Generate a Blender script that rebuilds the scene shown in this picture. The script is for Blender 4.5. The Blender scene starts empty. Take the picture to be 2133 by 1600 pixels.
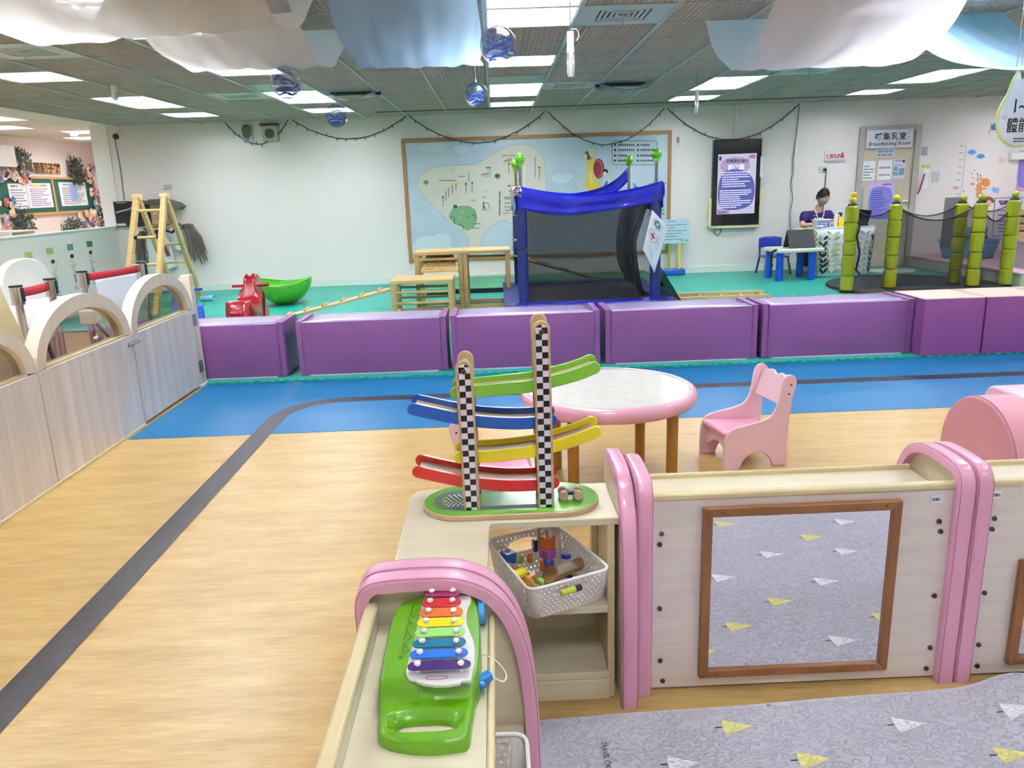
import bpy, bmesh, math, random
from mathutils import Vector, Matrix, noise
R = math.radians
random.seed(7)
C = bpy.context.scene.collection
S = bpy.context.scene

# ------------------------------------------------------------------ camera, world, exposure
H = 1.42
RX = Vector((0.99916101, 0.03853044, -0.01388073))
RY = Vector((-0.02300402, 0.24759589, -0.96859026))
RZ = Vector((-0.03388339, 0.96809694, 0.24827451))
ROT = Matrix((RX, RY, RZ))
cam = bpy.data.cameras.new('camera'); co = bpy.data.objects.new('camera', cam); C.objects.link(co)
cam.sensor_fit = 'HORIZONTAL'; cam.sensor_width = 36.0; cam.lens = 1600.0 / 2133.0 * 36.0
cam.clip_start = 0.05; cam.clip_end = 60
co.matrix_world = Matrix.Translation((0, 0, H)) @ ROT.to_4x4()
S.camera = co
w = bpy.data.worlds.new('world'); S.world = w; w.use_nodes = True
w.node_tree.nodes['Background'].inputs[0].default_value = (0.9, 0.95, 1.0, 1)
w.node_tree.nodes['Background'].inputs[1].default_value = 0.3
S.view_settings.view_transform = 'Standard'; S.view_settings.look = 'None'
S.view_settings.exposure = 1.4; S.view_settings.gamma = 1.0
S.view_settings.use_curve_mapping = False
LIGHT = 26.0        # strength of the fluorescent tubes

def at(px, py, x=None, y=None, z=None):
    """where the line of sight through a photo pixel meets a real plane of the room"""
    d = ROT @ Vector((px - 1066.5, 800 - py, -1600.0)); o = Vector((0, 0, H))
    if z is not None: t = (z - H) / d.z
    elif y is not None: t = y / d.y
    else: t = x / d.x
    return o + d * t

# ------------------------------------------------------------------ materials
def lin(c):
    if isinstance(c, str):
        c = [int(c[i:i+2], 16) / 255 for i in (0, 2, 4)]
    return tuple((v / 12.92 if v <= 0.04045 else ((v + 0.055) / 1.055) ** 2.4) for v in c) + (1.0,)
MATS = {}
def mat(name, col='808080', rough=0.5, metal=0.0, spec=0.5, emit=None, coat=0.0, alpha=None, trans=0.0, bump=None, var=None, sheen=0.0):
    """bump=(scale,strength[,stretch xyz]); var=(colour2, scale xyz, contrast)"""
    if name in MATS: return MATS[name]
    m = bpy.data.materials.new(name); m.use_nodes = True; nt = m.node_tree
    b = nt.nodes['Principled BSDF']
    b.inputs['Base Color'].default_value = lin(col); b.inputs['Roughness'].default_value = rough
    b.inputs['Metallic'].default_value = metal; b.inputs['Specular IOR Level'].default_value = spec
    b.inputs['Coat Weight'].default_value = coat; b.inputs['Coat Roughness'].default_value = 0.1
    b.inputs['Transmission Weight'].default_value = trans
    b.inputs['Sheen Weight'].default_value = sheen
    if alpha is not None: b.inputs['Alpha'].default_value = alpha
    if emit:
        b.inputs['Emission Color'].default_value = lin(emit[0]); b.inputs['Emission Strength'].default_value = emit[1]
    tc = None
    def coords(sc):
        tc = nt.nodes.new('ShaderNodeTexCoord'); mp = nt.nodes.new('ShaderNodeMapping')
        mp.inputs['Scale'].default_value = sc; nt.links.new(tc.outputs['Object'], mp.inputs['Vector']); return mp
    if var:
        mp = coords(var[1]); n = nt.nodes.new('ShaderNodeTexNoise'); n.inputs['Scale'].default_value = 1.0
        n.inputs['Detail'].default_value = 6; n.inputs['Roughness'].default_value = 0.6
        nt.links.new(mp.outputs[0], n.inputs['Vector'])
        r = nt.nodes.new('ShaderNodeValToRGB'); k = var[2]
        r.color_ramp.elements[0].position = 0.5 - k; r.color_ramp.elements[1].position = 0.5 + k
        r.color_ramp.elements[0].color = lin(var[0]); r.color_ramp.elements[1].color = lin(col)
        nt.links.new(n.outputs[0], r.inputs[0]); nt.links.new(r.outputs[0], b.inputs['Base Color'])
    if bump:
        st = bump[2] if len(bump) > 2 else (1, 1, 1)
        mp = coords(tuple(bump[0] * s for s in st)); n = nt.nodes.new('ShaderNodeTexNoise'); n.inputs['Scale'].default_value = 1.0
        n.inputs['Detail'].default_value = 4; nt.links.new(mp.outputs[0], n.inputs['Vector'])
        bp = nt.nodes.new('ShaderNodeBump'); bp.inputs['Strength'].default_value = bump[1]; bp.inputs['Distance'].default_value = 0.01
        nt.links.new(n.outputs[0], bp.inputs['Height']); nt.links.new(bp.outputs[0], b.inputs['Normal'])
    MATS[name] = m
    return m

def mat_net(name, col, a, scale=None):
    """fine netting: mostly holes"""
    m = bpy.data.materials.new(name); m.use_nodes = True; nt = m.node_tree
    b = nt.nodes['Principled BSDF']; b.inputs['Base Color'].default_value = lin(col); b.inputs['Roughness'].default_value = 0.8
    b.inputs['Alpha'].default_value = a; MATS[name] = m; return m

def mat_clear(name, tint='ffffff', refl=1.0):
    """thin clear plastic: see-through with fresnel reflections"""
    m = bpy.data.materials.new(name); m.use_nodes = True; nt = m.node_tree; nt.nodes.clear()
    o = nt.nodes.new('ShaderNodeOutputMaterial'); t = nt.nodes.new('ShaderNodeBsdfTransparent'); g = nt.nodes.new('ShaderNodeBsdfGlossy')
    t.inputs[0].default_value = lin(tint); g.inputs['Roughness'].default_value = 0.03
    lw = nt.nodes.new('ShaderNodeLayerWeight'); lw.inputs[0].default_value = 0.25 * refl
    mx = nt.nodes.new('ShaderNodeMixShader')
    ml = nt.nodes.new('ShaderNodeMath'); ml.operation = 'MULTIPLY'; ml.inputs[1].default_value = .4*refl; nt.links.new(lw.outputs['Fresnel'], ml.inputs[0]); nt.links.new(ml.outputs[0], mx.inputs[0]); nt.links.new(t.outputs[0], mx.inputs[1]); nt.links.new(g.outputs[0], mx.inputs[2])
    nt.links.new(mx.outputs[0], o.inputs[0]); MATS[name] = m; return m

def mat_cloth(name, col, tr=0.45, see=0.0):
    """thin fabric that lets light through"""
    m = bpy.data.materials.new(name); m.use_nodes = True; nt = m.node_tree; nt.nodes.clear()
    o = nt.nodes.new('ShaderNodeOutputMaterial'); d = nt.nodes.new('ShaderNodeBsdfDiffuse'); t = nt.nodes.new('ShaderNodeBsdfTranslucent')
    d.inputs[0].default_value = lin(col); t.inputs[0].default_value = lin(col)
    mx = nt.nodes.new('ShaderNodeMixShader'); mx.inputs[0].default_value = tr
    nt.links.new(d.outputs[0], mx.inputs[1]); nt.links.new(t.outputs[0], mx.inputs[2])
    last = mx
    if see > 0:
        tp = nt.nodes.new('ShaderNodeBsdfTransparent'); m2 = nt.nodes.new('ShaderNodeMixShader'); m2.inputs[0].default_value = see
        nt.links.new(mx.outputs[0], m2.inputs[1]); nt.links.new(tp.outputs[0], m2.inputs[2]); last = m2
    nt.links.new(last.outputs[0], o.inputs[0]); MATS[name] = m; return m

# ------------------------------------------------------------------ mesh builder
class MB:
    def __init__(s): s.v = []; s.f = []; s.m = []
    def add(s, vs, fs, mi=0):
        n = len(s.v); s.v += [tuple(v) for v in vs]
        for f in fs: s.f.append([i + n for i in f]); s.m.append(mi)
        return s
    def box(s, x0, x1, y0, y1, z0, z1, mi=0, M=None):
        vs = [Vector((x, y, z)) for x in (x0, x1) for y in (y0, y1) for z in (z0, z1)]
        if M: vs = [M @ v for v in vs]
        return s.add(vs, [(0,1,3,2),(4,6,7,5),(0,4,5,1),(2,3,7,6),(0,2,6,4),(1,5,7,3)], mi)
    def bar(s, a, b, wx, wy, mi=0, up=None):
        """box beam from a to b with section wx x wy"""
        a = Vector(a); b = Vector(b); d = (b - a).normalized()
        up = Vector(up) if up else (Vector((0,0,1)) if abs(d.z) < 0.9 else Vector((0,1,0)))
        x = d.cross(up).normalized(); y = x.cross(d).normalized()
        vs = [p + x * sx * wx / 2 + y * sy * wy / 2 for p in (a, b) for sx, sy in ((-1,-1),(1,-1),(1,1),(-1,1))]
        return s.add(vs, [(3,2,1,0),(4,5,6,7),(0,1,5,4),(1,2,6,5),(2,3,7,6),(3,0,4,7)], mi)
    def cyl(s, a, b, r0, r1=None, n=16, mi=0, cap=True):
        if r1 is None: r1 = r0
        a = Vector(a); b = Vector(b); d = (b - a).normalized()
        up = Vector((0,0,1)) if abs(d.z) < 0.9 else Vector((1,0,0))
        x = d.cross(up).normalized(); y = x.cross(d)
        vs = []
        for p, r in ((a, r0), (b, r1)):
            for i in range(n):
                t = 2 * math.pi * i / n; vs.append(p + x * math.cos(t) * r + y * math.sin(t) * r)
        fs = [(i, (i+1) % n, n + (i+1) % n, n + i) for i in range(n)]
        if cap: fs += [tuple(range(n))[::-1], tuple(range(n, 2*n))]
        return s.add(vs, fs, mi)
    def tube(s, path, r, n=8, mi=0, closed=False, cap=True, taper=None):
        P = [Vector(p) for p in path]; m = len(P); vs = []; prev = None
        for i, p in enumerate(P):
            if closed: d = (P[(i+1) % m] - P[i-1])
            else: d = P[min(i+1, m-1)] - P[max(i-1, 0)]
            d.normalize()
            if prev is None:
                up = Vector((0,0,1)) if abs(d.z) < 0.9 else Vector((1,0,0)); x = d.cross(up).normalized()
            else:
                x = prev - d * prev.dot(d); x.normalize()
            prev = x; y = d.cross(x); rr = r if taper is None else r * taper[i]
            for k in range(n):
                t = 2*math.pi*k/n; vs.append(p + x*math.cos(t)*rr + y*math.sin(t)*rr)
        fs = []
        for i in range(m if closed else m-1):
            j = (i+1) % m
            fs += [(i*n+k, i*n+(k+1)%n, j*n+(k+1)%n, j*n+k) for k in range(n)]
        if cap and not closed: fs += [tuple(range(n))[::-1], tuple(range((m-1)*n, m*n))]
        return s.add(vs, fs, mi)
    def sweep(s, path, sec, side, mi=0, cap=True, closed=False):
        """sweep a section [(a,b)] along a planar path; a runs along 'side' (the plane's normal), b along the path's outward normal"""
        P = [Vector(p) for p in path]; side = Vector(side).normalized(); m = len(P); n = len(sec); vs = []
        for i, p in enumerate(P):
            if closed: d0 = (P[i] - P[i-1]).normalized(); d1 = (P[(i+1) % m] - P[i]).normalized()
            else:
                d0 = (P[i] - P[i-1]).normalized() if i else (P[1]-P[0]).normalized()
                d1 = (P[i+1] - P[i]).normalized() if i < m-1 else d0
            d = (d0 + d1).normalized(); nrm = d.cross(side).normalized(); k = 1 / max(0.5, d.dot(d1))
            for a, b in sec: vs.append(p + side * a + nrm * b * k)
        fs = []
        for i in range(m if closed else m-1):
            j = (i+1) % m
            fs += [(i*n+k, i*n+(k+1)%n, j*n+(k+1)%n, j*n+k) for k in range(n)]
        if cap and not closed: fs += [tuple(range(n))[::-1], tuple(range((m-1)*n, m*n))]
        return s.add(vs, fs, mi)
    def prism(s, poly, f, w0, w1, mi=0):
        """extrude polygon [(u,v)] between w0,w1; f(u,v,w)->xyz"""
        n = len(poly)
        vs = [f(u, v, w0) for u, v in poly] + [f(u, v, w1) for u, v in poly]
        return s.add(vs, [tuple(range(n))[::-1], tuple(range(n, 2*n))] + [(i, (i+1)%n, n+(i+1)%n, n+i) for i in range(n)], mi)
    def ring(s, outer, inner, f, w0, w1, mi=0):
        """frame between two outlines with the same number of points"""
        n = len(outer); vs = [f(u,v,w0) for u,v in outer] + [f(u,v,w1) for u,v in outer] + [f(u,v,w0) for u,v in inner] + [f(u,v,w1) for u,v in inner]
        fs = []
        for i in range(n):
            j = (i+1) % n
            fs += [(i, j, n+j, n+i), (2*n+j, 2*n+i, 3*n+i, 3*n+j), (j, i, 2*n+i, 2*n+j), (n+i, n+j, 3*n+j, 3*n+i)]
        return s.add(vs, fs, mi)
    def flat(s, pts, mi=0): return s.add(pts, [tuple(range(len(pts)))], mi)
    def lathe(s, prof, c=(0,0,0), n=24, mi=0, M=None, cap=False):
        vs = []
        for r, z in prof:
            for k in range(n):
                t = 2*math.pi*k/n; v = Vector((r*math.cos(t), r*math.sin(t), z))
                if M: v = M @ v
                vs.append(v + Vector(c))
        fs = [(i*n+k, i*n+(k+1)%n, (i+1)*n+(k+1)%n, (i+1)*n+k) for i in range(len(prof)-1) for k in range(n)]
        if cap: fs += [tuple(range(n))[::-1], tuple(range((len(prof)-1)*n, len(prof)*n))]
        return s.add(vs, fs, mi)
    def ball(s, c, r, n=16, mi=0, sc=(1,1,1), M=None):
        m = n // 2; prof = []
        vs = []; c = Vector(c)
        for i in range(1, m):
            a = math.pi * i / m
            for k in range(n):
                t = 2*math.pi*k/n; v = Vector((math.sin(a)*math.cos(t)*r*sc[0], math.sin(a)*math.sin(t)*r*sc[1], -math.cos(a)*r*sc[2]))
                vs.append(c + (M @ v if M else v))
        bo = Vector((0,0,-r*sc[2])); to = Vector((0,0,r*sc[2]))
        vs += [c + (M @ bo if M else bo), c + (M @ to if M else to)]; B = len(vs)-2; T = B+1
        fs = [(i*n+k, i*n+(k+1)%n, (i+1)*n+(k+1)%n, (i+1)*n+k) for i in range(m-2) for k in range(n)]
        fs += [(B, (k+1)%n, k) for k in range(n)] + [(T, (m-2)*n+k, (m-2)*n+(k+1)%n) for k in range(n)]
        return s.add(vs, fs, mi)
    def grid(s, f, nu, nv, mi=0, closed=False):
        vs = [f(i/nu, j/nv) for i in range(nu+1) for j in range(nv+1)]
        return s.add(vs, [(i*(nv+1)+j, (i+1)*(nv+1)+j, (i+1)*(nv+1)+j+1, i*(nv+1)+j+1) for i in range(nu) for j in range(nv)], mi)
    def build(s, name, mats, parent=None, smooth=40, bev=0, sub=0, solid=0, seg=2, **kw):
        c = Vector((0,0,0))
        if s.v:
            lo = [min(v[i] for v in s.v) for i in range(3)]; hi = [max(v[i] for v in s.v) for i in range(3)]
            c = Vector([(a+b)/2 for a, b in zip(lo, hi)])
            if parent is None: c.z = lo[2]
        me = bpy.data.meshes.new(name)
        me.from_pydata([(v[0]-c.x, v[1]-c.y, v[2]-c.z) for v in s.v], [], s.f)
        if not isinstance(mats, (list, tuple)): mats = [mats]
        for m in mats: me.materials.append(m)
        if len(mats) > 1: me.polygons.foreach_set('material_index', s.m)
        me.validate()
        bm = bmesh.new(); bm.from_mesh(me); bmesh.ops.recalc_face_normals(bm, faces=bm.faces); bm.to_mesh(me); bm.free()
        if smooth:
            me.polygons.foreach_set('use_smooth', [True]*len(me.polygons)); me.set_sharp_from_angle(angle=R(smooth))
        o = bpy.data.objects.new(name, me); C.objects.link(o); place(o, c, parent)
        if sub:
            q = o.modifiers.new('sub', 'SUBSURF'); q.levels = sub; q.render_levels = sub
        if solid:
            q = o.modifiers.new('solid', 'SOLIDIFY'); q.thickness = solid; q.offset = 0
        if bev:
            q = o.modifiers.new('bevel', 'BEVEL'); q.width = bev; q.segments = seg; q.limit_method = 'ANGLE'; q.angle_limit = R(40)
        for k, v in kw.items(): o[k] = v
        return o
WM = {}
def place(o, c, parent):
    o.location = c; WM[o.name] = Matrix.Translation(c)
    if parent is not None:
        o.parent = parent; o.matrix_parent_inverse = WM[parent.name].inverted()
def thing(name, loc, label, cat, group=None):
    o = bpy.data.objects.new(name, None); C.objects.link(o); o.empty_display_size = 0.1; place(o, Vector(loc), None)
    o['label'] = label; o['category'] = cat
    if group: o['group'] = group
    return o
def tag(o, label, cat, group=None):
    o['label'] = label; o['category'] = cat
    if group: o['group'] = group
    return o
def struct(o): o['kind'] = 'structure'; return o
def copy_tree(o, parent=None):
    c = o.copy(); C.objects.link(c)
    if parent is not None: c.parent = parent; c.matrix_parent_inverse = o.matrix_parent_inverse.copy()
    for ch in list(o.children): copy_tree(ch, c)
    return c
def inst(o, loc, parent, name=None, rotz=0):
    """a further copy of a part with the same mesh"""
    c = o.copy(); C.objects.link(c); c.location = loc; c.rotation_euler = (0,0,rotz); return c
def rrect(x0, x1, y0, y1, r, n=5):
    pts = []
    for cx, cy, a in ((x1-r,y1-r,0),(x0+r,y1-r,90),(x0+r,y0+r,180),(x1-r,y0+r,270)):
        for i in range(n+1):
            t = R(a + 90*i/n); pts.append((cx + r*math.cos(t), cy + r*math.sin(t)))
    return pts
def bez(pts, n=8):
    """smooth curve through points (Catmull-Rom)"""
    P = [Vector(p) for p in pts]; out = []
    for i in range(len(P)-1):
        p0 = P[max(i-1,0)]; p1 = P[i]; p2 = P[i+1]; p3 = P[min(i+2,len(P)-1)]
        for k in range(n):
            t = k/n; out.append(0.5*((2*p1)+(-p0+p2)*t+(2*p0-5*p1+4*p2-p3)*t*t+(-p0+3*p1-3*p2+p3)*t**3))
    out.append(P[-1]); return out

# flat frames for printed things: u along, v up, d proud of the surface
def frame(o, u, v):
    o = Vector(o); u = Vector(u).normalized(); v = Vector(v).normalized(); n = u.cross(v)
    return lambda a, b, d=0.0: o + u*a + v*b + n*d
def text_into(mb, s, F, x, y, size, d=0.001, mi=0, align='LEFT', bold=0.0, wscale=1.0, spacing=1.0):
    cu = bpy.data.curves.new('t', 'FONT'); cu.body = s; cu.size = size; cu.align_x = align; cu.resolution_u = 2; cu.offset = bold; cu.space_line = 1.1
    cu.space_character = spacing
    o = bpy.data.objects.new('t', cu)
    me = o.to_mesh()
    mb.add([F(x + v.co.x*wscale, y + v.co.y, d) for v in me.vertices], [tuple(p.vertices) for p in me.polygons], mi)
    o.to_mesh_clear(); bpy.data.objects.remove(o); bpy.data.curves.remove(cu)
def lines_into(mb, F, x0, x1, y0, y1, n, h, d=0.001, mi=0, seed=1, indent=0):
    """rows of small print too small to read: broken dashes"""
    rnd = random.Random(seed)
    for i in range(n):
        y = y1 - (y1-y0)*(i+0.5)/n; x = x0 + (indent if i % 3 else 0); end = x1 - rnd.random()**2*(x1-x0)*0.5
        while x < end:
            L = h*rnd.uniform(0.8, 3.5); e = min(x+L, end)
            mb.flat([F(x,y-h/2,d), F(e,y-h/2,d), F(e,y+h/2,d), F(x,y+h/2,d)], mi); x = e + h*0.35
def rect(mb, F, x0, x1, y0, y1, d, mi=0): mb.flat([F(x0,y0,d),F(x1,y0,d),F(x1,y1,d),F(x0,y1,d)], mi)
def ell(mb, F, cx, cy, rx, ry, d, mi=0, n=20, a=0):
    mb.flat([F(cx+rx*math.cos(t)*math.cos(a)-ry*math.sin(t)*math.sin(a), cy+rx*math.cos(t)*math.sin(a)+ry*math.sin(t)*math.cos(a), d) for t in [2*math.pi*i/n for i in range(n)]], mi)

# ---------------- palette
M_wall = mat('wall_paint', 'ece5e0', 0.6, bump=(6, 0.05))
M_white = mat('white_paint', 'efefeb', 0.45)
M_skirt = mat('baseboard_white', 'dfe6dc', 0.4)
M_black = mat('black_plastic', '15161a', 0.35)
M_dark = mat('dark_print', '2a2d33', 0.7)
M_grey = mat('grey_print', '8a8d92', 0.7)
M_white_print = mat('white_print', 'f2f3f8', 0.55)
M_paper = mat('paper', 'f0f1f6', 0.6)
M_chrome = mat('chrome', 'd8dadd', 0.12, metal=1.0)
M_steel = mat('brushed_steel', '9a9ca0', 0.3, metal=1.0)
M_screw = mat('screw_cap', '5c5652', 0.35, metal=0.6)
M_lam = mat('light_laminate', 'ece3da', 0.38, var=('dacfc5', (3, 3, 38), 0.28), bump=(40, 0.02))
M_lamy = mat('laminate_grain_across', 'efe6dd', 0.38, var=('ded3ca', (3, 38, 38), 0.28))
M_lamx = mat('laminate_grain_along', 'e4dabd', 0.33, var=('d5c9a9', (2.2, 34, 34), 0.28))
M_edge = mat('edge_wood', 'dfd0a4', 0.35, var=('cfbe8e', (3, 3, 30), 0.3))
M_gate = mat('gate_laminate', 'eee7df', 0.4, var=('cfc5bc', (14, 14, 0.7), 0.2))
M_gatew = mat('gate_arch_wood', 'ece2cf', 0.4, var=('dacdb6', (20, 20, 4), 0.25))
M_pine = mat('pine', 'd3b67c', 0.45, var=('bb9960', (4, 4, 26), 0.25))
M_pinex = mat('pine_grain_x', 'd6bd88', 0.42, var=('c0a268', (3, 30, 30), 0.25))
M_birch = mat('birch_ply', 'cdb48a', 0.4, var=('b89c72', (5, 30, 30), 0.3))
M_oak = mat('table_leg_wood', 'a9762c', 0.4, var=('8f5f1e', (20, 20, 2.5), 0.3))
M_frame = mat('stained_frame', '9c693b', 0.35, var=('7f4f28', (6, 30, 6), 0.3))
M_pinkv = mat('pink_vinyl', 'e0a3bb', 0.32, coat=0.25, bump=(150, 0.04))
M_pinkd = mat('pink_vinyl_rose', 'd3949e', 0.45, bump=(200, 0.05))
M_seam = mat('seam', 'b0708a', 0.6)
M_pinkw = mat('pink_painted_wood', 'eec8d2', 0.38)
M_pinkseat = mat('pink_seat_vinyl', 'e79cb4', 0.28, coat=0.3)
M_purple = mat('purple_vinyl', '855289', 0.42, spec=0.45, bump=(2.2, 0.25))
M_purglare = mat('purple_vinyl_top_glare', 'bba6cf', 0.2, coat=0.4, bump=(2.5, 0.1))  # purple vinyl paled, ceiling-light glare on the bench tops put into the colour
M_magenta = mat('magenta_vinyl', '8f4c8c', 0.45, bump=(3, 0.5))
M_peach = mat('peach_vinyl', 'ead2be', 0.4, bump=(4, 0.4))
M_teal = mat('teal_foam', '259a88', 0.45, bump=(60, 0.05))
M_teald = mat('teal_foam_edge', '22907f', 0.5)
M_green = mat('track_green', '7ec03a', 0.3, coat=0.3)
M_blue = mat('track_blue', '1059b5', 0.3, coat=0.3)
M_yellow = mat('track_yellow', 'ecd61d', 0.3, coat=0.3)
M_red = mat('track_red', 'd22e2b', 0.3, coat=0.3)
M_ramp = mat('track_floor_wood', 'ab9270', 0.5)

# ================================================================== SETTING
CE = 2.5; YB = 12.1
# wood-look vinyl floor
def mat_floor():
    m = bpy.data.materials.new('vinyl_wood_floor'); m.use_nodes = True; nt = m.node_tree; b = nt.nodes['Principled BSDF']; N = nt.nodes.new; L = nt.links.new
    tc = N('ShaderNodeTexCoord'); mp = N('ShaderNodeMapping'); mp.inputs['Scale'].default_value = (2.2, 11, 1); L(tc.outputs['Object'], mp.inputs[0])
    n1 = N('ShaderNodeTexNoise'); n1.inputs['Scale'].default_value = 1.0; n1.inputs['Detail'].default_value = 9; n1.inputs['Roughness'].default_value = 0.65; L(mp.outputs[0], n1.inputs['Vector'])
    mp2 = N('ShaderNodeMapping'); mp2.inputs['Scale'].default_value = (9, 110, 1); L(tc.outputs['Object'], mp2.inputs[0])
    n2 = N('ShaderNodeTexNoise'); n2.inputs['Detail'].default_value = 4; L(mp2.outputs[0], n2.inputs['Vector']); n2.inputs['Scale'].default_value = 1.0
    ad = N('ShaderNodeMix'); ad.data_type = 'FLOAT'; ad.inputs[0].default_value = 0.35; L(n1.outputs[0], ad.inputs[2]); L(n2.outputs[0], ad.inputs[3])
    r = N('ShaderNodeValToRGB'); e = r.color_ramp.elements; e[0].position = 0.36; e[0].color = lin('a6884c'); e[1].position = 0.66; e[1].color = lin('c5a76c')
    q = e.new(0.5); q.color = lin('b5965b'); L(ad.outputs[0], r.inputs[0]); L(r.outputs[0], b.inputs['Base Color'])
    n3 = N('ShaderNodeTexNoise'); n3.inputs['Scale'].default_value = 70; n3.inputs['Detail'].default_value = 2; L(tc.outputs['Object'], n3.inputs['Vector'])
    bp = N('ShaderNodeBump'); bp.inputs['Strength'].default_value = 0.12; bp.inputs['Distance'].default_value = 0.004; L(n3.outputs[0], bp.inputs['Height']); L(bp.outputs[0], b.inputs['Normal'])
    b.inputs['Roughness'].default_value = 0.36; b.inputs['Specular IOR Level'].default_value = 0.45
    return m
floor = struct(MB().box(-8.0, 9.0, -3.5, 16.2, -0.1, 0.0).build('floor', mat_floor(), smooth=0))
M_bluef = mat('blue_vinyl_strip', '076c9c', 0.42, spec=0.3, bump=(70, 0.08), var=('066290', (2, 9, 1), 0.3))
o = MB().box(-2.30, 9.0, 4.53, 5.90, 0.0, 0.002).build('blue_floor_strip', M_bluef, floor, smooth=0)
# dark guide tape: straight, quarter turn, straight
pth = [(-1.485, -1.0), (-1.485, 4.75)] + [(-1.085 - 0.4*math.cos(R(a)), 4.87 + 0.4*math.sin(R(a))) for a in range(5, 91, 8)] + [(9.0, 5.27)]
M_tape = mat('dark_tape', '2b2629', 0.36, bump=(120, 0.25))
mb = MB(); W = 0.058; vs = []
for i, (x, y) in enumerate(pth):
    a = Vector(pth[max(i-1, 0)]); b = Vector(pth[min(i+1, len(pth)-1)]); d = (b-a).normalized(); n_ = Vector((-d.y, d.x))
    vs += [(x+n_.x*W, y+n_.y*W, 0.0028), (x-n_.x*W, y-n_.y*W, 0.0028)]
mb.add(vs, [(2*i, 2*i+1, 2*i+3, 2*i+2) for i in range(len(pth)-1)])
mb.build('guide_tape', M_tape, floor, smooth=0, label='dark tape line')

# teal puzzle mat tiles
T = 0.93
def tile_mesh():
    n = 10; pts = []
    def tab(ax):   # interlocking teeth along the front edge
        p = []
        for i in range(n):
            a = i/n*T; b = (i+0.5)/n*T; c = (i+1)/n*T
            p += [(a, 0.0), (b, 0.0), (b, -0.022), (c, -0.022)]
        return p
    pts = tab(0) + [(T-0.003, 0), (T-0.003, T-0.003)] + [(x, T - 0.003 + (0 if k else -0.022)) for i in range(n)[::-1] for k, x in ((1, (i+1)/n*T-0.004), (1, (i+0.5)/n*T+0.002), (0, (i+0.5)/n*T), (0, i/n*T+0.004))] + [(0, 0)]
    return pts
xs = [-5.8 + i*T for i in range(16)]; ys = [5.86 + j*T for j in range(7)]
front = None; plain = None; k = 0
mats_par = MB().box(-3.01, 9.0, 5.88, 8.65, 0.0, 0.003).box(-5.8, 9.0, 8.65, YB, 0.0, 0.003).build('foam_mat_floor', M_teald, None, smooth=0); mats_par['label'] = 'teal interlocking foam mat floor behind the purple benches'; mats_par['category'] = 'floor mat'
p0 = MB(); p0.prism(rrect(0, T-0.004, 0, T-0.004, 0.004, 1), lambda u, v, w: Vector((xs[5]+u, ys[1]+v, w)), 0.003, 0.014)
plain = p0.build('mat_tile', M_teal, mats_par, smooth=0)
pf = MB(); n = 12
teeth = []
for i in range(n):
    a = i/n*T; b = (i+0.5)/n*T; c = (i+1)/n*T; teeth += [(a, 0.03), (b-0.006, 0.03), (b, 0.0), (c-0.006, 0.0)]
pf.prism(teeth + [(T-0.004, 0.03), (T-0.004, T-0.004), (0, T-0.004)], lambda u, v, w: Vector((xs[5]+u, ys[0]+v, w)), 0.003, 0.014)
front = pf.build('mat_tile', M_teal, mats_par, smooth=0)
for j, y in enumerate(ys):
    for i, x in enumerate(xs):
        if (i, j) == (5, 0) or (i, j) == (5, 1) or (i < 3 and j < 3): continue
        src = front if j == 0 else plain
        base = Vector((xs[5], ys[0] if j == 0 else ys[1], 0))
        c = src.copy(); C.objects.link(c); c.location = src.location + Vector((x, y, 0)) - base

# walls
def wallbox(name, *b):
    return struct(MB().box(*b).build(name, M_wall, smooth=0))
wallbox('wall_back', -5.83, 9.0, YB, YB+0.15, 0, CE+0.5)
wallbox('wall_right', 9.0, 9.15, -3.5, YB+0.15, 0, CE+0.5)
wallbox('wall_front', -8.1, 9.15, -3.65, -3.5, 0, CE+0.5)
M_wall2 = mat('annexe_wall_paint', 'efe2da', 0.6)
wl = struct(MB().box(-8.0, -7.85, -3.5, 16.2, 0, CE+0.5).build('wall_left', M_wall2, smooth=0))
struct(MB().box(-8.0, -5.0, 16.0, 16.15, 0, CE+0.5).build('wall_left_rear', M_wall2, smooth=0))
struct(MB().box(-5.83, -5.68, YB+0.15, 16.0, 0, CE+0.5).build('wall_left_inner', M_wall2, smooth=0))
hw = struct(MB().box(-5.90, -5.78, -3.5, YB, 0, 1.03).build('wall_left_low', M_wall, smooth=0))
MB().box(-5.92, -5.76, -3.5, YB, 1.03, 1.05).build('cap_rail', M_white, hw, smooth=0)
MB().box(-5.95, -5.70, YB-0.012, YB+0.16, 1.05, CE).build('wall_end_trim', M_white, bpy.data.objects['wall_back'], smooth=0)
bb = struct(MB().box(-5.78, 5.55, YB-0.018, YB, 0.012, 0.12).build('baseboard_back', M_skirt, bev=0.004))
struct(MB().box(6.50, 9.0, YB-0.018, YB, 0.012, 0.12).build('baseboard_back_right', M_skirt, bev=0.004))
# conduit strips on the wall
struct(MB().box(3.66, 3.70, YB-0.02, YB, 2.0, CE).build('trim_1', M_white, smooth=0))
struct(MB().box(4.60, 4.625, YB-0.015, YB, 0.12, 2.0).build('trim_2', M_white, smooth=0))

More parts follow.
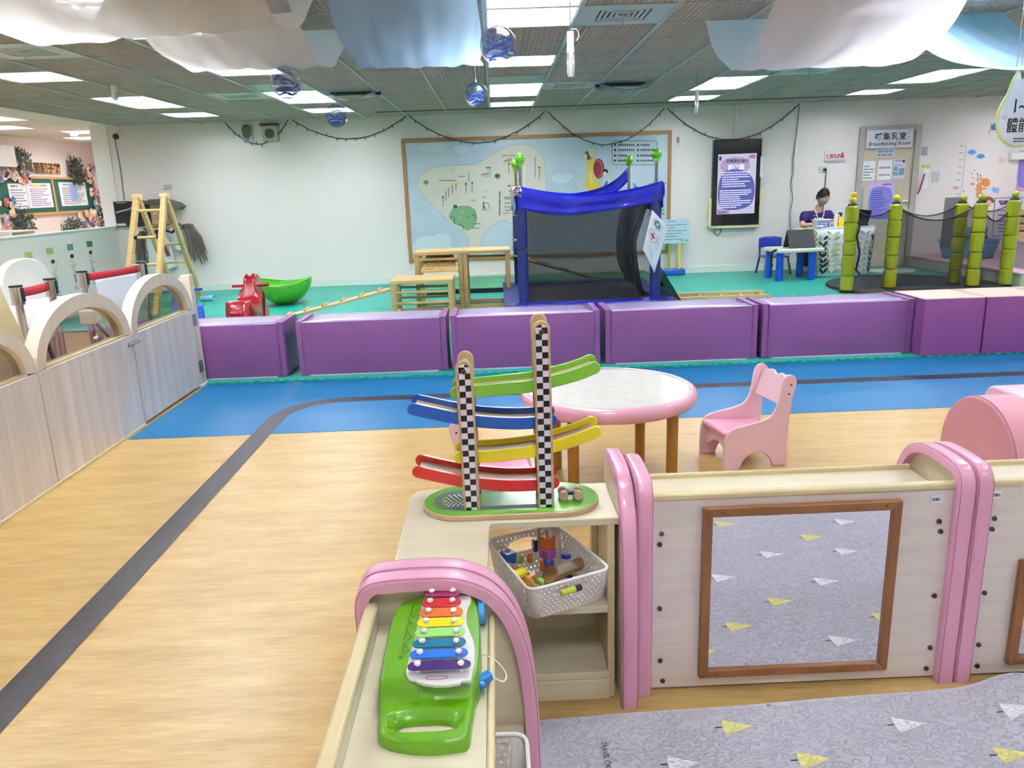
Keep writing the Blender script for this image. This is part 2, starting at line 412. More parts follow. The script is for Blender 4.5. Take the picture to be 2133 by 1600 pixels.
# ------------------------------------------------------------------ ceiling
GX = [-0.02 + 0.61*k for k in range(-9, 16)]
GY = [8.8 + 0.6*k for k in range(-21, 6)]
M_plen = mat('dark_plenum', '24282a', 0.9)
M_tbar = mat('ceiling_grid_bar', 'bcc4be', 0.45)
M_latt = mat('ceiling_lattice', 'd0ccc2', 0.5)
ceil = struct(MB().box(-8.0, 9.0, -3.5, YB+0.15, 3.0, 3.05).build('ceiling', M_plen, smooth=0))
annexe = struct(MB().box(-8.0, GX[0]-0.0, -3.5, 16.2, CE+0.14, CE+0.17).build('ceiling_annexe', mat('annexe_ceiling_tile', 'e4e2de', 0.7), smooth=0))
AN = [(-6.425, 10.6), (-7.035, 11.8), (-6.425, 13.0), (-7.035, 14.2), (-6.425, 8.2), (-7.035, 5.2), (-6.425, 2.2), (-6.425, 14.8)]
MB().box(GX[0]-0.01, GX[0]+0.0, -3.5, YB, CE, CE+0.14).build('edge_trim', M_tbar, annexe, smooth=0)
at_ = None
for i in range(4):
    for j in range(33):
        x = GX[0]-0.61*(i+1)+0.305; y = -3.5+0.6*j+0.3
        if any(abs(x-a) < .3 and abs(y-b) < .3 for a, b in AN): continue
        if at_ is None: at_ = MB().box(x-.302, x+.302, y-.297, y+.297, CE, CE+.012).build('annexe_tile', mat('annexe_ceiling_tile'), annexe, smooth=0); ab = Vector((x, y, 0))
        else: c = at_.copy(); C.objects.link(c); c.location = at_.location + Vector((x, y, 0)) - ab
for i, x in enumerate(GX):
    if x > 8.9: continue
    MB().box(x-0.012, x+0.012, -3.5, YB, CE-0.012, CE+0.012).build('ceiling_runner', M_tbar, ceil, smooth=0)
for y in GY:
    MB().box(GX[0], 9.0, y-0.005, y+0.005, CE-0.006, CE+0.006).build('ceiling_cross_bar', M_tbar, ceil, smooth=0)
LC = {}   # what fills which cell
def cell(cx, cy): return round((cx - GX[0] - 0.305)/0.61), round((cy - GY[0] - 0.3)/0.6)
lights = []
for x in (-3.985, -2.155, 0.285, 2.725, 5.165, 7.605):
    for y in (9.1, 9.7, 10.9, 7.3, 5.5, 4.9, 3.7, 1.9, 0.1, -1.7):
        lights.append((x, y))
for x, y in lights: LC[cell(x, y)] = 'light'
vents = [(0.895, 5.3), (-2.765+0.3, 0), ]
VENT = [(0.895, 5.50), (0.895, 9.1), (-2.765, 9.1), (3.335, 8.5), (-3.375, 6.1)]
for x, y in VENT: LC[cell(x, y)] = 'vent'
FAN = [(-1.545, 9.1), (1.505, 9.1)]
for x, y in FAN: LC[cell(x, y)] = 'fan'
BLANK = [(0.285, 8.5), (-2.155, 8.5), (0.285, 10.3) ]
for x, y in BLANK[:2]: LC[cell(x, y)] = 'blank'
# open lattice panels
def lattice(mb, ox, oy, nx=16, ny=16, LX=0.61, LY=0.6):
    for i in range(1, nx):
        x = ox + LX*i/nx; mb.box(x-0.0022, x+0.0022, oy+0.006, oy+LY-0.006, CE-0.001, CE+0.010)
    for j in range(1, ny):
        y = oy + LY*j/ny; mb.box(ox+0.012, ox+LX-0.012, y-0.0022, y+0.0022, CE-0.001, CE+0.010)
proto = None; cnt = 0; rest = MB()
for i in range(len(GX)-1):
    for j in range(len(GY)):
        if (i, j) in LC or GX[i] > 8.7: continue
        x, y = GX[i], GY[j]
        far = y > 4.2 and not (x > 7.5) and not (x < -4.9 and y < 6)
        if far and cnt < 298:
            if proto is None:
                mb = MB(); lattice(mb, x, y); proto = mb.build('ceiling_panel', M_latt, ceil, smooth=0); pbase = Vector((x, y, 0))
            else:
                c = proto.copy(); C.objects.link(c); c.location = proto.location + Vector((x, y, 0)) - pbase
            cnt += 1
        else:
            for a in range(1, 8): rest.box(x+0.076*a-0.003, x+0.076*a+0.003, y, y+0.6, CE, CE+0.01)
            for a in range(1, 8): rest.box(x, x+0.61, y+0.075*a-0.003, y+0.075*a+0.003, CE, CE+0.01)
rest.build('ceiling_panels_beyond', M_latt, ceil, smooth=0, kind='stuff')
M_blank = mat('blank_ceiling_tile', 'b9c6bd', 0.6)
for x, y in BLANK[:2]:
    MB().box(x-0.29, x+0.29, y-0.29, y+0.29, CE-0.002, CE+0.008).build('ceiling_tile', M_blank, ceil, smooth=0)
# ducts above the lattice
mb = MB()
for y in (5.2, 7.8, 10.6): mb.box(-5.0, 8.5, y-0.2, y+0.2, 2.72, 2.95)
mb.build('duct', mat('duct_grey', '4a5350', 0.7), ceil, smooth=0)

# light fixtures: recessed reflector box, tubes, louvre blades
M_tube = mat('fluorescent_tube', 'ffffff', 0.4, emit=('f4f6ff', LIGHT))
M_refl = mat('reflector', 'f2f2f2', 0.25, metal=0.3)
M_louv = mat('louvre_blade', 'eef0f2', 0.3, metal=0.2)
def make_light(x, y):
    t = thing('ceiling_light', (x, y, CE), '', 'ceiling light')
    b = MB(); F = lambda u, v, w_: Vector((x+u, y+v, w_))
    b.add([F(-.285,-.28,CE),F(.285,-.28,CE),F(.285,.28,CE),F(-.285,.28,CE),F(-.25,-.25,CE+.09),F(.25,-.25,CE+.09),F(.25,.25,CE+.09),F(-.25,.25,CE+.09)],
          [(0,1,5,4),(1,2,6,5),(2,3,7,6),(3,0,4,7),(4,5,6,7)])
    b.build('reflector', M_refl, t, smooth=0)
    MB().ring([(-.298,-.294),(.298,-.294),(.298,.294),(-.298,.294)], [(-.283,-.278),(.283,-.278),(.283,.278),(-.283,.278)], F, CE-.006, CE+.002).build('frame', M_white, t, smooth=0)
    for k in (-0.15, 0.0, 0.15):
        MB().cyl((x-.245, y+k, CE+.055), (x+.245, y+k, CE+.055), 0.017, n=8).build('tube', M_tube, t)
    l = MB()
    for k in range(1, 9): u = -.283+.566*k/9; l.box(x+u-.0012, x+u+.0012, y-.278, y+.278, CE-.002, CE+.022)
    for v in (-.225, -.075, .075, .225): l.box(x-.283, x+.283, y+v-.0012, y+v+.0012, CE-.002, CE+.022)
    l.build('louvre', M_louv, t, smooth=0)
    return t
cols = {-3.985: 'leftmost row', -2.155: 'row right of the leftmost', 0.285: 'centre row', 2.725: 'row over the wall screen', 5.165: 'row over the desk', 7.605: 'row at the far right'}
dist = {10.9: 'nearest the back wall', 9.7: 'second from the back wall', 9.1: 'third from the back wall', 7.3: 'fourth from the back wall', 5.5: 'fifth from the back wall', 4.9: 'sixth from the back wall',
        3.7: 'overhead', 1.9: 'overhead behind the viewer', 1.3: 'just behind the viewer', 0.1: 'above the viewer', -1.1: 'first behind the viewer', -1.7: 'second of the rear pair behind the viewer', -2.9: 'at the rear wall behind the viewer'}
L0 = make_light(*lights[0]); c0 = Vector((lights[0][0], lights[0][1], CE))
for i, (x, y) in enumerate(lights):
    o = L0 if i == 0 else copy_tree(L0)
    o.location = (x, y, CE); o['group'] = 'recessed ceiling lights'
    o['label'] = 'louvred ceiling light, %s, %s' % (dist[y], cols[x])
wh = ['nearest the white post', 'over the half wall', 'over the left end of the notice board', 'over the right end of the notice board', 'nearer the viewer', 'out over the near passage', 'behind the viewer', 'deepest inside behind the end wall']
for i, (x, y) in enumerate(AN):
    o = copy_tree(L0); o.location = (x, y, CE); o['group'] = 'annexe ceiling lights'; o['label'] = 'bright square light in the white annexe ceiling, ' + wh[i]

# air vents
M_vent = mat('vent_white', 'c3cac4', 0.5); M_vdark = mat('vent_dark', '3a4442', 0.7)
vlab = ['square air vent right of the big louvred light near the clear ball', 'square air vent beside the centre light row near the back wall', 'square air vent left of the second light row', 'square air vent over the wall screen', 'square air vent half behind the left white drape']
for (x, y), lb in zip(VENT, vlab):
    t = thing('ceiling_vent', (x, y, CE), lb, 'air vent', 'square ceiling vents'); F = lambda u, v, w_: Vector((x+u, y+v, w_))
    MB().ring(rrect(-.302,.302,-.297,.297,.004,2), rrect(-.17,.17,-.17,.17,.01,2), F, CE-.006, CE+.01).build('face_plate', M_vent, t, smooth=0)
    MB().box(x-.18, x+.18, y-.18, y+.18, CE+.03, CE+.035).build('throat', M_vdark, t, smooth=0)
    for k, s in enumerate((.155, .12, .085, .05)):
        MB().ring([(-s,-s),(s,-s),(s,s),(-s,s)], [(-s+.02,-s+.02),(s-.02,-s+.02),(s-.02,s-.02),(-s+.02,s-.02)], lambda u, v, w_: F(u, v, w_), CE-.004, CE+.004).build('vane', M_vent, t, smooth=0)
    MB().cyl((x, y, CE-.06), (x, y, CE+.02), .006, n=8).ball((x, y, CE-.065), .012, 8).build('adjusting_knob', M_vent, t)
M_defl = mat('deflector_tinted', '8fb4c9', 0.15, alpha=0.55)
for (x, y), lb in zip(FAN, ['ceiling air outlet with bluish curved deflector left of the centre lights', 'ceiling air outlet with bluish curved deflector right of the centre lights']):
    t = thing('air_outlet', (x, y, CE), lb, 'air vent', 'air outlets with deflectors')
    MB().box(x-.302, x+.302, y-.297, y+.297, CE-.004, CE+.01).build('face_plate', M_vent, t, smooth=0)
    MB().box(x-.22, x+.22, y-.06, y+.2, CE-.012, CE-.002).build('slot_grille', M_vdark, t, smooth=0)
    mb = MB(); mb.grid(lambda a, b: Vector((x-.3+.6*a, y-.28+.5*b, CE-.03-.07*math.sin(math.pi*a)*(1-b*.6))), 12, 6); mb.build('deflector', M_defl, t, solid=.003)
    sx = .27 if x < 0 else -.27
    MB().box(x+sx-.06, x+sx+.06, y-.04, y+.06, CE-.04, CE-.004).build('control_box', M_black, t, bev=.004)
# horizontal wire along the ceiling edge
tag(MB().tube([(-1.6, 11.3, CE-.012), (1, 11.25, CE-.016), (3.4, 11.3, CE-.012), (5.2, 11.2, CE-.016)], .006, 6).build('ceiling_wire', M_vdark), 'dark wire running across the mesh ceiling near the back wall', 'wire')

# ================================================================== BENCHES (purple foam barrier)
def cushion(mb, x0, x1, y0, y1, z0, z1, b=0.02, nx=14, ny=6, nz=6, mi=0):
    """soft box: faces bulge out slightly"""
    def face(f, n, m): mb.grid(f, n, m, mi)
    X = lambda a: x0+(x1-x0)*a; Y = lambda a: y0+(y1-y0)*a; Z = lambda a: z0+(z1-z0)*a
    q = lambda a, c: b*((1-(2*a-1)**4)*(1-(2*c-1)**4))
    face(lambda a, c: Vector((X(a), y0-q(a,c), Z(c))), nx, nz); face(lambda a, c: Vector((X(a), y1+q(a,c), Z(c))), nx, nz)
    face(lambda a, c: Vector((X(a), Y(c), z1+q(a,c)*0.5)), nx, ny); face(lambda a, c: Vector((X(a), Y(c), z0)), nx, ny)
    face(lambda a, c: Vector((x0-q(a,c)*.5, Y(a), Z(c))), ny, nz); face(lambda a, c: Vector((x1+q(a,c)*.5, Y(a), Z(c))), ny, nz)
    return mb
BL = ['purple foam bench at the wooden gate, leftmost of the row', 'purple foam bench in front of the tilted ramp with cleats', 'purple foam bench behind the tall toy car tower, before the trampoline',
      'purple foam bench behind the round table', 'purple foam bench behind the pink chair']
BX = [(-2.98, -1.70), (-1.60, -0.42), (-0.385, 0.80), (0.845, 2.06), (2.10, 3.31)]
M_white_band = mat('bench_base_band', 'c9bcd4', 0.5)
for (x0, x1), lb in zip(BX, BL):
    t = thing('foam_bench', ((x0+x1)/2, 6.2, 0.014), lb, 'bench', 'long purple foam benches')
    y0, y1 = 6.0, 6.44
    for xa, xb in ((x0, x0+0.045), (x1-0.045, x1)):
        cushion(MB(), xa, xb, y0+.005, y1, .02, .452, .006).build('end_cap', M_purple, t, bev=.006)
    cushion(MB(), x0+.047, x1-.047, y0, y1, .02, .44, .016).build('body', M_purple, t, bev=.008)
    MB().grid(lambda a, c: Vector((x0+.05+(x1-x0-.1)*a, y0+.004+(y1-y0-.01)*c, .4425+.008*(1-(2*a-1)**4)*(1-(2*c-1)**4))), 14, 6).build('top_panel', M_purglare, t, solid=.004)
    MB().box(x0+.08, x1-.08, y0-.006, y1-.01, .014, .021).build('base_sheet', M_white_band, t, smooth=0)
    mb = MB(); mb.flat([Vector((x1-.24, y0+.05, .4515)), Vector((x1-.08, y0+.05, .4515)), Vector((x1-.08, y0+.08, .4515)), Vector((x1-.24, y0+.08, .4515))]); mb.build('clear_tape', mat('tape_patch', 'ddd2ea', 0.15), t, smooth=0, solid=.002)
for i, (x0, x1) in enumerate([(3.325, 3.80), (3.815, 4.29), (4.305, 4.78)]):
    t = thing('foam_cube', ((x0+x1)/2, 6.1, 0.014), ['magenta foam cube with peach top next to the last long bench', 'magenta foam cube with peach top, second from the long benches', 'magenta foam cube with peach top at the right edge'][i], 'stool', 'magenta foam cubes')
    cushion(MB(), x0, x1, 5.88, 6.36, .014, .46, .012).build('body', M_magenta, t, bev=.008)
    f = lambda a, c: Vector((x0+(x1-x0)*a, 5.88+.48*c, .463+.014*(1-(2*a-1)**4)*(1-(2*c-1)**2)))
    MB().grid(f, 12, 10).build('top_panel', M_peach, t, solid=.006)

# ================================================================== LEFT PARTITION WITH ARCHES AND GATE (plane x=-2.32)
GXF, GTH = -2.32, 0.07  # flat darker green patch painted as the shade inside the mallet recess
def arch_pts(y0, y1, zb, zt, n=20):
    cy = (y0+y1)/2; r = (y1-y0)/2
    return [(cy - r*math.cos(math.pi*i/n), zb + (zt-zb)*math.sin(math.pi*i/n)) for i in range(n+1)]
def arch_panel(name, y0, y1, label, cat, group=None, gate=False):
    t = thing(name, (GXF-GTH/2, (y0+y1)/2, 0), label, cat, group)
    F = lambda u, v, w_: Vector((w_, u, v))
    g = 0.004
    MB().box(GXF-GTH, GXF, y0+g, y1-g, 0.02 if gate else 0.0, 0.60).build('lower_panel', M_gate, t, bev=.003)
    out = arch_pts(y0+g, y1-g, .60, .925); inn = arch_pts(y0+.085, y1-.085, .612, .845)
    mb = MB(); n = len(out)
    vs = [F(u,v,w_) for w_ in (GXF-GTH, GXF) for u, v in out] + [F(u,v,w_) for w_ in (GXF-GTH, GXF) for u, v in inn]
    fs = []
    for i in range(n-1):
        fs += [(i, i+1, n+i+1, n+i), (2*n+i, 3*n+i, 3*n+i+1, 2*n+i+1), (i, 2*n+i, 2*n+i+1, i+1), (n+i, n+i+1, 3*n+i+1, 3*n+i)]
    fs += [(0, n, 3*n, 2*n), (n-1, 3*n-1, 4*n-1, 2*n-1)]
    mb.add(vs, fs).build('arch_frame', M_gatew, t, smooth=35)
    MB().box(GXF-GTH+.005, GXF-.004, y0+.08, y1-.08, .60, .613).build('sill', M_edge, t, smooth=0)
    MB().prism(inn, F, GXF-GTH/2-.003, GXF-GTH/2+.003).build('window_pane', MATS.get('acrylic') or mat_clear('acrylic', 'e9e4dd'), t, smooth=0)
    return t
arch_panel('partition_panel', 1.78, 2.80, 'arched wooden partition panel beyond the left edge nearest the viewer', 'partition', 'arched partition panels')
arch_panel('partition_panel', 2.80, 3.80, 'arched wooden partition panel cut by the left edge, books behind it', 'partition', 'arched partition panels')
arch_panel('partition_panel', 3.80, 4.83, 'arched wooden partition panel left of the gate, fully in view', 'partition', 'arched partition panels')
g = arch_panel('gate', 4.835, 5.85, 'wooden gate door with an arched clear window, hinged beside the purple bench', 'gate', gate=True)
MB().box(GXF-GTH, GXF+.002, 5.853, 5.93, 0, .86).build('hinge_post', M_gatew, g, bev=.003)
MB().box(GXF-GTH-.005, GXF+.012, 5.78, 5.93, 0.0, .02).build('foot_plate', M_white, g, bev=.002)
for z in (.52, .16):
    MB().box(GXF, GXF+.006, 5.815, 5.885, z-.045, z+.045).cyl((GXF+.006, 5.851, z-.045), (GXF+.006, 5.851, z+.045), .006, n=8).build('hinge', M_steel, g)
mb = MB(); mb.box(GXF, GXF+.008, 4.76, 4.90, .535, .555).cyl((GXF+.012, 4.75, .545), (GXF+.012, 4.93, .545), .006, n=8).cyl((GXF+.012, 4.86, .545), (GXF+.035, 4.86, .55), .004, n=6)
mb.build('bolt_latch', M_steel, g)
tag(MB().box(GXF-GTH-.01, GXF+.006, 1.5, 4.83, 0, .014).build('partition_base_strip', M_edge, bev=.002), 'pale wooden strip along the foot of the left partition', 'trim')

# things behind the partition
t = thing('bookcase', (-2.66, 3.75, 0), 'tall slant-sided light wood bookcase behind the left partition, cut by the left edge', 'bookcase')
side = [(4.15, 0.0), (4.15, .62), (3.93, 1.24), (3.75, 1.24), (3.75, 0)]
F = lambda u, v, w_: Vector((w_, u, v))
side2 = [(4.40, 0.0), (4.40, .30), (4.32, .56), (4.10, 1.10), (4.0, 1.25), (3.9, 1.25), (3.9, 0)]
MB().prism(side2, F, -2.66, -2.64).build('side_panel', M_edge, t, bev=.002)
MB().prism(side2, F, -3.38, -3.36).build('side_panel', M_edge, t, bev=.002)
for z, a, b in ((.06, 3.92, 4.38), (.40, 3.92, 4.34), (.74, 3.92, 4.2), (1.1, 3.92, 4.07)):
    MB().box(-3.36, -2.66, a, b, z, z+.018).build('shelf', M_edge, t, bev=.002)
MB().box(-3.36, -2.66, 3.9, 3.915, 0, 1.24).build('back_panel', M_lam, t, smooth=0)
for i, (c, y0, h, nm) in enumerate([('8e1420', 3.38, .27, 'red hardback picture book leaning at the left partition window'), ('5d3a86', 3.50, .245, 'purple hardback picture book behind the red one at the left partition')]):
    t = thing('book', (-2.52, y0, .50), nm, 'book', 'picture books behind the partition')
    MB().box(-2.56, -2.44, y0, y0+.10, .46, .46+h).build('cover', mat('book_%d' % i, c, .4), t, bev=.002)
    MB().box(-2.555, -2.438, y0+.006, y0+.094, .465, .46+h+.002).build('pages', M_paper, t, smooth=0)
tb = thing('low_table', (-2.6, 3.2, 0), 'low wooden shelf holding picture books behind the left partition', 'shelf')
MB().box(-2.85, -2.40, 2.75, 3.88, .445, .46).build('top', M_edge, tb, bev=.002)
for x in (-2.83, -2.44):
    for y in (2.80, 3.84): MB().box(x, x+.03, y-.03, y, 0, .445).build('leg', M_edge, tb, bev=.002)
# belt stanchions
def stanchion(x, y, zt, label):
    t = thing('barrier_post', (x, y, 0), label, 'barrier post', 'chrome belt barrier posts')
    MB().lathe([(0, .0), (.16, .0), (.16, .012), (.14, .03), (.03, .04), (.0, .04)], (x, y, 0), 28).build('base', M_chrome, t)
    MB().cyl((x, y, .04), (x, y, zt-.13), .025, n=16).build('pole', M_chrome, t)
    MB().cyl((x, y, zt-.13), (x, y, zt-.012), .04, n=20).build('belt_head', M_chrome, t)
    MB().cyl((x, y, zt-.012), (x, y, zt), .042, n=20).build('cap', M_black, t)
    MB().box(x+.0, x+.044, y-.012, y+.012, zt-.11, zt-.02).build('belt_slot', M_black, t, smooth=0)
    return t
SP = [(-3.20, 5.18, .90), (-3.21, 5.60, .90), (-3.25, 6.12, .90), (-3.09, 6.80, .90)]
sl = ['chrome belt barrier post half hidden by the tall bookcase', 'chrome belt barrier post above the first full arch', 'chrome belt barrier post left of the hanging white cloth', 'chrome belt barrier post right of the hanging white cloth']
for (x, y, z), lb in zip(SP, sl): stanchion(x, y, z, lb)
M_belt = mat('red_belt', 'b51f2c', .55)
for a, b, lb in ((0, 1, 'short red barrier belt at the left edge'), (2, 3, 'red barrier belt above the hanging white cloth')):
    p, q = SP[a], SP[b]
    mb = MB(); d = (Vector(q[:2]) - Vector(p[:2])).normalized()*.045
    A_ = Vector((p[0]+d.x, p[1]+d.y, 0)); B_ = Vector((q[0]-d.x, q[1]-d.y, 0))
    mb.grid(lambda u, v: A_.lerp(B_, u) + Vector((0, 0, p[2]-.085+.06*v-.004*math.sin(math.pi*u))), 10, 2)
    o = mb.build('barrier_belt', M_belt, solid=.003); tag(o, lb, 'barrier belt')
mb = MB(); p, q = SP[2], SP[3]
mb.grid(lambda u, v: Vector((p[0]+.05+(q[0]-p[0]-.06)*u, p[1]+.08+(q[1]-p[1]-.16)*u*(1-.15*v)+.05*v, p[2]-.085-.60*v)) + Vector((.02*math.sin(u*9+v*3)*v, 0, .0)), 24, 24)
tag(mb.build('hanging_cloth', mat('hanging_white_cloth', 'e9eaf2', .8, bump=(25, .5)), solid=.002), 'crumpled white cloth hanging under the red belt', 'cloth')
# white play kitchen / high chairs behind the belt
M_wp = mat('white_plastic', 'f1efe8', .3, coat=.2)
t = thing('toy_washstand', (-3.75, 6.1, 0), 'white plastic play washstand with rounded back behind the red belt', 'play washstand')
F = lambda u, v, w_: Vector((w_, u, v))
mb = MB(); mb.prism([(5.95, .55), (7.0, .55), (7.0, .80)] + [(6.62+.34*math.cos(R(a)), .80+.18*math.sin(R(a))) for a in range(0, 181, 15)] + [(6.05, .85), (5.95, .80)], F, -4.05, -3.98); mb.build('back_panel', M_wp, t, bev=.01)
mb = MB(); mb.box(-4.0, -3.55, 5.95, 6.9, .48, .62); mb.build('counter', M_wp, t, bev=.03, seg=4)
MB().lathe([(.0, .53), (.10, .535), (.15, .56), (.17, .635), (.18, .64), (.175, .62)], (-3.78, 6.4, 0), 24).build('basin', M_wp, t)
for y in (6.0, 6.85): MB().bar((-3.6, y, .5), (-3.5, y, 0.0), .05, .05).bar((-3.95, y, .5), (-4.0, y, 0.0), .05, .05).build('leg', M_wp, t, bev=.006)
t = thing('child_seat', (-3.4, 5.9, 0), 'white plastic child seat with black legs behind the bookcase', 'chair')
MB().lathe([(0, .40), (.13, .40), (.16, .43), (.165, .47), (.15, .468), (.13, .43), (0, .425)], (-3.58, 5.86, 0), 24).build('seat', M_wp, t)
for a in (45, 135, 225, 315): MB().bar((-3.58+.1*math.cos(R(a)), 5.86+.1*math.sin(R(a)), .41), (-3.58+.16*math.cos(R(a)), 5.86+.16*math.sin(R(a)), 0), .022, .022).build('leg', M_black, t)
t = thing('toy_spider', (-3.56, 5.83, .425), 'small black toy spider on the white child seat', 'toy')
mb = MB(); mb.ball((-3.56, 5.83, .45), .022, 10)
for k in range(8):
    a = R(22+45*k); mb.tube([(-3.56, 5.83, .45), (-3.56+.035*math.cos(a), 5.83+.035*math.sin(a), .47), (-3.56+.06*math.cos(a), 5.83+.06*math.sin(a), .432)], .004, 5)
mb.build('body', M_black, t)
for i, (x, y, z0, z1) in enumerate([(-3.55, 6.45, 0, .78)]):
    pass
t = thing('folded_high_chair', (-3.05, 5.55, 0), 'grey and white folded high chair frame seen through the arch window', 'high chair')
MB().bar((-3.0, 5.65, .62), (-2.65, 5.75, .02), .03, .02).build('leg', M_steel, t); MB().bar((-2.82, 5.35, .5), (-2.82, 5.95, .02), .03, .02).build('leg', M_steel, t)
MB().box(-3.04, -2.92, 5.58, 5.68, .56, .66).build('seat', M_wp, t, bev=.01)
MB().bar((-2.75, 5.55, .25), (-2.9, 5.85, .25), .02, .02).build('crossbar', M_steel, t)

# ================================================================== half wall stickers, annexe notice board
FW = frame((-5.779, 0, 0), (0, 1, 0), (0, 0, 1))   # u = world y, v = z ; outward +x
cols_ = ['a9bd72', '9cb851', '5e8a68', '3f7657']
for i, (y, z) in enumerate([(9.73, .805), (10.2, .82), (10.70, .832), (11.22, .84)]):
    mb = MB(); rect(mb, FW, y-.075, y+.075, z-.04, z+.04, .002)
    tag(mb.build('wall_card', mat('card_%d' % i, cols_[i], .7), solid=.001, smooth=0), ['yellow-green card on the half wall, leftmost of four', 'lime card on the half wall, second from left', 'grey-green card on the half wall, third from left', 'dark green card on the half wall, nearest the corner'][i], 'card', 'green cards on the half wall')
M_skinp = mat('print_skin', 'e8d3c4', .7); M_hairp = mat('print_hair', '2a2a2d', .7); M_shirtp = mat('print_shirt', 'c9cdb0', .7); M_pantp = mat('print_trousers', '8f98ad', .7)
for i, (y, z, lean) in enumerate([(9.80, .62, .06), (10.22, .64, .1), (10.70, .67, 0.0), (11.20, .68, -.04)]):
    mb = MB(); q = .9
    ell(mb, FW, y, z, .045, .055, .002, 0); ell(mb, FW, y+.006, z+.042, .046, .026, .0025, 1)
    mb.flat([FW(y-.02, z-.055, .002), FW(y+.02, z-.055, .002), FW(y+.05+lean*.3, z-.20, .002), FW(y-.04+lean*.3, z-.20, .002)], 2)
    mb.flat([FW(y-.02, z-.08, .0015), FW(y-.11, z-.06-lean, .0015), FW(y-.11, z-.08-lean, .0015), FW(y-.02, z-.11, .0015)], 2)
    mb.flat([FW(y+.02, z-.08, .0015), FW(y+.12, z-.05+lean, .0015), FW(y+.12, z-.07+lean, .0015), FW(y+.02, z-.11, .0015)], 2)
    mb.flat([FW(y-.03, z-.2, .0016), FW(y+.04, z-.2, .0016), FW(y+.03, z-.32, .0016), FW(y-.02, z-.32, .0016)], 3)
    lines_into(mb, FW, y-.06, y+.08, z-.42, z-.34, 3, .012, .002, 4, seed=i)
    tag(mb.build('wall_sticker', [M_skinp, M_hairp, M_shirtp, M_pantp, mat('print_blue', '8295ab', .7)], smooth=0, solid=.0008), ['bending child figure sticker under the leftmost green card', 'child figure sticker waving one arm under the lime card', 'child figure sticker with both arms out under the grey-green card', 'child figure sticker seen sideways under the dark green card'][i], 'sticker', 'exercise figure stickers')
# notice board on annexe wall
XA = -7.85; FA = frame((XA+.001, 0, 0), (0, 1, 0), (0, 0, 1))
t = thing('notice_board', (XA, 14.0, 1.2), 'dark green notice board in a wooden frame on the annexe wall', 'notice board')
M_nb = mat('board_felt', '1e5a49', .8); M_nbf = mat('board_frame', 'bf9460', .45)
mb = MB(); mb.box(XA, XA+.03, 11.9, 15.65, 1.27, 1.83); mb.build('felt_panel', M_nb, t, smooth=0)
for b_ in ((11.86, 15.7, 1.225, 1.27), (11.86, 15.7, 1.83, 1.875)): MB().box(XA, XA+.045, *b_).build('frame_rail', M_nbf, t, bev=.003)
for y in (14.22, 15.68, 11.86): MB().box(XA, XA+.045, y, y+.06, 1.27, 1.83).build('frame_rail', M_nbf, t, bev=.003)
FB = frame((XA+.032, 0, 0), (0, 1, 0), (0, 0, 1))
def poster(name, F, x0, x1, y0, y1, label, base=None, cat='poster', group=None, rows=8, tint=None, d0=.001, h=.012, head=True, seed=1):
    t = thing(name, F((x0+x1)/2, (y0+y1)/2, d0), label, cat, group)
    mb = MB(); rect(mb, F, x0, x1, y0, y1, d0); mb.build('sheet', base or M_paper, t, smooth=0, solid=.001)
    mb = MB()
    if head: lines_into(mb, F, x0+.15*(x1-x0), x1-.15*(x1-x0), y1-(y1-y0)*.14, y1-(y1-y0)*.05, 1, h*1.6, d0+.0015, 0, seed)
    lines_into(mb, F, x0+.1*(x1-x0), x1-.08*(x1-x0), y0+(y1-y0)*.06, y1-(y1-y0)*.2, rows, h, d0+.0015, 0, seed+3)
    mb.build('print', tint or M_grey, t, smooth=0); return t
poster('notice', FB, 12.95, 13.45, 1.34, 1.75, 'white notice with small portrait pictures at the left of the green board', rows=7, h=.02, seed=2)
poster('notice', FB, 13.46, 14.18, 1.35, 1.76, 'wide white schedule sheet with yellow heading on the green board', rows=9, h=.02, tint=mat('print_mauve', '9d93ab', .7), seed=4)
p = poster('notice', FB, 14.45, 15.38, 1.36, 1.78, 'white sheet with a blue picture on the right half of the green board', rows=9, h=.018, seed=6)
mb = MB(); rect(mb, FB, 14.80, 15.05, 1.45, 1.76, .003); mb.build('picture', mat('print_blue_picture', '8ea2cf', .6), p, smooth=0)
mb = MB(); rect(mb, FB, 13.62, 13.88, 1.69, 1.74, .004); tag(mb.build('label_strip', mat('yellow_label', 'd9c766', .6), smooth=0, solid=.001), 'small yellow heading strip on the wide schedule sheet', 'label')
# wooden sign 萬里親子館
t = thing('wooden_sign', (XA, 14.0, 1.9), 'wooden sign reading 里親子館 in dark cut-out characters above the notice board', 'sign')
MB().box(XA, XA+.03, 13.55, 14.62, 1.93, 2.10).build('board', M_nbf, t, bev=.003)
mb = MB(); FS = frame((XA+.031, 0, 0), (0, 1, 0), (0, 0, 1)); text_into(mb, '萬里親子館', FS, 14.08, 1.945, .19, .002, align='CENTER', bold=.006, wscale=1.12)
mb.build('lettering', mat('sign_letters', '4a2f1e', .6), t, smooth=0, solid=.004)
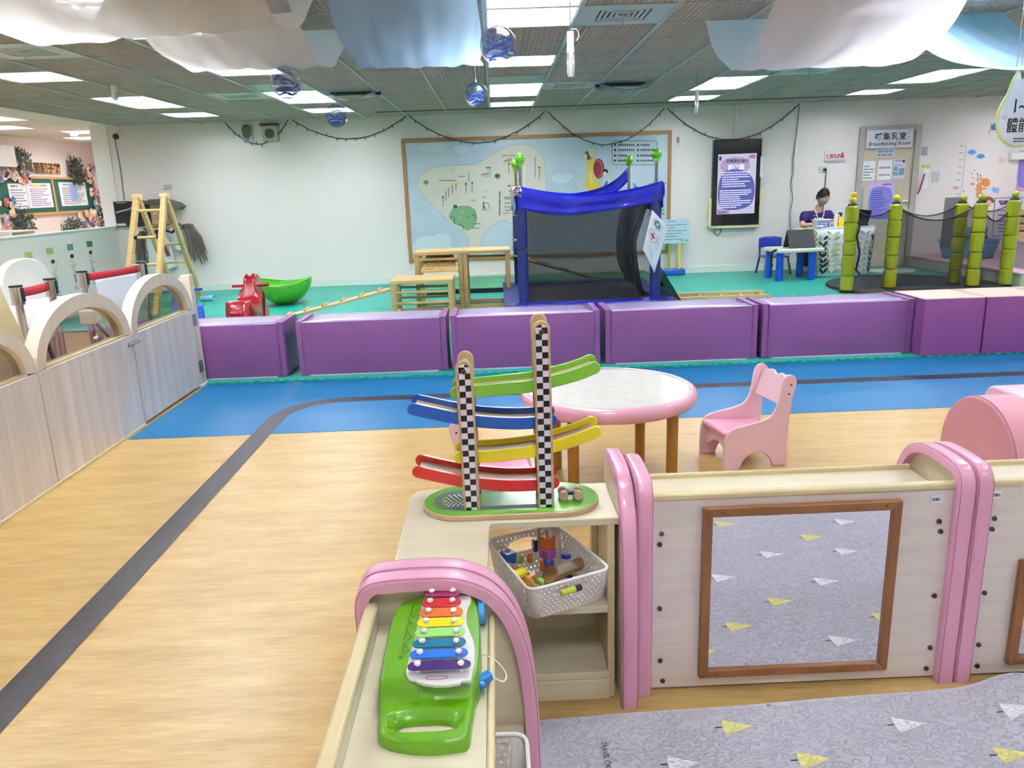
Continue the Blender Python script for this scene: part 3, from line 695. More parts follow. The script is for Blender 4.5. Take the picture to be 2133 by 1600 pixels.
# flowers and foliage around the board
FC = ['e9c7bd', 'd99aa0', 'f0e2cf', '8ea0bd', '5e6f97', 'b0605f', 'e3b27f', 'c9d09a', '6d3142', 'f2d6da', '9db6c9']
FN = ['pale peach', 'dusty pink', 'cream', 'grey-blue', 'slate blue', 'brick red', 'apricot', 'pale lime', 'dark plum', 'pale pink', 'sky blue']
FM = [mat('petal_%d' % i, c, .75) for i, c in enumerate(FC)]
M_leaf = mat('foliage_green', '4a5f45', .7); M_leaf2 = mat('foliage_dark', '38433a', .7)
def flower(c, r, m, rnd, parent=None):
    mb = MB(); c = Vector(c)
    for k in range(6):
        a = 2*math.pi*k/6 + rnd.random(); p = c + Vector((.25*r, math.cos(a)*r*.55, math.sin(a)*r*.55))
        mb.ball(p, r*.55, 6, 0, (.45, 1, 1))
    mb.ball(c+Vector((.45*r, 0, 0)), r*.4, 6, 1)
    return mb.build('paper_flower', [FM[m], FM[(m*3+2) % len(FM)]], parent)
rnd = random.Random(3)
spots = []
for k in range(64):   # right column and lower right cluster
    if k < 38: y = 15.42+rnd.uniform(0, .36); z = .95+1.13*rnd.random()
    else: y = 14.95+rnd.uniform(0, .9); z = .86+.36*rnd.random()
    spots.append((y, z, 'right'))
for k in range(28): spots.append((12.55+rnd.uniform(0, 1.05), 1.78+.32*rnd.random() - .0, 'left'))
for k in range(8): spots.append((12.6+rnd.uniform(0, .45), 1.08+.4*rnd.random(), 'lower left'))
for sd in ('right', 'left', 'lower left'):
    k_ = 0
    for y, z, s in spots:
        if s != sd: continue
        ci = rnd.randrange(len(FM)); o = flower((XA+.03+rnd.uniform(0, .02), y, z), rnd.uniform(.055, .085), ci, rnd)
        tag(o, FN[ci] + {'right': ' paper flower in the cluster right of the green board', 'left': ' paper flower at the upper left of the green board', 'lower left': ' paper flower at the lower left of the green board'}[sd], 'paper flower', 'paper flowers, ' + sd + ' cluster')
def foliage(name, c, ry, rz, n, label, seed, dark=False):
    rnd = random.Random(seed); mb = MB(); cx, cy, cz = c
    for k in range(n):
        a = rnd.random()*2*math.pi; q = math.sqrt(rnd.random()); y = cy+ry*q*math.cos(a); z = cz+rz*q*math.sin(a); x = cx+rnd.uniform(.01, .13)
        L = rnd.uniform(.04, .07); th = rnd.random()*6.28; d = Vector((rnd.uniform(-.3, .3), math.cos(th), math.sin(th)))*L; w_ = Vector((0, -math.sin(th), math.cos(th)))*L*.32
        p = Vector((x, y, z)); mb.flat([p, p+d*.5+w_, p+d, p+d*.5-w_], 0 if rnd.random() < .6 else 1)
    for k in range(7):
        a = -1.57 + (k-3)*.5; mb.tube([(cx+.01, cy, cz-rz*.3), (cx+.05, cy+ry*.6*math.cos(a+3.14), cz+rz*.7*math.sin(a+3.14))], .004, 5, 1)
    tag(mb.build(name, [M_leaf2, M_leaf] if dark else [M_leaf, M_leaf2], smooth=0, kind='thing'), label, 'artificial plant')
foliage('leaf_bunch', (XA, 13.35, 2.14), .26, .17, 260, 'round bunch of green leaves left of the wooden sign', 1)
foliage('leaf_bunch', (XA, 15.1, 1.98), .26, .25, 380, 'tall bunch of grey-green leaves at the upper right corner of the green board', 2, True)
foliage('leaf_bunch', (XA, 13.15, 1.13), .28, .24, 320, 'grey-green leaves at the lower left corner of the green board', 3, True)
foliage('leaf_bunch', (XA, 14.62, .97), .30, .17, 240, 'green leaves with pink buds below the green board', 4)
foliage('leaf_bunch', (XA, 15.72, 1.12), .18, .26, 260, 'dark leaf spray right of the flower column', 5, True)
t = thing('blank_signboard', (XA+.3, 12.4, 2.1), 'plain white hanging signboard cut by the left edge above the notice board', 'signboard')
MB().box(XA+.2, XA+.22, 11.9, 13.0, 2.0, 2.33).build('board', M_white, t, bev=.003)
for y in (12.1, 12.85): MB().cyl((XA+.21, y, 2.33), (XA+.21, y, CE), .003, n=6).build('cord', M_steel, t)
t = thing('wall_shelf', (XA+.3, 12.6, .9), 'white box shelf below the notice board at the left edge', 'shelf')
MB().box(XA, XA+.4, 12.2, 12.85, 1.0, 1.02).build('top', M_white, t, smooth=0); MB().box(XA, XA+.4, 12.83, 12.85, 0, 1.0).build('side', M_white, t, smooth=0); MB().box(XA, XA+.4, 12.2, 12.22, 0, 1.0).build('side', M_white, t, smooth=0)
for i, (y, z) in enumerate([(14.75, 2.36), (15.7, 2.27)]):
    p = at(195, 305, x=XA) if i == 0 else at(192, 312, x=XA)
tag(MB().lathe([(.0, .0), (.05, .0), (.055, .05), (.03, .07), (0, .07)], (-6.6, 12.9, CE-.07), 16).build('smoke_detector', M_white), 'small round detector on the white annexe ceiling', 'smoke detector')
# cctv dome on the post, cable down the post
t = thing('dome_camera', (-5.55, YB-.06, 2.34), 'small grey dome camera at the top left corner of the wall', 'security camera')
MB().cyl((-5.55, YB-.002, 2.37), (-5.55, YB-.06, 2.37), .05, n=16).build('mount', M_white, t); MB().ball((-5.55, YB-.07, 2.34), .045, 14).build('dome', mat('smoked_dome', '4a4038', .15), t)
tag(MB().tube([(-5.60, YB-.01, 2.33), (-5.585, YB-.01, 1.9), (-5.60, YB-.01, 1.42)], .008, 6).build('cable', M_grey), 'grey cable running down the wall from the dome camera', 'cable')

# ================================================================== BACK WALL: craft figure, monitor, ladder
t = thing('monitor', (-5.55, YB-.05, 1.03), 'black flat monitor leaning at the wall corner behind the wooden ladder', 'monitor')
MB().box(-5.75, -5.14, YB-.06, YB-.02, 1.035, 1.41).build('casing', M_black, t, bev=.006)
MB().box(-5.73, -5.16, YB-.064, YB-.059, 1.06, 1.395).build('screen', mat('off_screen', '1c2024', .12), t, smooth=0)
mb = MB(); F = frame((0, YB-.066, 0), (1, 0, 0), (0, 0, 1)); rect(mb, F, -5.735, -5.60, 1.05, 1.085, 0); rect(mb, F, -5.70, -5.55, 1.385, 1.392, 0); mb.build('sticker', mat('cream_sticker', 'd9d6bd', .6), t, smooth=0)
t = thing('craft_figure', (-5.05, YB-.12, .3), 'handmade craft figure with cardboard face and straw tufts on the wall behind the ladder', 'craft figure')
MB().box(-5.17, -4.93, YB-.16, YB-.04, 1.05, 1.36).build('cardboard_head', mat('cardboard', 'b08d6c', .8), t, bev=.01)
F = frame((0, YB-.161, 0), (1, 0, 0), (0, 0, 1)); mb = MB()
for x in (-5.10, -5.0): ell(mb, F, x, 1.20, .022, .03, .001, 0, 14); ell(mb, F, x+.003, 1.195, .012, .018, .002, 1, 12)
mb.flat([F(-5.05, 1.16, .001), F(-5.03, 1.13, .001), F(-5.07, 1.13, .001)], 2); mb.build('face', [mat('eye_white', 'e6ddd0', .6), M_dark, mat('beak', '8a4a2e', .6)], t, smooth=0)
mb = MB(); pts = [(-5.42, 1.34), (-5.30, 1.37), (-5.12, 1.425), (-4.92, 1.425), (-4.72, 1.36), (-4.66, 1.31), (-4.72, 1.26), (-4.85, 1.28), (-5.0, 1.345), (-5.25, 1.36)]
mb.prism(pts, lambda u, v, w_: Vector((u, w_, v)), YB-.24, YB-.05); mb.build('brim', mat('grey_felt', '5b5d55', .8), t, bev=.01)
MB().tube([(-5.70, YB-.1, 1.25), (-5.5, YB-.12, 1.29), (-5.3, YB-.2, 1.36)], .012, 6).build('string', mat('grey_cord', '9a9a96', .7), t)
mb = MB(); mb.tube([(-5.2, YB-.08, 1.03), (-4.7, YB-.08, 1.03)], .018, 8).build('bamboo_rod', M_pine, t)
mb = MB(); mb.prism([(-5.32, .98), (-5.12, 1.0), (-5.0, .82), (-4.92, .4), (-5.35, .3), (-5.42, .7)], lambda u, v, w_: Vector((u, w_, v)), YB-.1, YB-.03); mb.prism([(-4.95, 1.0), (-4.72, .98), (-4.62, .8), (-4.7, .62), (-4.9, .66)], lambda u, v, w_: Vector((u, w_, v)), YB-.1, YB-.03)
mb.build('white_cloth_body', mat('craft_cloth', 'dfe3e2', .8), t, bev=.015)
mb = MB(); mb.bar((-5.14, YB-.13, .98), (-5.0, YB-.13, .58), .05, .015).build('brown_strap', mat('brown_strap', '6b3722', .7), t)
def straw(c, sweep_, n, ln, seed):
    rnd = random.Random(seed); mb = MB()
    for k in range(n):
        s = rnd.random(); dx = sweep_*(.2+.8*s); a = Vector(c)+Vector((rnd.uniform(-.04, .04), rnd.uniform(-.04, .04), rnd.uniform(-.03, .03)))
        L = ln*rnd.uniform(.7, 1.1)
        mb.tube([a, a+Vector((dx*.45, -.03*rnd.random(), .02)), a+Vector((dx*.85, -.05*rnd.random(), -L*.45)), a+Vector((dx, -.05*rnd.random(), -L))], .006, 4)
    return mb
straw((-4.74, YB-.1, 1.0), .30, 80, .50, 1).build('straw_tuft', mat('straw_grey', '6f665c', .8), t, kind='stuff')
straw((-5.30, YB-.1, .92), -.20, 60, .42, 2).build('straw_tuft', MATS['straw_grey'], t, kind='stuff')
mb = MB(); mb.tube([(-5.28, YB-.2, 1.0), (-5.15, YB-.24, .93), (-5.0, YB-.22, .98), (-4.86, YB-.22, .93), (-4.74, YB-.2, 1.06)], .02, 8); mb.build('black_band', M_black, t)

t = thing('wooden_ladder', (-4.42, 10.3, .014), 'pine A-frame climbing ladder with round rungs at the back left', 'ladder')
LXa, LXb = -4.60, -4.245
FT, BT, TT, TZ = 9.50, 11.08, 10.30, 1.43
for x in (LXa, LXb):
    MB().bar((x, TT-.03, TZ), (x-.02 if x == LXa else x+.02, FT, .014), .062, .075).build('front_leg', M_pine, t, bev=.004)
    MB().bar((x, TT+.05, TZ-.03), (x, BT, .014), .05, .075).build('rear_leg', M_pine, t, bev=.004)
    mb = MB(); mb.prism([(-.045, 0), (.045, 0), (.06, .03), (.045, .075), (-.045, .075), (-.06, .03)], lambda u, v, w_: Vector((w_, TT+u, TZ+v-.01)), x-.05, x+.05); mb.build('cap_block', M_pinex, t, bev=.006)
for k, f in enumerate((.10, .33, .56, .79)):
    z = TZ+(0-TZ)*f; y = TT-.03+(FT-TT)*f; MB().cyl((LXa, y, z), (LXb, y, z), .018, n=12).build('rung', M_pinex, t)
for k, f in enumerate((.42, .60, .78)):
    z = TZ*(1-f); y = TT+.05+(BT-TT)*f; MB().cyl((LXa, y, z), (LXb, y, z), .018, n=12).build('rung', M_pinex, t)
for x in (LXa+.035, LXb-.03):
    f = .33; MB().cyl((x-.02, TT-.03+(FT-TT)*f, TZ*(1-f)), (x+.03, TT-.03+(FT-TT)*f, TZ*(1-f)), .026, n=12).build('black_wrap', M_black, t)
t = thing('plastic_cup', (-4.15, 10.9, .014), 'small light blue plastic cup lying by the ladder foot', 'cup')
MB().cyl((-4.17, 10.85, .05), (-3.98, 10.83, .055), .033, .042, 16, cap=False).build('wall', mat('cup_blue', '76b5da', .3), t, solid=.003)
MB().cyl((-4.172, 10.85, .05), (-4.168, 10.85, .05), .033, .033, 16).build('base', MATS['cup_blue'], t)
F = frame((0, YB-.003, 0), (1, 0, 0), (0, 0, 1))
tag(MB().box(-4.98, -4.86, YB-.012, YB, 1.565, 1.63).build('blank_plate', mat('plate_grey', 'b9bcb8', .5), bev=.003), 'grey blank cover plate on the wall above the ladder', 'wall plate')

# rocking horses and bowl
def rocker(loc, rz, col, label):
    cx, cy, cz = loc
    t = thing('rocking_horse', loc, label, 'rocking toy', 'plastic rocking horses')
    m = mat('rocker_' + col, {'red': 'a81320', 'blue': '1d55c8'}[col], .28, coat=.4)
    M_ = Matrix.Translation(loc) @ Matrix.Rotation(rz, 4, 'Z') @ Matrix.Scale(.93, 4)
    f = lambda u, v, w_: M_ @ Vector((w_, u, v))
    body = [(-.36, .0), (-.28, -.0), (0, -.0)]
    # profile in the y-z plane: rocker base, saddle, neck and head
    prof = [(-.40, .16), (-.34, .08), (-.2, .02), (0, 0), (.2, .02), (.34, .08), (.42, .18), (.40, .28), (.34, .30), (.30, .42), (.33, .52), (.40, .55), (.42, .60), (.38, .66), (.28, .68), (.20, .64), (.15, .54), (.10, .42), (.0, .37), (-.12, .37), (-.2, .42), (-.28, .46), (-.33, .40), (-.36, .28)]
    pts = [tuple(p) for p in [(q.x, q.y) for q in bez([Vector((a, b, 0)) for a, b in prof + prof[:1]], 3)[:-1]]]
    lay = [(-.125, .92), (-.10, .985), (-.06, 1.0), (.06, 1.0), (.10, .985), (.125, .92)]
    mb = MB(); n = len(pts); vs = []
    for w_, s in lay:
        for u, v in pts:
            up = max(0, v-.46)/.35; ww = w_*(1-.50*min(1, up*3.2)) ; vs.append(f(u*s, .28+(v-.28)*s if v < .4 else v*.985+.006*(1 if s == 1 else 0), ww))
    fs = [(i*n+k, i*n+(k+1) % n, (i+1)*n+(k+1) % n, (i+1)*n+k) for i in range(5) for k in range(n)] + [tuple(range(n))[::-1], tuple(range(5*n, 6*n))]
    mb.add(vs, fs).build('body', m, t, smooth=60)
    MB().cyl(f(.20, .56, -.20), f(.20, .56, .20), .016, n=12).build('handlebar', m, t)
    for s in (-1, 1):
        MB().prism([(-.30, .04), (.30, .04), (.38, .16), (.30, .22), (.1, .14), (-.1, .14), (-.30, .24), (-.38, .14)], f, s*.125, s*.15).build('rocker_rail', m, t, bev=.01)
        MB().ball(f(.22, .67, s*.035), .018, 10, 0, (.8, 1, 1)).build('ear', m, t)
    MB().box(-.07, .07, -.385, -.33, .22, .36, 0, M_).build('rear_bump', m, t, bev=.02, seg=3)
    mb = MB(); FF = frame(M_ @ Vector((0, -.388, .3)), M_.to_3x3() @ Vector((1, 0, 0)), (0, 0, 1)); mb.ring([(-.05,-.04),(.05,-.04),(.05,.04),(-.05,.04)], [(-.04,-.03),(.04,-.03),(.04,.03),(-.04,.03)], FF, 0, .004); mb.build('moulded_badge', m, t)
    return t
rocker((-2.53, 7.75, .014), 0, 'red', 'shiny red plastic rocking horse seen from behind, beside the green bowl')
rocker((-3.05, 7.55, .014), R(28), 'blue', 'blue plastic rocking horse half hidden behind the gate')
t = thing('balance_bowl', (-2.83, 10.25, .014), 'lime green plastic rocking bowl with a wavy rim on the teal mat', 'play bowl')
M_lime = mat('lime_plastic', '58b41d', .28, coat=.3); mb = MB()
def bowl(a, b):
    th = 2*math.pi*a; rim = .30+.035*math.cos(2*th); r = .36*math.sin(b*math.pi/2)**.75 if b else 0; z = rim*(1-math.cos(b*math.pi/2))**.8
    return Vector((-2.83+r*math.cos(th), 10.25+r*math.sin(th), .02+z))
mb.grid(bowl, 48, 14).build('shell', M_lime, t, solid=.012, smooth=70)
mb = MB(); mb.tube([bowl(i/48, 1) for i in range(48)], .01, 8, closed=True).build('rim', M_lime, t)

# ================================================================== wooden climbing set
def cube_frame(x0, x1, y0, y1, z1, label, rails=(), top=True):
    t = thing('climbing_cube', ((x0+x1)/2, (y0+y1)/2, .014), label, 'climbing frame', 'pine climbing cubes'); s = .052
    for x in (x0, x1-s):
        for y in (y0, y1-s): MB().box(x, x+s, y, y+s, .014, z1-.04).build('post', M_pine, t, bev=.003)
    MB().box(x0-.004, x1+.004, y0-.004, y1+.004, z1-.04, z1).build('top_board', M_pinex, t, bev=.006)
    for y in (y0, y1-s): MB().box(x0+s, x1-s, y+.005, y+s-.005, .014, .066).build('bottom_rail', M_pinex, t, bev=.003)
    for x in (x0, x1-s): MB().box(x+.005, x+s-.005, y0+s, y1-s, .014, .066).build('bottom_rail', M_pine, t, bev=.003)
    for z, y in rails: MB().cyl((x0+s, y, z), (x1-s, y, z), .016, n=10).build('rung', M_pinex, t)
    return t
cube_frame(-.975, -.405, 9.2, 9.72, .71, 'taller pine climbing cube with the cleated slope inside, left of the pair', rails=[(.62, 9.23)])
cube_frame(-.40, .16, 9.2, 9.72, .71, 'taller open pine climbing cube beside the blue trampoline', rails=[(.60, 9.70)])
cube_frame(-1.19, -.50, 8.55, 9.10, .455, 'low pine climbing cube in front of the taller pair', rails=[(.32, 8.58), (.2, 8.58), (.32, 9.07), (.2, 9.07)])
t = thing('cleated_ramp', (-.8, 9.3, .45), 'pine climbing board with staggered cleats leaning inside the taller cube', 'climbing board')
A0 = Vector((-.93, 9.13, .47)); 
def tilt(u, v, w_): return Vector((-.90+u-.02*v, 9.12+.36*v, .475+.165*v+w_))
MB().prism([(0, 0), (.43, 0), (.40, 1), (.07, 1)], tilt, 0, .02).build('board', M_pinex, t, bev=.002)
for i in range(6):
    v = .06+.15*i
    for u in ((.05 + .012*i, .15 + .01*i) if 1 else 0, (.22+.005*i, .32+.003*i)):
        mb = MB(); mb.prism([(u[0], v), (u[1], v), (u[1], v+.05), (u[0], v+.05)], tilt, .02, .036); mb.build('cleat', M_pine, t, bev=.002)
for z in (.14, .22, .30, .38, .46, .54): MB().cyl((-.46, 9.25, z), (-.46, 9.67, z), .012, n=8).build('side_rung', M_pine, t)
def plank(a, b, wid, label, n, name='balance_ramp'):
    a = Vector(a); b = Vector(b); t = thing(name, b, label, 'ramp', 'pine ramps with crosswise dowels'); d = (b-a); y = Vector((0, 0, 1)).cross(d).normalized()
    MB().bar(a, b, wid, .022).build('board', M_pinex, t, bev=.003)
    for k in range(n):
        p = a+d*((k+.7)/(n+.4)); nn = d.cross(y).normalized(); nn = nn if nn.z > 0 else -nn
        MB().cyl(p-y*(wid*.42)+nn*.022, p+y*(wid*.42)+nn*.022, .017, n=10).build('dowel', M_pine, t)
    for e in (a,): MB().bar(e+Vector((0, -wid*.3, -.03)), e+Vector((0, wid*.3, -.03)), .03, .05).build('hook_block', M_pine, t)
plank((-1.2, 8.80, .345), (-2.55, 8.80, .04), .26, 'pine ramp with round cleats sloping down to the left from the low cube', 6)
plank((.19, 9.60, .60), (1.75, 10.40, .04), .26, 'pine ramp sloping down to the right behind the trampoline net', 6)
t = thing('floor_ladder', (2.6, 9.1, .014), 'pine ladder lying flat on the teal mat right of the trampoline', 'ladder')
for y in (8.93, 9.30): MB().box(1.7, 3.2+(y > 9)*.05, y-.02, y+.02, .03, .10).build('rail', M_pinex, t, bev=.003)
for k in range(6): MB().cyl((1.9+.25*k, 8.94, .065), (1.95+.25*k, 9.29, .065), .014, n=8).build('rung', M_pine, t)
for y in (8.93, 9.30): MB().cyl((3.15, y-.022, .065), (3.15, y-.020, .065), .01, n=8).build('bolt', M_screw, t)
t = thing('gym_mat', (0.8, 11.3, .014), 'dark green folding gym mat with black edge lying against the back wall', 'gym mat')
for k in range(3): MB().box(-.98+1.1*k, .115+1.1*k, 10.65, 12.05, .016, .085).build('mat_section', mat('gym_green', '3a9067', .5), t, bev=.008)
MB().box(-.98, 2.32, 10.62, 10.65, .016, .075).build('black_edge', M_black, t, smooth=0)

# ================================================================== trampoline
t = thing('trampoline', (1.0, 8.8, .014), 'blue rectangular toddler trampoline with black net enclosure and lime ball finials', 'trampoline')
X0, X1, Y0, Y1 = .27, 1.64, 7.98, 9.6
M_bv = mat('royal_blue_vinyl', '1522c0', .22, coat=.5, bump=(7, .5)); M_bs = mat('navy_sleeve', '1b2a72', .5, bump=(30, .3)); M_net = mat_net('black_net', '141517', .66); M_netd = mat_net('bunched_net', '101113', .9)
M_ballg = mat('lime_finial', '63b51e', .2, coat=.5); M_pole = mat('galvanised_pole', '8b8d90', .3, metal=.9)
def pad(z0, z1, w_):
    for a, b in (((X0-.1, Y0-.1), (X1+.1, Y0-.1)), ((X1+.1, Y0-.1), (X1+.1, Y1+.1)), ((X1+.1, Y1+.1), (X0-.1, Y1+.1)), ((X0-.1, Y1+.1), (X0-.1, Y0-.1))):
        yield a, b
for (a, b) in pad(0, 0, 0):
    x0, x1 = min(a[0], b[0])-.1, max(a[0], b[0])+.1; y0, y1 = min(a[1], b[1])-.1, max(a[1], b[1])+.1
    cushion(MB(), x0, x1, y0, y1, .20, .25, .004).build('frame_pad', M_bv if y1 < 9 and x1-x0 > 1 else M_bs, t, bev=.012, seg=3)
MB().box(X0, X1, Y0, Y1, .225, .23).build('jumping_mat', mat('jump_mat', '17181b', .8), t, smooth=0)
MB().tube(rr := [Vector((x, y, .10)) for x, y in rrect(X0-.15, X1+.15, Y0-.15, Y1+.15, .12, 5)], .02, 8, closed=True).build('frame_tube', M_pole, t)
for x in (X0, X1):
    for y in (Y0, Y1): MB().cyl((x, y-.1, .014), (x, y-.1, .2), .018, n=10).build('foot', M_pole, t)
for i, (x, y) in enumerate(((X0, Y0), (X1, Y0), (X0, Y1), (X1, Y1))):
    MB().cyl((x, y, .2), (x, y, 1.66), .016, n=10).build('pole', M_pole, t)
    mb = MB(); mb.cyl((x, y, .24), (x, y, .78), .055, n=14).cyl((x, y, .80), (x, y, 1.34), .055, n=14).build('foam_sleeve', M_bs, t, bev=.01)
    MB().ball((x, y, 1.69), .052, 18).cyl((x, y, 1.62), (x, y, 1.66), .03, .035, 12).build('finial', M_ballg, t)
# valance of shiny blue vinyl, sagging between the poles
def val(p, q, s0, h, sag, seed, name='valance', peak=0):
    p = Vector(p); q = Vector(q); mb = MB()
    def f(u, v):
        a = p.lerp(q, u); top = s0 - sag*4*u*(1-u) + peak*math.exp(-u/.16); d = (q-p).normalized(); n_ = Vector((d.y, -d.x, 0))
        wob = .018*math.sin(u*17+seed)+.012*math.sin(u*31+2*v+seed)
        return a + n_*(.06+wob*(v) + .01*math.sin(6*v)) + Vector((0, 0, top - h*(1+.12*math.sin(u*5+seed))*v))
    mb.grid(f, 40, 6).build(name, M_bv, t, solid=.006, smooth=60)
val((X0-.03, Y0, 0), (X1+.05, Y0, 0), 1.43, .20, .10, 1)
val((X1, Y0-.05, 0), (X1, Y1+.05, 0), 1.42, .22, .09, 2)
val((X1+.0, Y1, 0), (X0-.02, Y1, 0), 1.37, .16, .06, 3, peak=.24)
val((X0, Y1+.05, 0), (X0, Y0-.05, 0), 1.42, .22, .07, 4)
def net(name, p, q, z0, z1, sag, m=M_net):
    p = Vector(p); q = Vector(q); mb = MB(); d = (q-p).normalized(); n_ = Vector((d.y, -d.x, 0))
    mb.grid(lambda u, v: p.lerp(q, u)+n_*(-.02*math.sin(math.pi*u)*math.sin(math.pi*v))+Vector((0, 0, z0+(z1-sag*4*u*(1-u)-z0)*v)), 16, 8); mb.build(name, m, t, smooth=60)
net('net_panel', (X0, Y0+.02, 0), (X1, Y0+.02, 0), .24, 1.25, .05); net('net_panel', (X0, Y1, 0), (X1, Y1, 0), .24, 1.25, .05)
net('net_panel', (X0, Y0, 0), (X0, Y1, 0), .24, 1.25, .05)
mb = MB()
mb.grid(lambda u, v: Vector((X1-.02-.13*math.sin(3*v)-.05*math.sin(9*u)*1.0 + .0*u, Y0+.25+1.25*u**1.4, 1.25-1.0*v - .05*math.sin(8*v+3*u))), 20, 20); mb.build('bunched_net', M_netd, t, smooth=60)
mb = MB(); mb.grid(lambda u, v: Vector((X1+.03+.30*v*u, Y0+.25-.25*u, .62-.48*v-.02*math.sin(9*u))), 8, 8); mb.build('net_skirt', M_netd, t, smooth=60)
mb = MB(); random.seed(5)
for k in range(14): mb.ball((X0-.04+random.uniform(-.03, .04), Y0-.075, 1.37+random.uniform(-.05, .05)), .016, 6, k % 3)
mb.build('sparkle_bow', [mat('bow_red', 'd03048', .3), mat('bow_white', 'e9e9f4', .3), mat('bow_teal', '3fa6a0', .3)], t)
MB().tube([(X0+.03, Y0-.02, 1.40), (X0+.05, Y0-.03, 1.62)], .006, 6).build('cord', M_white, t)
# rules paper hung on the right front pole
def curl(u, v, d=0): return Vector((1.50+.17*u+.05*v, 7.80-.03*math.sin(3*u)+.05*math.sin(4*v)*u-d, .60+.62*v-.16*u+.03*u*u))
t2 = thing('rules_sheet', (1.6, 7.8, .6), 'curled white rules sheet with green circle and red cross hung on the trampoline pole', 'paper sign')
P_ = [(1357, 438), (1392, 468), (1362, 568), (1337, 540), (1341, 478)]
def sh(u, v, d=0):
    # bilinear across the hanging sheet, corner-hung
    a = at(1358, 437, y=7.80); b = at(1391, 475, y=7.84); c = at(1364, 570, y=7.80); e = at(1338, 520, y=7.76)
    p = a.lerp(b, u).lerp(e.lerp(c, u), v); return p + Vector((0, -d-.03*math.sin(3*u+v), 0))
mb = MB(); mb.grid(sh, 10, 14).build('sheet', mat('rules_paper', 'f0effa', .5), t2, solid=.001)
mb = MB()
def sring(cu, cv, r0, r1, mi, n=20):
    for k in range(n):
        a, b = 2*math.pi*k/n, 2*math.pi*(k+1)/n
        mb.flat([sh(cu+r*math.cos(x)*1.0, cv+r*math.sin(x)*.42, .003) for r, x in ((r0, a), (r1, a), (r1, b), (r0, b))], mi)
sring(.42, .17, .08, .17, 0); sring(.42, .17, .22, .24, 1); sring(.34, .47, .24, .265, 1)
for a, b, c, d in ((.22, .46, .46, .48), (.32, .36, .40, .54)): mb.flat([sh(a, c-.015, .004), sh(b, c-.015, .004), sh(b, d+.015, .004), sh(a, d+.015, .004)], 2)
for k in range(3): sring(.68-.2*(k == 2), .36+.2*k, .07, .085, 1, 14)
for (a, b), (c, d) in [((.66,.40),(.55,.52)),((.62,.45),(.8,.46)),((.68,.6),(.6,.72)),((.48,.8),(.42,.92)),((.48,.8),(.62,.9)),((.3,.62),(.36,.78))]:
    p, q = sh(a, b, .003), sh(c, d, .003); s_ = Vector((.0015, 0, .0015)); mb.flat([p-s_, q-s_, q+s_, p+s_], 1)
mb.build('drawing', [mat('print_teal', '1d7c76', .6), mat('print_line', '7c7c9c', .6), mat('print_crimson', 'b52c52', .6)], t2, smooth=0)

# ================================================================== map banner on the wall
t = thing('map_board', (.7, YB-.03, .33), 'large illustrated area map banner in a wooden frame on the back wall', 'map board')
bx0, bx1, bz0, bz1 = -1.36, 2.71, .335, 2.168; fw = .055; ym = YB-.02
FM_ = frame((0, YB-.014, 0), (1, 0, 0), (0, 0, 1))
mb = MB(); rect(mb, FM_, bx0+.02, bx1-.02, bz0+.02, bz1-.02, 0); mb.build('banner', mat('banner_blue', 'c3d3de', .5, var=('b3c6d4', (1.2, 1.2, 1.2), .15)), t, smooth=0)
M_mf = mat('map_frame_wood', '9c7444', .45)
for b_ in ((bx0, bx1, bz1-fw, bz1), (bx0, bx1, bz0, bz0+fw)): MB().box(b_[0], b_[1], YB-.03, YB, b_[2], b_[3]).build('frame_rail', M_mf, t, bev=.003)
for b_ in ((bx0, bx0+fw), (bx1-fw, bx1)): MB().box(b_[0], b_[1], YB-.03, YB, bz0+fw, bz1-fw).build('frame_rail', M_mf, t, bev=.003)
def W6(px, py, d=.002):     # crop of the photo magnified 3.555 from (820,260)
    d = d*2+.0 if d > .002 and d not in (.0036, .0042) else d
    p = at(820+px/3.555, 260+py/3.555, y=YB-.014); return p + Vector((0, -d, 0))
def WA(px, py, d=.002):     # crop magnified 7.11
    p = at(820+px/7.11, 260+py/7.11, y=YB-.014); return p + Vector((0, -d, 0))
isl = [(180,430),(195,375),(260,325),(330,308),(450,298),(590,295),(650,270),(720,225),(800,180),(880,150),(940,142),(1000,152),(1060,190),(1105,235),(1120,330),(1128,430),(1135,560),(1110,680),(1040,735),(980,750),(920,750),(860,725),(830,712),(790,710),(740,740),(680,800),(650,850),(640,950),(560,955),(555,870),(540,820),(480,770),(390,700),(340,650),(300,612),(240,550),(190,490)]
isl3 = [(p.x, p.y) for p in bez([Vector((a, b, 0)) for a, b in isl+isl[:1]], 4)[:-1]]
mb = MB(); mb.flat([W6(a, b, .0036) for a, b in isl3], 0)
n = len(isl3)
for i in range(n):
    a, b = isl3[i], isl3[(i+1) % n]; dd = Vector((b[0]-a[0], b[1]-a[1])); nn = Vector((-dd.y, dd.x)).normalized()*1.2
    mb.flat([W6(a[0]-nn.x, a[1]-nn.y, .0042), W6(b[0]-nn.x, b[1]-nn.y, .0042), W6(b[0]+nn.x, b[1]+nn.y, .0042), W6(a[0]+nn.x, a[1]+nn.y, .0042)], 1)
mb.build('island_print', [mat('print_island', 'd6d2c6', .55), mat('print_coast', '8fa39a', .6)], t, smooth=0)
mb = MB()   # clouds, slightly paler
for ci_, (cx, cy, rx, ry) in enumerate(((290,170,110,35),(1240,400,70,35),(250,880,90,60),(350,860,80,55),(220,920,110,50),(380,920,60,40),(1300,380,40,20),(500,180,60,30))):
    mb = MB(); mb.flat([W6(cx+rx*math.cos(a), cy+ry*math.sin(a), 0.0006+.0003*ci_) for a in [2*math.pi*k/24 for k in range(24)]], 0); mb.build('cloud_print', mat('print_cloud', 'ccdbe2', .55), t, smooth=0)
mb = MB()   # green park, trees
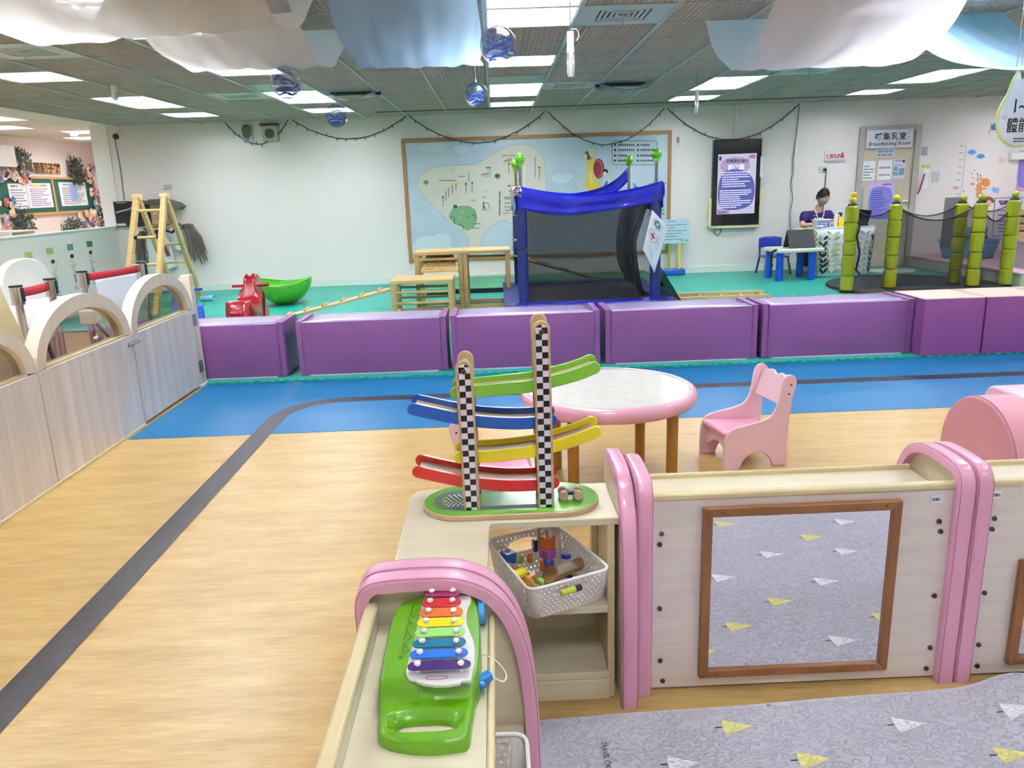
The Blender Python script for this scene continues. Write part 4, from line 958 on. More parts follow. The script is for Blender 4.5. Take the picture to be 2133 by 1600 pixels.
park = [(405,680),(440,610),(500,600),(560,600),(600,625),(618,680),(612,735),(580,770),(540,785),(500,755),(450,735),(420,700)]
mb.flat([W6(a, b, .0025) for a, b in park], 0); mb.build('park_print', mat('print_park', '78a578', .6), t, smooth=0); mb = MB()
def dot(cx, cy, rx, ry, mi, d=.0035, n=14): mb.flat([W6(cx+rx*math.cos(a), cy+ry*math.sin(a), d) for a in [2*math.pi*k/n for k in range(n)]], mi)
for cx, cy, r, mi in ((242,425,17,1),(768,378,20,2),(918,320,24,1),(457,605,16,2),(545,680,14,1),(430,685,5,3),(585,668,5,3),(495,740,6,3),(505,650,5,4),(488,688,5,4)): dot(cx, cy, r, r*.85, mi)
for cx, cy in ((242,445),(768,395),(918,345)): mb.flat([W6(cx-1.5, cy-8, .003), W6(cx+1.5, cy-8, .003), W6(cx+1.5, cy+10, .003), W6(cx-1.5, cy+10, .003)], 3)
mb.build('tree_print', [mat('print_park', '78a578', .6), mat('print_tree', '5f9a4c', .6), mat('print_tree_dark', '2f5a3f', .6), M_dark, M_white_print], t, smooth=0, kind='stuff')
mb = MB()
def stroke(pts, w_, mi, d=.003, WF=W6):
    P = bez([Vector((a, b, 0)) for a, b in pts], 5)
    for a, b in zip(P, P[1:]):
        dd = (b-a); nn = Vector((-dd.y, dd.x, 0)).normalized()*w_/2
        mb.flat([WF(q.x, q.y, d) for q in (a-nn, b-nn, b+nn, a+nn)], mi)
stroke([(905,265),(880,275),(868,300),(885,350),(890,400),(872,440)], 12, 0); stroke([(385,485),(430,460),(500,430),(565,420)], 8, 0); stroke([(1075,260),(1095,310),(1105,400)], 8, 0); stroke([(830,520),(830,625)], 3, 0)
# pictogram people, pavilion, hiker
stroke([(668,570),(662,630)], 9, 1); stroke([(668,578),(700,582),(706,605),(714,622)], 4, 1); stroke([(668,600),(685,625)], 7, 1); stroke([(660,632),(722,632)], 3, 1)
mb.flat([W6(648,362,.003),W6(700,352,.003),W6(700,368,.003),W6(648,376,.003)], 2); mb.flat([W6(655,376,.003),W6(700,368,.003),W6(700,388,.003),W6(655,392,.003)], 3); mb.flat([W6(682,312,.003),W6(725,312,.003),W6(720,322,.003),W6(686,322,.003)], 4); mb.flat([W6(690,322,.003),W6(722,322,.003),W6(722,385,.003),W6(700,385,.003)], 3)
mb.flat([W6(812,265,.003),W6(872,243,.003),W6(874,268,.003),W6(815,280,.003)], 5)
for cx, cy in ((672,538),(680,492),(296,500),(440,330),(590,560)): stroke([(cx-14, cy), (cx-6, cy-8), (cx+2, cy+6), (cx+12, cy-4)], 4, 4 if cy > 520 else 6)
# rain dashes on the sky
for r_ in range(5):
    for c_ in range(4): stroke([(455+16*c_-8*r_, 190+20*r_-2*c_), (448+16*c_-8*r_, 198+20*r_-2*c_)], 5, 6, .0025)
mb.build('route_print', kind='stuff', mats=[mat('print_route', 'd9cf7c', .6), mat('print_ink', '4d5248', .7), mat('print_rose', 'b98c94', .6), mat('print_slate', 'b3bcc0', .6), mat('print_brownish', '716a62', .6), mat('print_tan', 'a89a82', .6), mat('print_pale', '9fb3bd', .6)], parent=t, smooth=0)
mb = MB()   # place names (rows of tiny characters), vertical and horizontal
def vtxt(px, py0, py1, w_=6, step=8, WF=W6):
    y = py0; r_ = random.Random(int(px+py0))
    while y < py1: WF_ = r_.uniform(.35, .5); mb.flat([WF(px-w_*WF_, y, .0035), WF(px+w_*WF_, y, .0035), WF(px+w_*WF_, y+step*.62, .0035), WF(px-w_*WF_, y+step*.62, .0035)]); y += step
def htxt(px0, px1, py, h=7, step=9, WF=W6):
    x = px0; r_ = random.Random(int(px0+py))
    while x < px1: k = r_.uniform(.35, .5); mb.flat([WF(x, py-h*k, .0035), WF(x+step*.65, py-h*k, .0035), WF(x+step*.65, py+h*k, .0035), WF(x, py+h*k, .0035)]); x += step
for x, a, b in ((387,490,555),(367,530,600),(408,465,535),(435,445,505),(462,430,480),(535,435,505),(557,352,410),(582,430,500),(853,290,370),(1080,320,395),(885,590,680),(910,600,690),(1047,240,385),(450,690,735),(515,745,785),(603,640,690)): vtxt(x, a, b, 8, 8)
for a, b, y in ((340,462,413),(805,925,228),(850,905,450),(850,905,490),(820,865,537),(820,865,548),(820,865,580),(820,865,608),(825,860,633),(812,860,655),(480,525,382),(580,632,765),(590,640,732),(895,940,412)): htxt(a, b, y, 8, 8)
for x, y in ((582,430),(365,535),(853,287),(905,272),(852,452),(1078,317),(908,597),(535,437)): mb.flat([W6(x-6, y-6, .0035), W6(x+6, y-6, .0035), W6(x+6, y+6, .0035), W6(x-6, y+6, .0035)])
vtxt(785, 495, 665, 13, 15); vtxt(886, 780, 935, 12, 13)
mb.build('place_name_print', M_dark, t, smooth=0, kind='stuff')
# hikers, mother with backpack and child
mb = MB()
def poly(pts, mi, d=.003): mb.flat([W6(a, b, d) for a, b in pts], mi)
dot(1468, 205, 27, 30, 0, .003); dot(1432, 222, 20, 26, 1, .0028); dot(1420, 232, 13, 17, 2, .0033)
poly([(1430,255),(1480,245),(1500,330),(1500,400),(1545,470),(1500,500),(1425,480),(1420,430),(1432,330)], 3, .0034)
dot(1517, 325, 43, 75, 4, .0036); dot(1510, 325, 34, 66, 5, .0038); dot(1509, 328, 31, 62, 4, .004)
poly([(1430,260),(1442,262),(1466,250),(1440,225)], 1, .0039)
poly([(1425,480),(1452,485),(1452,520),(1428,520)], 6, .003); poly([(1490,485),(1535,480),(1540,520),(1495,520)], 6, .003)
dot(1568, 345, 20, 18, 7, .0042); dot(1563, 362, 15, 16, 2, .0044)
poly([(1555,385),(1600,382),(1625,430),(1610,490),(1555,500),(1550,450)], 6, .0043); poly([(1605,415),(1640,412),(1652,450),(1625,470)], 3, .0045); poly([(1560,440),(1580,410),(1585,430),(1565,460)], 8, .0046); poly([(1552,490),(1615,480),(1615,520),(1552,520)], 8, .0044)
poly([(1448,345),(1462,345),(1475,430),(1462,440)], 6, .0037)
mb.build('hiker_print', [mat('print_hat', 'd9cf9c', .6), mat('print_brown', '6e5236', .6), M_skinp, mat('print_yellow', 'd8bf3e', .6), mat('print_maroon', '8c2c3e', .6), mat('print_pinkline', 'c58a8f', .6), mat('print_offwhite', 'd6d9da', .6), mat('print_black', '1d1d20', .6), mat('print_navy', '36539a', .6)], t, smooth=0)
# legend box
mb = MB(); P = lambda u, v, w_: W6(u, v, .003+w_)
mb.ring(rrect(1617, 1953, 118, 297, 22, 4), rrect(1620, 1950, 121, 294, 20, 4), P, 0, .0005)
for r_, y in enumerate((150, 187, 228, 265)):
    mb.flat([W6(1632, y-8, .003), W6(1646, y-8, .003), W6(1646, y+8, .003), W6(1632, y+8, .003)]); mb.flat([W6(1802, y-7, .003), W6(1816, y-7, .003), W6(1816, y+7, .003), W6(1802, y+7, .003)])
    htxt(1658, (1775, 1772, 1728, 1715)[r_], y, 16, 14); htxt(1828, (1885, 1945, 1900, 1915)[r_], y, 16, 14)
mb.build('legend_print', M_dark, t, smooth=0)
mb = MB(); text_into(mb, '萬', frame(W6(1880, 540, .004), (1, 0, 0), (0, 0, 1)), 0, 0, .27, align='LEFT', bold=.004, wscale=1.1); text_into(mb, '里', frame(W6(1880, 660, .004), (1, 0, 0), (0, 0, 1)), 0, 0, .25, align='LEFT', bold=.004, wscale=1.1)
mb.build('title_print', mat('print_titlegreen', '6aa564', .6), t, smooth=0)

# ================================================================== BACK WALL RIGHT: screen, door, notices
def WP(px, py, d=.0, y=YB): p = at(px, py, y=y); return (p.x, p.z)
FW2 = frame((0, YB-.0005, 0), (1, 0, 0), (0, 0, 1))
t = thing('display_screen', (3.65, YB-.06, .70), 'tall black wall display in a cream corner bracket showing a lilac rules poster', 'screen')
MB().box(3.33, 4.06, YB-.10, YB-.02, .735, 2.0).build('casing', M_black, t, bev=.004)
MB().box(3.34, 4.05, YB-.102, YB-.099, .745, 1.99).build('glass', mat('screen_glass', '0e151d', .08, coat=.5), t, smooth=0)
M_cream = mat('cream_foam', 'e3dcae', .6)
for b_ in ((3.28, 3.33, .72, 1.15), (4.06, 4.10, .72, 1.30)): MB().box(b_[0], b_[1], YB-.09, YB-.01, b_[2], b_[3]).build('corner_guard', M_cream, t, bev=.01)
MB().box(3.30, 4.07, YB-.09, YB-.01, .69, .735).build('corner_guard', M_cream, t, bev=.01)
MB().box(4.045, 4.085, YB-.104, YB-.02, 1.44, 1.74).build('side_label', M_white, t, smooth=0)
FT_ = frame((0, YB-.1035, 0), (1, 0, 0), (0, 0, 1))
sx0, sx1, sz0, sz1 = 3.40, 3.985, .905, 1.79
def emis(name, col, k): return mat(name, '0a0a0c', .4, emit=(col, k*.72))
mb = MB(); rect(mb, FT_, sx0, sx1, sz0, sz1, 0); mb.build('lit_picture', emis('scr_bg', 'c9c6e0', .5), t, smooth=0)
mb = MB(); ell(mb, FT_, 3.66, 1.62, .23, .13, .001, 0); ell(mb, FT_, 3.94-.02, 1.745, .06, .03, .0012, 1); rect(mb, FT_, sx0, 3.60, sz0, sz0+.08, .001, 0)
blob = [(3.45, 1.0), (3.60, .965), (3.80, .98), (3.93, 1.05), (3.972, 1.2), (3.96, 1.36), (3.90, 1.47), (3.78, 1.545), (3.62, 1.575), (3.50, 1.53), (3.44, 1.43), (3.415, 1.28), (3.418, 1.12)]
mb.flat([FT_(p.x, p.y, .002) for p in bez([Vector((a, b, 0)) for a, b in blob+blob[:1]], 4)[:-1]], 2)
mb.build('poster_shapes', [emis('scr_pink', 'bba4cf', .45), emis('scr_red', 'b8809c', .45), emis('scr_blue', '5b64b8', .45)], t, smooth=0)
mb = MB(); text_into(mb, '您需要知道的', FT_, 3.52, 1.665, .058, .003, bold=.001); mb.build('heading', mat('scr_ink', '352f55', .6), t, smooth=0)
mb = MB(); text_into(mb, '體能區', FT_, 3.68, 1.565, .085, .003, align='CENTER', bold=.003)
lines_into(mb, FT_, 3.47, 3.91, 1.30, 1.54, 7, .015, .003, seed=3); lines_into(mb, FT_, 3.44, 3.94, .99, 1.27, 9, .015, .003, seed=8); 
mb.build('body_text', emis('scr_white', 'dfe0ff', .6), t, smooth=0, kind='stuff')
mb = MB(); lines_into(mb, FT_, 3.43, 3.58, .92, .95, 1, .014, .003, seed=5); rect(mb, FT_, 3.415, 3.45, 1.70, 1.76, .0025); mb.build('small_print', MATS['scr_ink'], t, smooth=0)
MB().tube([(3.40, YB-.03, .71), (3.40, YB-.03, .62), (3.46, YB-.03, .58), (3.50, YB-.03, .64), (3.50, YB-.03, .70)], .006, 6).build('cable', M_black, t)
# door
M_door = mat('door_beige', 'c2b59c', .45); M_dframe = mat('door_frame_grey', 'a8a49a', .4, metal=.1)
d = struct(MB().box(5.63, 6.42, YB-.03, YB-.005, .01, 2.04).build('door_1', M_door, smooth=0))
for b_ in ((5.56, 5.64, 0, 2.12), (6.41, 6.50, 0, 2.12)): MB().box(b_[0], b_[1], YB-.06, YB, b_[2], b_[3]).build('door_frame', M_dframe, d, bev=.004)
MB().box(5.64, 6.41, YB-.06, YB, 2.04, 2.12).build('door_frame', M_dframe, d, bev=.004)
MB().lathe([(0, 0), (.03, 0), (.03, .01), (.012, .02), (.012, .04), (.028, .05), (.03, .065), (.02, .075), (0, .077)], (0, 0, 0), 18, M=Matrix.Translation((6.34, YB-.03, 1.0)) @ Matrix.Rotation(R(90), 4, 'X')).build('door_knob', M_chrome, d)
MB().box(5.66, 5.69, YB-.035, YB-.03, .30, 1.22).build('push_strip', mat('strip_grey', '8f99a0', .4), d, smooth=0)
FD = frame((0, YB-.032, 0), (1, 0, 0), (0, 0, 1)); FD0 = frame((0, YB-.062, 0), (1, 0, 0), (0, 0, 1))
t = thing('room_sign', (6.0, YB-.065, 1.82), 'white sign reading 哺集乳室 Breastfeeding Room at the top of the door', 'sign')
mb = MB(); mb.box(5.655, 6.36, YB-.068, YB-.062, 1.80, 2.065); mb.build('panel', mat('sign_lilac_white', 'e6e4f3', .4), t, smooth=0)
FS = frame((0, YB-.069, 0), (1, 0, 0), (0, 0, 1)); mb = MB(); text_into(mb, '哺集乳室', FS, 6.02, 1.925, .115, .001, align='CENTER', bold=.002, spacing=1.15); text_into(mb, 'Breastfeeding Room', FS, 6.015, 1.84, .078, .001, align='CENTER', bold=.0006)
mb.build('lettering', M_dark, t, smooth=0)
mb = MB(); rr_ = random.Random(2)
for k in range(14): ell(mb, FS, rr_.uniform(5.68, 6.33), rr_.uniform(1.82, 2.05), .022, .016, .0005+.00001*k)
mb.build('flower_print', mat('print_faint_lilac', 'cfcbe6', .5), t, smooth=0)
def sheet(name, x0, x1, z0, z1, lab, base, rows, h=.012, F=FD, tint=None, cat='notice', grp='notices on the beige door', **k): return poster(name, F, x0, x1, z0, z1, lab, base, cat, grp, rows, tint, h=h, **k)
sheet('notice', 5.83, 6.12, 1.67, 1.80, 'small pale blue notice directly under the room sign', mat('blue_paper', 'c2d0e0', .5), 2, .03, head=False, seed=11)
sheet('notice', 5.645, 5.84, 1.33, 1.62, 'left white notice of three across the door', M_white_print, 5, .014, head=False, seed=12, tint=mat('print_bluegrey', '5b6379', .7))
sheet('notice', 5.88, 6.10, 1.335, 1.625, 'middle white notice of three across the door', M_white_print, 2, .026, head=False, seed=13)
p = sheet('notice', 6.115, 6.30, 1.345, 1.635, 'right notice of three across the door, with blue pictures', mat('photo_paper', 'cdd5e2', .5), 3, .01, seed=14)
mb = MB(); rect(mb, FD, 6.12, 6.19, 1.40, 1.45, .003, 0); rect(mb, FD, 6.12, 6.19, 1.47, 1.52, .003, 1); rect(mb, FD, 6.21, 6.29, 1.40, 1.50, .003, 2); ell(mb, FD, 6.27, 1.60, .02, .02, .003, 3); mb.build('pictures', [mat('pic_cyan', '57a3bd', .5), mat('pic_blue', '6f98cf', .5), mat('pic_steel', '7f93a8', .5), M_black], p, smooth=0)
t = thing('poster', (5.97, YB-.033, .7), 'purple and pink rules poster low on the beige door', 'poster')
mb = MB(); rect(mb, FD, 5.76, 6.17, .72, 1.31, .001, 0); blob = [(5.80, .76), (6.12, .75), (6.15, .95), (6.13, 1.15), (6.05, 1.22), (5.88, 1.23), (5.80, 1.17), (5.78, .95)]
mb.flat([FD(p_.x, p_.y, .003) for p_ in bez([Vector((a, b, 0)) for a, b in blob+blob[:1]], 4)[:-1]], 1); mb.build('sheet', [mat('lilac_paper', 'c4b3dd', .5), mat('violet_print', '7b7bd0', .5)], t, smooth=0, solid=.0006)
mb = MB(); lines_into(mb, FD, 5.82, 6.1, .78, 1.18, 13, .012, .0042, seed=22); lines_into(mb, FD, 5.97, 6.12, 1.25, 1.28, 1, .02, .0042, seed=4); mb.build('print', mat('print_darkviolet', '4a4590', .7), t, smooth=0)
# red small sign, socket + cord, chargers, switch, fly-swat like red key
t = thing('wall_sign', (5.2, YB-.02, 1.62), 'small white sign with red characters reading 哺集乳室 left of the door', 'sign')
MB().box(5.055, 5.37, YB-.02, YB-.002, 1.635, 1.80).build('panel', mat('sign_white', 'dfdfe2', .4), t, bev=.003)
MB().box(5.055, 5.37, YB-.024, YB-.002, 1.630, 1.655).build('ledge', mat('sign_blue_edge', 'a9b4c4', .4), t, smooth=0)
FR = frame((0, YB-.021, 0), (1, 0, 0), (0, 0, 1)); mb = MB(); text_into(mb, '哺集乳室', FR, 5.075, 1.695, .055, .001, bold=.0012); rect(mb, FR, 5.075, 5.27, 1.68, 1.688, .001); ell(mb, FR, 5.325, 1.74, .018, .02, .001); ell(mb, FR, 5.32, 1.705, .03, .022, .0012); mb.build('lettering', mat('sign_red', 'cc3355', .5), t, smooth=0)
t = thing('power_socket', (5.05, YB-.01, 1.45), 'wall socket with a black plug left of the door', 'socket')
MB().box(4.975, 5.10, YB-.012, YB, 1.475, 1.555).build('plate', M_vent, t, bev=.003); MB().cyl((5.07, YB-.012, 1.515), (5.07, YB-.05, 1.515), .02, n=12).build('plug', M_black, t)
tag(MB().tube([(5.07, YB-.05, 1.515), (5.085, YB-.045, 1.49), (5.09, YB-.02, 1.3), (5.08, YB-.02, .9), (5.05, YB-.06, .62)], .006, 6).build('hanging_cable', M_black), 'black power cord hanging from the wall socket behind the seated man', 'cord')
tag(MB().tube(bez([(4.62, YB-.02, 2.46), (4.615, YB-.02, 2.2), (4.60, YB-.02, 2.0), (4.57, YB-.02, 1.7), (4.58, YB-.02, 1.5), (4.56, YB-.02, 1.3), (4.60, YB-.02, 1.1), (4.57, YB-.02, .9), (4.59, YB-.02, .6), (4.60, YB-.02, .25)], 5), .006, 6).build('hanging_wire', mat('wire_grey', '6f7472', .6)), 'thin wavy wire hanging down the wall between screen and desk', 'wire')
for x, z, w_, h_, m_, lab in ((6.60, 1.74, .07, .12, M_steel, 'small grey wall label right of the door top'), (6.66, 1.38, .05, .09, M_white, 'white light switch right of the door'),):
    tag(MB().box(x-w_/2, x+w_/2, YB-.012, YB, z-h_/2, z+h_/2).build('wall_plate', m_, bev=.003), lab, 'wall plate')
t = thing('key_board', (6.66, YB-.02, 1.1), 'white tag board with a yellow label and a red strap right of the door', 'tag board')
MB().box(6.60, 6.69, YB-.01, YB, 1.17, 1.46).build('board', M_white_print, t, smooth=0); MB().box(6.58, 6.70, YB-.012, YB, 1.50, 1.535).build('yellow_label', mat('label_yellow', 'cfcf3e', .5), t, smooth=0)
MB().tube([(6.62, YB-.02, 1.40), (6.585, YB-.04, 1.28), (6.55, YB-.04, 1.15), (6.53, YB-.04, 1.10)], .011, 8).build('red_strap', mat('strap_red', '8d1530', .5), t)
tag(MB().box(6.75, 6.86, YB-.01, YB, 1.27, 1.43).build('wall_plate', M_vent, bev=.003), 'square double switch plate right of the red strap', 'wall plate')
t = thing('small_labels', (2.80, YB-.003, 1.8), 'tiny dark label on the wall right of the map board', 'label')
mb = MB(); rect(mb, FW2, 2.79, 2.83, 1.98, 2.07, .002); rect(mb, FW2, 2.80, 2.83, 1.94, 1.95, .002); mb.build('print', M_grey, t, smooth=0)
# speaker & emergency lamp at upper left, wall marks
t = thing('wall_speaker', (-3.28, YB-.05, 2.25), 'square beige wall speaker under the ceiling at the left', 'speaker')
MB().box(-3.40, -3.17, YB-.08, YB, 2.20, 2.42).build('housing', mat('speaker_beige', 'b6b79c', .5), t, bev=.008)
MB().box(-3.42, -3.15, YB-.095, YB, 2.42, 2.45).build('top_lip', mat('speaker_dark', '5c5f50', .6), t, bev=.004)
MB().cyl((-3.285, YB-.082, 2.31), (-3.285, YB-.09, 2.31), .07, n=20).cyl((-3.285, YB-.09, 2.31), (-3.285, YB-.092, 2.31), .05, n=20).build('cone', MATS['speaker_dark'], t)
t = thing('emergency_lamp', (-3.62, YB-.06, 2.25), 'clear domed emergency lamp on the wall left of the speaker', 'lamp')
MB().box(-3.70, -3.55, YB-.05, YB, 2.20, 2.45).build('back_plate', M_vent, t, bev=.008); MB().ball((-3.625, YB-.07, 2.35), .07, 16, 0, (1, .7, 1.4)).build('cover', mat_clear('smoke_clear', 'b9beb8'), t); MB().box(-3.66, -3.59, YB-.054, YB-.04, 2.22, 2.25).build('label', mat('label_blue', '7c93c4', .5), t, smooth=0)
# string lights
anch = [((468, 250), (535, 300), (600, 247)), ((608, 247), (722, 289), (846, 240)), ((852, 240), (1000, 297), (1135, 232)), ((1142, 232), (1268, 301), (1384, 225)), ((1390, 225), (1520, 291), (1666, 215))]
t = thing('string_lights', (0.5, YB-.02, 2.2), 'dark green string lights swagged along the top of the back wall', 'string lights')
mb = MB(); bl = MB(); rnd = random.Random(4)
for a, m_, b in anch:
    A_, M__, B_ = (at(*q, y=YB-.045) for q in (a, m_, b)); pts = []
    A_.z = min(A_.z, CE-.005); B_.z = min(B_.z, CE-.005)
    for k in range(25):
        u = k/24; p = A_.lerp(B_, u); um = (M__.x-A_.x)/(B_.x-A_.x); sag = (A_.lerp(B_, um).z-M__.z)/(4*um*(1-um)); pts.append(p+Vector((0, 0, -sag*4*u*(1-u)+rnd.uniform(-.006, .006))))
    mb.tube(pts, .0075, 6)
    for k in range(1, 24, 2): p = pts[k]; dz = rnd.choice((-1, -1, 1)); bl.cyl(p, p+Vector((rnd.uniform(-.015, .015), 0, .045*dz)), .008, .003, 5)
mb.build('cable', mat('string_green', '3c4a3e', .6), t); bl.build('tiny_bulb', MATS['string_green'], t, kind='stuff')

# growth chart and stickers on the right of the wall
def SP_(name, lab, cat, fn, mats, grp=None):
    mb = MB(); fn(mb); tag(mb.build(name, mats, smooth=0, solid=.0008), lab, cat, grp)
def W8(px, py, d=.002): p = at(1840+px/5.335, 180+py/5.335, y=YB); return p+Vector((0, -d, 0))
def pol(mb, pts, mi=0, d=.002): mb.flat([W8(a, b, d) for a, b in pts], mi)
def el8(mb, cx, cy, rx, ry, mi=0, d=.002, n=18, a=0): mb.flat([W8(cx+rx*math.cos(t)*math.cos(a)-ry*math.sin(t)*math.sin(a), cy+rx*math.cos(t)*math.sin(a)+ry*math.sin(t)*math.cos(a), d) for t in [2*math.pi*i/n for i in range(n)]], mi)
M_sky = mat('sticker_blue', '3f92dd', .5); M_or = mat('sticker_orange', 'df8a3c', .5); M_br = mat('sticker_brown', '6e4a33', .5); M_ltb = mat('sticker_lightblue', '8dbbe8', .5); M_pk = mat('sticker_pink', 'e58e9a', .5)
def cl(mb, cx, cy):
    for dx, dy, r in ((-28, 6, 20), (-8, -8, 24), (18, -4, 22), (32, 8, 14), (0, 12, 22)): el8(mb, cx+dx, cy+dy, r, r*.75, 0, .002+.0001*(dx % 7))
SP_('cloud_sticker', 'larger blue cloud sticker beside the growth chart', 'sticker', lambda m: cl(m, 985, 727), M_sky, 'blue cloud stickers')
SP_('cloud_sticker', 'smaller blue cloud sticker lower right of the larger one', 'sticker', lambda m: cl(m, 1082, 775), M_sky, 'blue cloud stickers')
def sun(m):
    el8(m, 1308, 820, 22, 24)
    for k in range(9):
        a = 2*math.pi*k/9; pol(m, [(1308+30*math.cos(a-.2), 820+30*math.sin(a-.2)), (1308+48*math.cos(a), 820+48*math.sin(a)), (1308+30*math.cos(a+.2), 820+30*math.sin(a+.2))])
SP_('sun_sticker', 'pale peach sun sticker right of the clouds', 'sticker', sun, mat('sticker_peach', 'eabfa8', .5))
def gir(m):
    pol(m, [(1035, 1100), (1040, 1060), (1080, 1050), (1095, 1120), (1092, 1240), (1035, 1240)], 0, .002)
    el8(m, 1135, 1068, 52, 48, 0, .003); el8(m, 1075, 1055, 42, 36, 0, .0025); el8(m, 990, 1085, 24, 13, 0, .002)
    for x, y, x2, y2 in ((1050, 1030, 1045, 975), (1085, 1030, 1080, 990)): pol(m, [(x-4, y), (x+4, y), (x2+4, y2), (x2-4, y2)], 0, .0022); el8(m, x2, y2, 9, 8, 2, .0026)
    for x, y in ((1047, 1068), (1075, 1048)): el8(m, x, y, 16, 18, 1, .0036); el8(m, x+3, y+2, 6, 7, 2, .004)
    for x, y in ((1135, 1050), (1108, 1082)): el8(m, x, y, 4, 5, 2, .004)
    for y in (1148, 1198): el8(m, 1033, y, 10, 13, 2, .0032); el8(m, 1033, y, 6, 9, 1, .0034)
    pol(m, [(1085, 1130), (1110, 1145), (1150, 1132), (1148, 1126), (1110, 1137), (1090, 1124)], 2, .0041)
SP_('giraffe_sticker', 'orange cartoon giraffe growth chart sticker on the right wall', 'sticker', gir, [M_or, M_white_print, M_br])
def ruler(m):
    pol(m, [(915, 665), (921, 665), (866, 1240), (860, 1240)])
    for k in range(8):
        x = 918-7*k; y = 665+76*k; pol(m, [(x-22, y-1.5), (x, y-1.5), (x, y+1.5), (x-22, y+1.5)]); pol(m, [(x-66, y-7), (x-28, y-7), (x-28, y+4), (x-66, y+4)])
SP_('height_ruler', 'grey height ruler printed on the wall left of the giraffe', 'ruler', ruler, mat('sticker_grey', 'a7a7aa', .6))
def monkey(m): el8(m, 1165, 1265, 58, 42, 0); el8(m, 1175, 1300, 30, 38, 1, .003); el8(m, 1215, 1270, 12, 26, 0, .0025)
SP_('animal_sticker', 'brown animal sticker beneath the giraffe', 'sticker', monkey, [M_br, mat('sticker_tan', 'd8ab85', .5)])
SP_('bird_sticker', 'light blue square sticker right of the giraffe', 'sticker', lambda m: pol(m, [(1200, 1140), (1222, 1118), (1290, 1135), (1275, 1188), (1222, 1180)]), M_ltb)
SP_('bird_sticker', 'small pink bird sticker left of the height ruler', 'sticker', lambda m: (el8(m, 800, 1130, 26, 16), pol(m, [(765, 1105), (785, 1110), (790, 1130)])), M_pk)
def plane(m): pol(m, [(1195, 440), (1240, 400), (1250, 490), (1205, 485)], 0); pol(m, [(1190, 400), (1196, 400), (1200, 470), (1175, 530), (1168, 530), (1190, 465)], 1)
SP_('kite_sticker', 'blue sticker partly hidden behind the hanging pear-shaped sign', 'sticker', plane, [mat('sticker_royal', '4d78c4', .5), M_grey])
for i, (a, b) in enumerate(((980, 968), (1012, 930), (995, 1018), (895, 1168))): pass
SP_('leaf_stickers', 'tiny dark specks of sticker around the giraffe antlers', 'sticker', lambda m: [pol(m, [(a-9, b), (a, b-8), (a+9, b), (a, b+8)]) for a, b in ((980, 968), (1012, 932), (995, 1018), (895, 1168), (898, 1200))], M_br)
# posters on the far right
def W3(px, py, d=.002): p = at(1880+px/6.668, 380+py/6.668, y=YB-.004); return p+Vector((0, -d, 0))
t = thing('poster', W3(1480, 500), 'white poster with dark outline and text lines behind the yellow posts', 'poster', 'posters on the right wall')
mb = MB(); mb.flat([W3(1285, 215, 0), W3(1720, 205, 0), W3(1720, 745, 0), W3(1240, 745, 0)]); mb.build('sheet', mat('poster_lilacwhite', 'e2def0', .5), t, smooth=0)
mb = MB()
def ln(a, b, c, d_, w_=8, dd=.004): v = Vector((c-a, d_-b)); n_ = Vector((-v.y, v.x)).normalized()*w_/2; mb.flat([W3(a-n_.x, b-n_.y, dd), W3(c-n_.x, d_-n_.y, dd), W3(c+n_.x, d_+n_.y, dd), W3(a+n_.x, b+n_.y, dd)])
ln(1285, 218, 1720, 208); ln(1285, 215, 1240, 745); ln(1240, 742, 1720, 742); ln(1270, 395, 1720, 385)
for y in (455, 540, 588, 640, 685): ln(1325, y, 1560, y-3, 12)
mb.build('outline', mat('print_violetgrey', '5a5878', .7), t, smooth=0)
mb = MB(); text_into(mb, '請填寫資料', frame(W3(1325, 310, .005), (1, 0, 0), (0, 0, 1)), 0, 0, .075, align='LEFT', bold=.003)
mb.build('heading', mat('print_maroonish', '4a3348', .7), t, smooth=0)
t = thing('poster', W8(1530, 900), 'violet and pink poster at the right edge beneath the hanging sign', 'poster', 'posters on the right wall')
mb = MB(); pol(mb, [(1515, 715), (1700, 715), (1690, 1170), (1465, 1170)], 0, .001); pol(mb, [(1540, 780), (1700, 765), (1700, 1130), (1500, 1120), (1488, 1000), (1505, 860)], 1, .002)
mb.build('sheet', [mat('poster_pink', 'd4a6cc', .5), mat('poster_violet', '8175cf', .5)], t, smooth=0)
mb = MB()
for k in range(13): pol(mb, [(1525, 830+22*k), (1690, 826+22*k), (1690, 834+22*k), (1525, 838+22*k)], 0, .003)
mb.build('print', mat('print_lilaclight', 'a9a0e6', .6), t, smooth=0)
t = thing('wall_bracket', W8(1460, 780), 'small white bracket on the wall below the hanging sign', 'bracket')
mb = MB(); p = W8(1390, 775); mb.box(p.x, p.x+.22, YB-.08, YB, p.z-.06, p.z+.05); mb.build('body', M_white, t, bev=.01)

# ================================================================== desk, man, blue table, stand
t = thing('counter_desk', (4.93, 11.05, .014), 'small reception desk wrapped in white oilcloth printed with green and black leaves', 'desk')
M_oil = mat('oilcloth_white', 'e9eef2', .3, coat=.3)
DX0, DX1, DY = 4.49, 5.40, 10.85
prof = [(4.62, 10.98), (4.66, 10.92), (4.80, 10.86), (4.95, 10.85), (5.10, 10.86), (5.24, 10.92), (5.28, 10.98)]
def dskin(u, v, d=0):   # cloth wrap around a D-shaped front; flares to the top
    ang = math.pi*u; cx = 4.955; rx = .40+.055*v; ry = .20
    return Vector((cx-(rx+d)*math.copysign(abs(math.cos(ang))**.55, math.cos(ang)), 11.1-(ry+d)*math.sin(ang)**.6 if 0 < u < 1 else 11.1, .03+.66*v))
MB().grid(lambda u, v: dskin(u, v), 40, 8).build('cloth_wrap', M_oil, t, solid=.004, smooth=60)
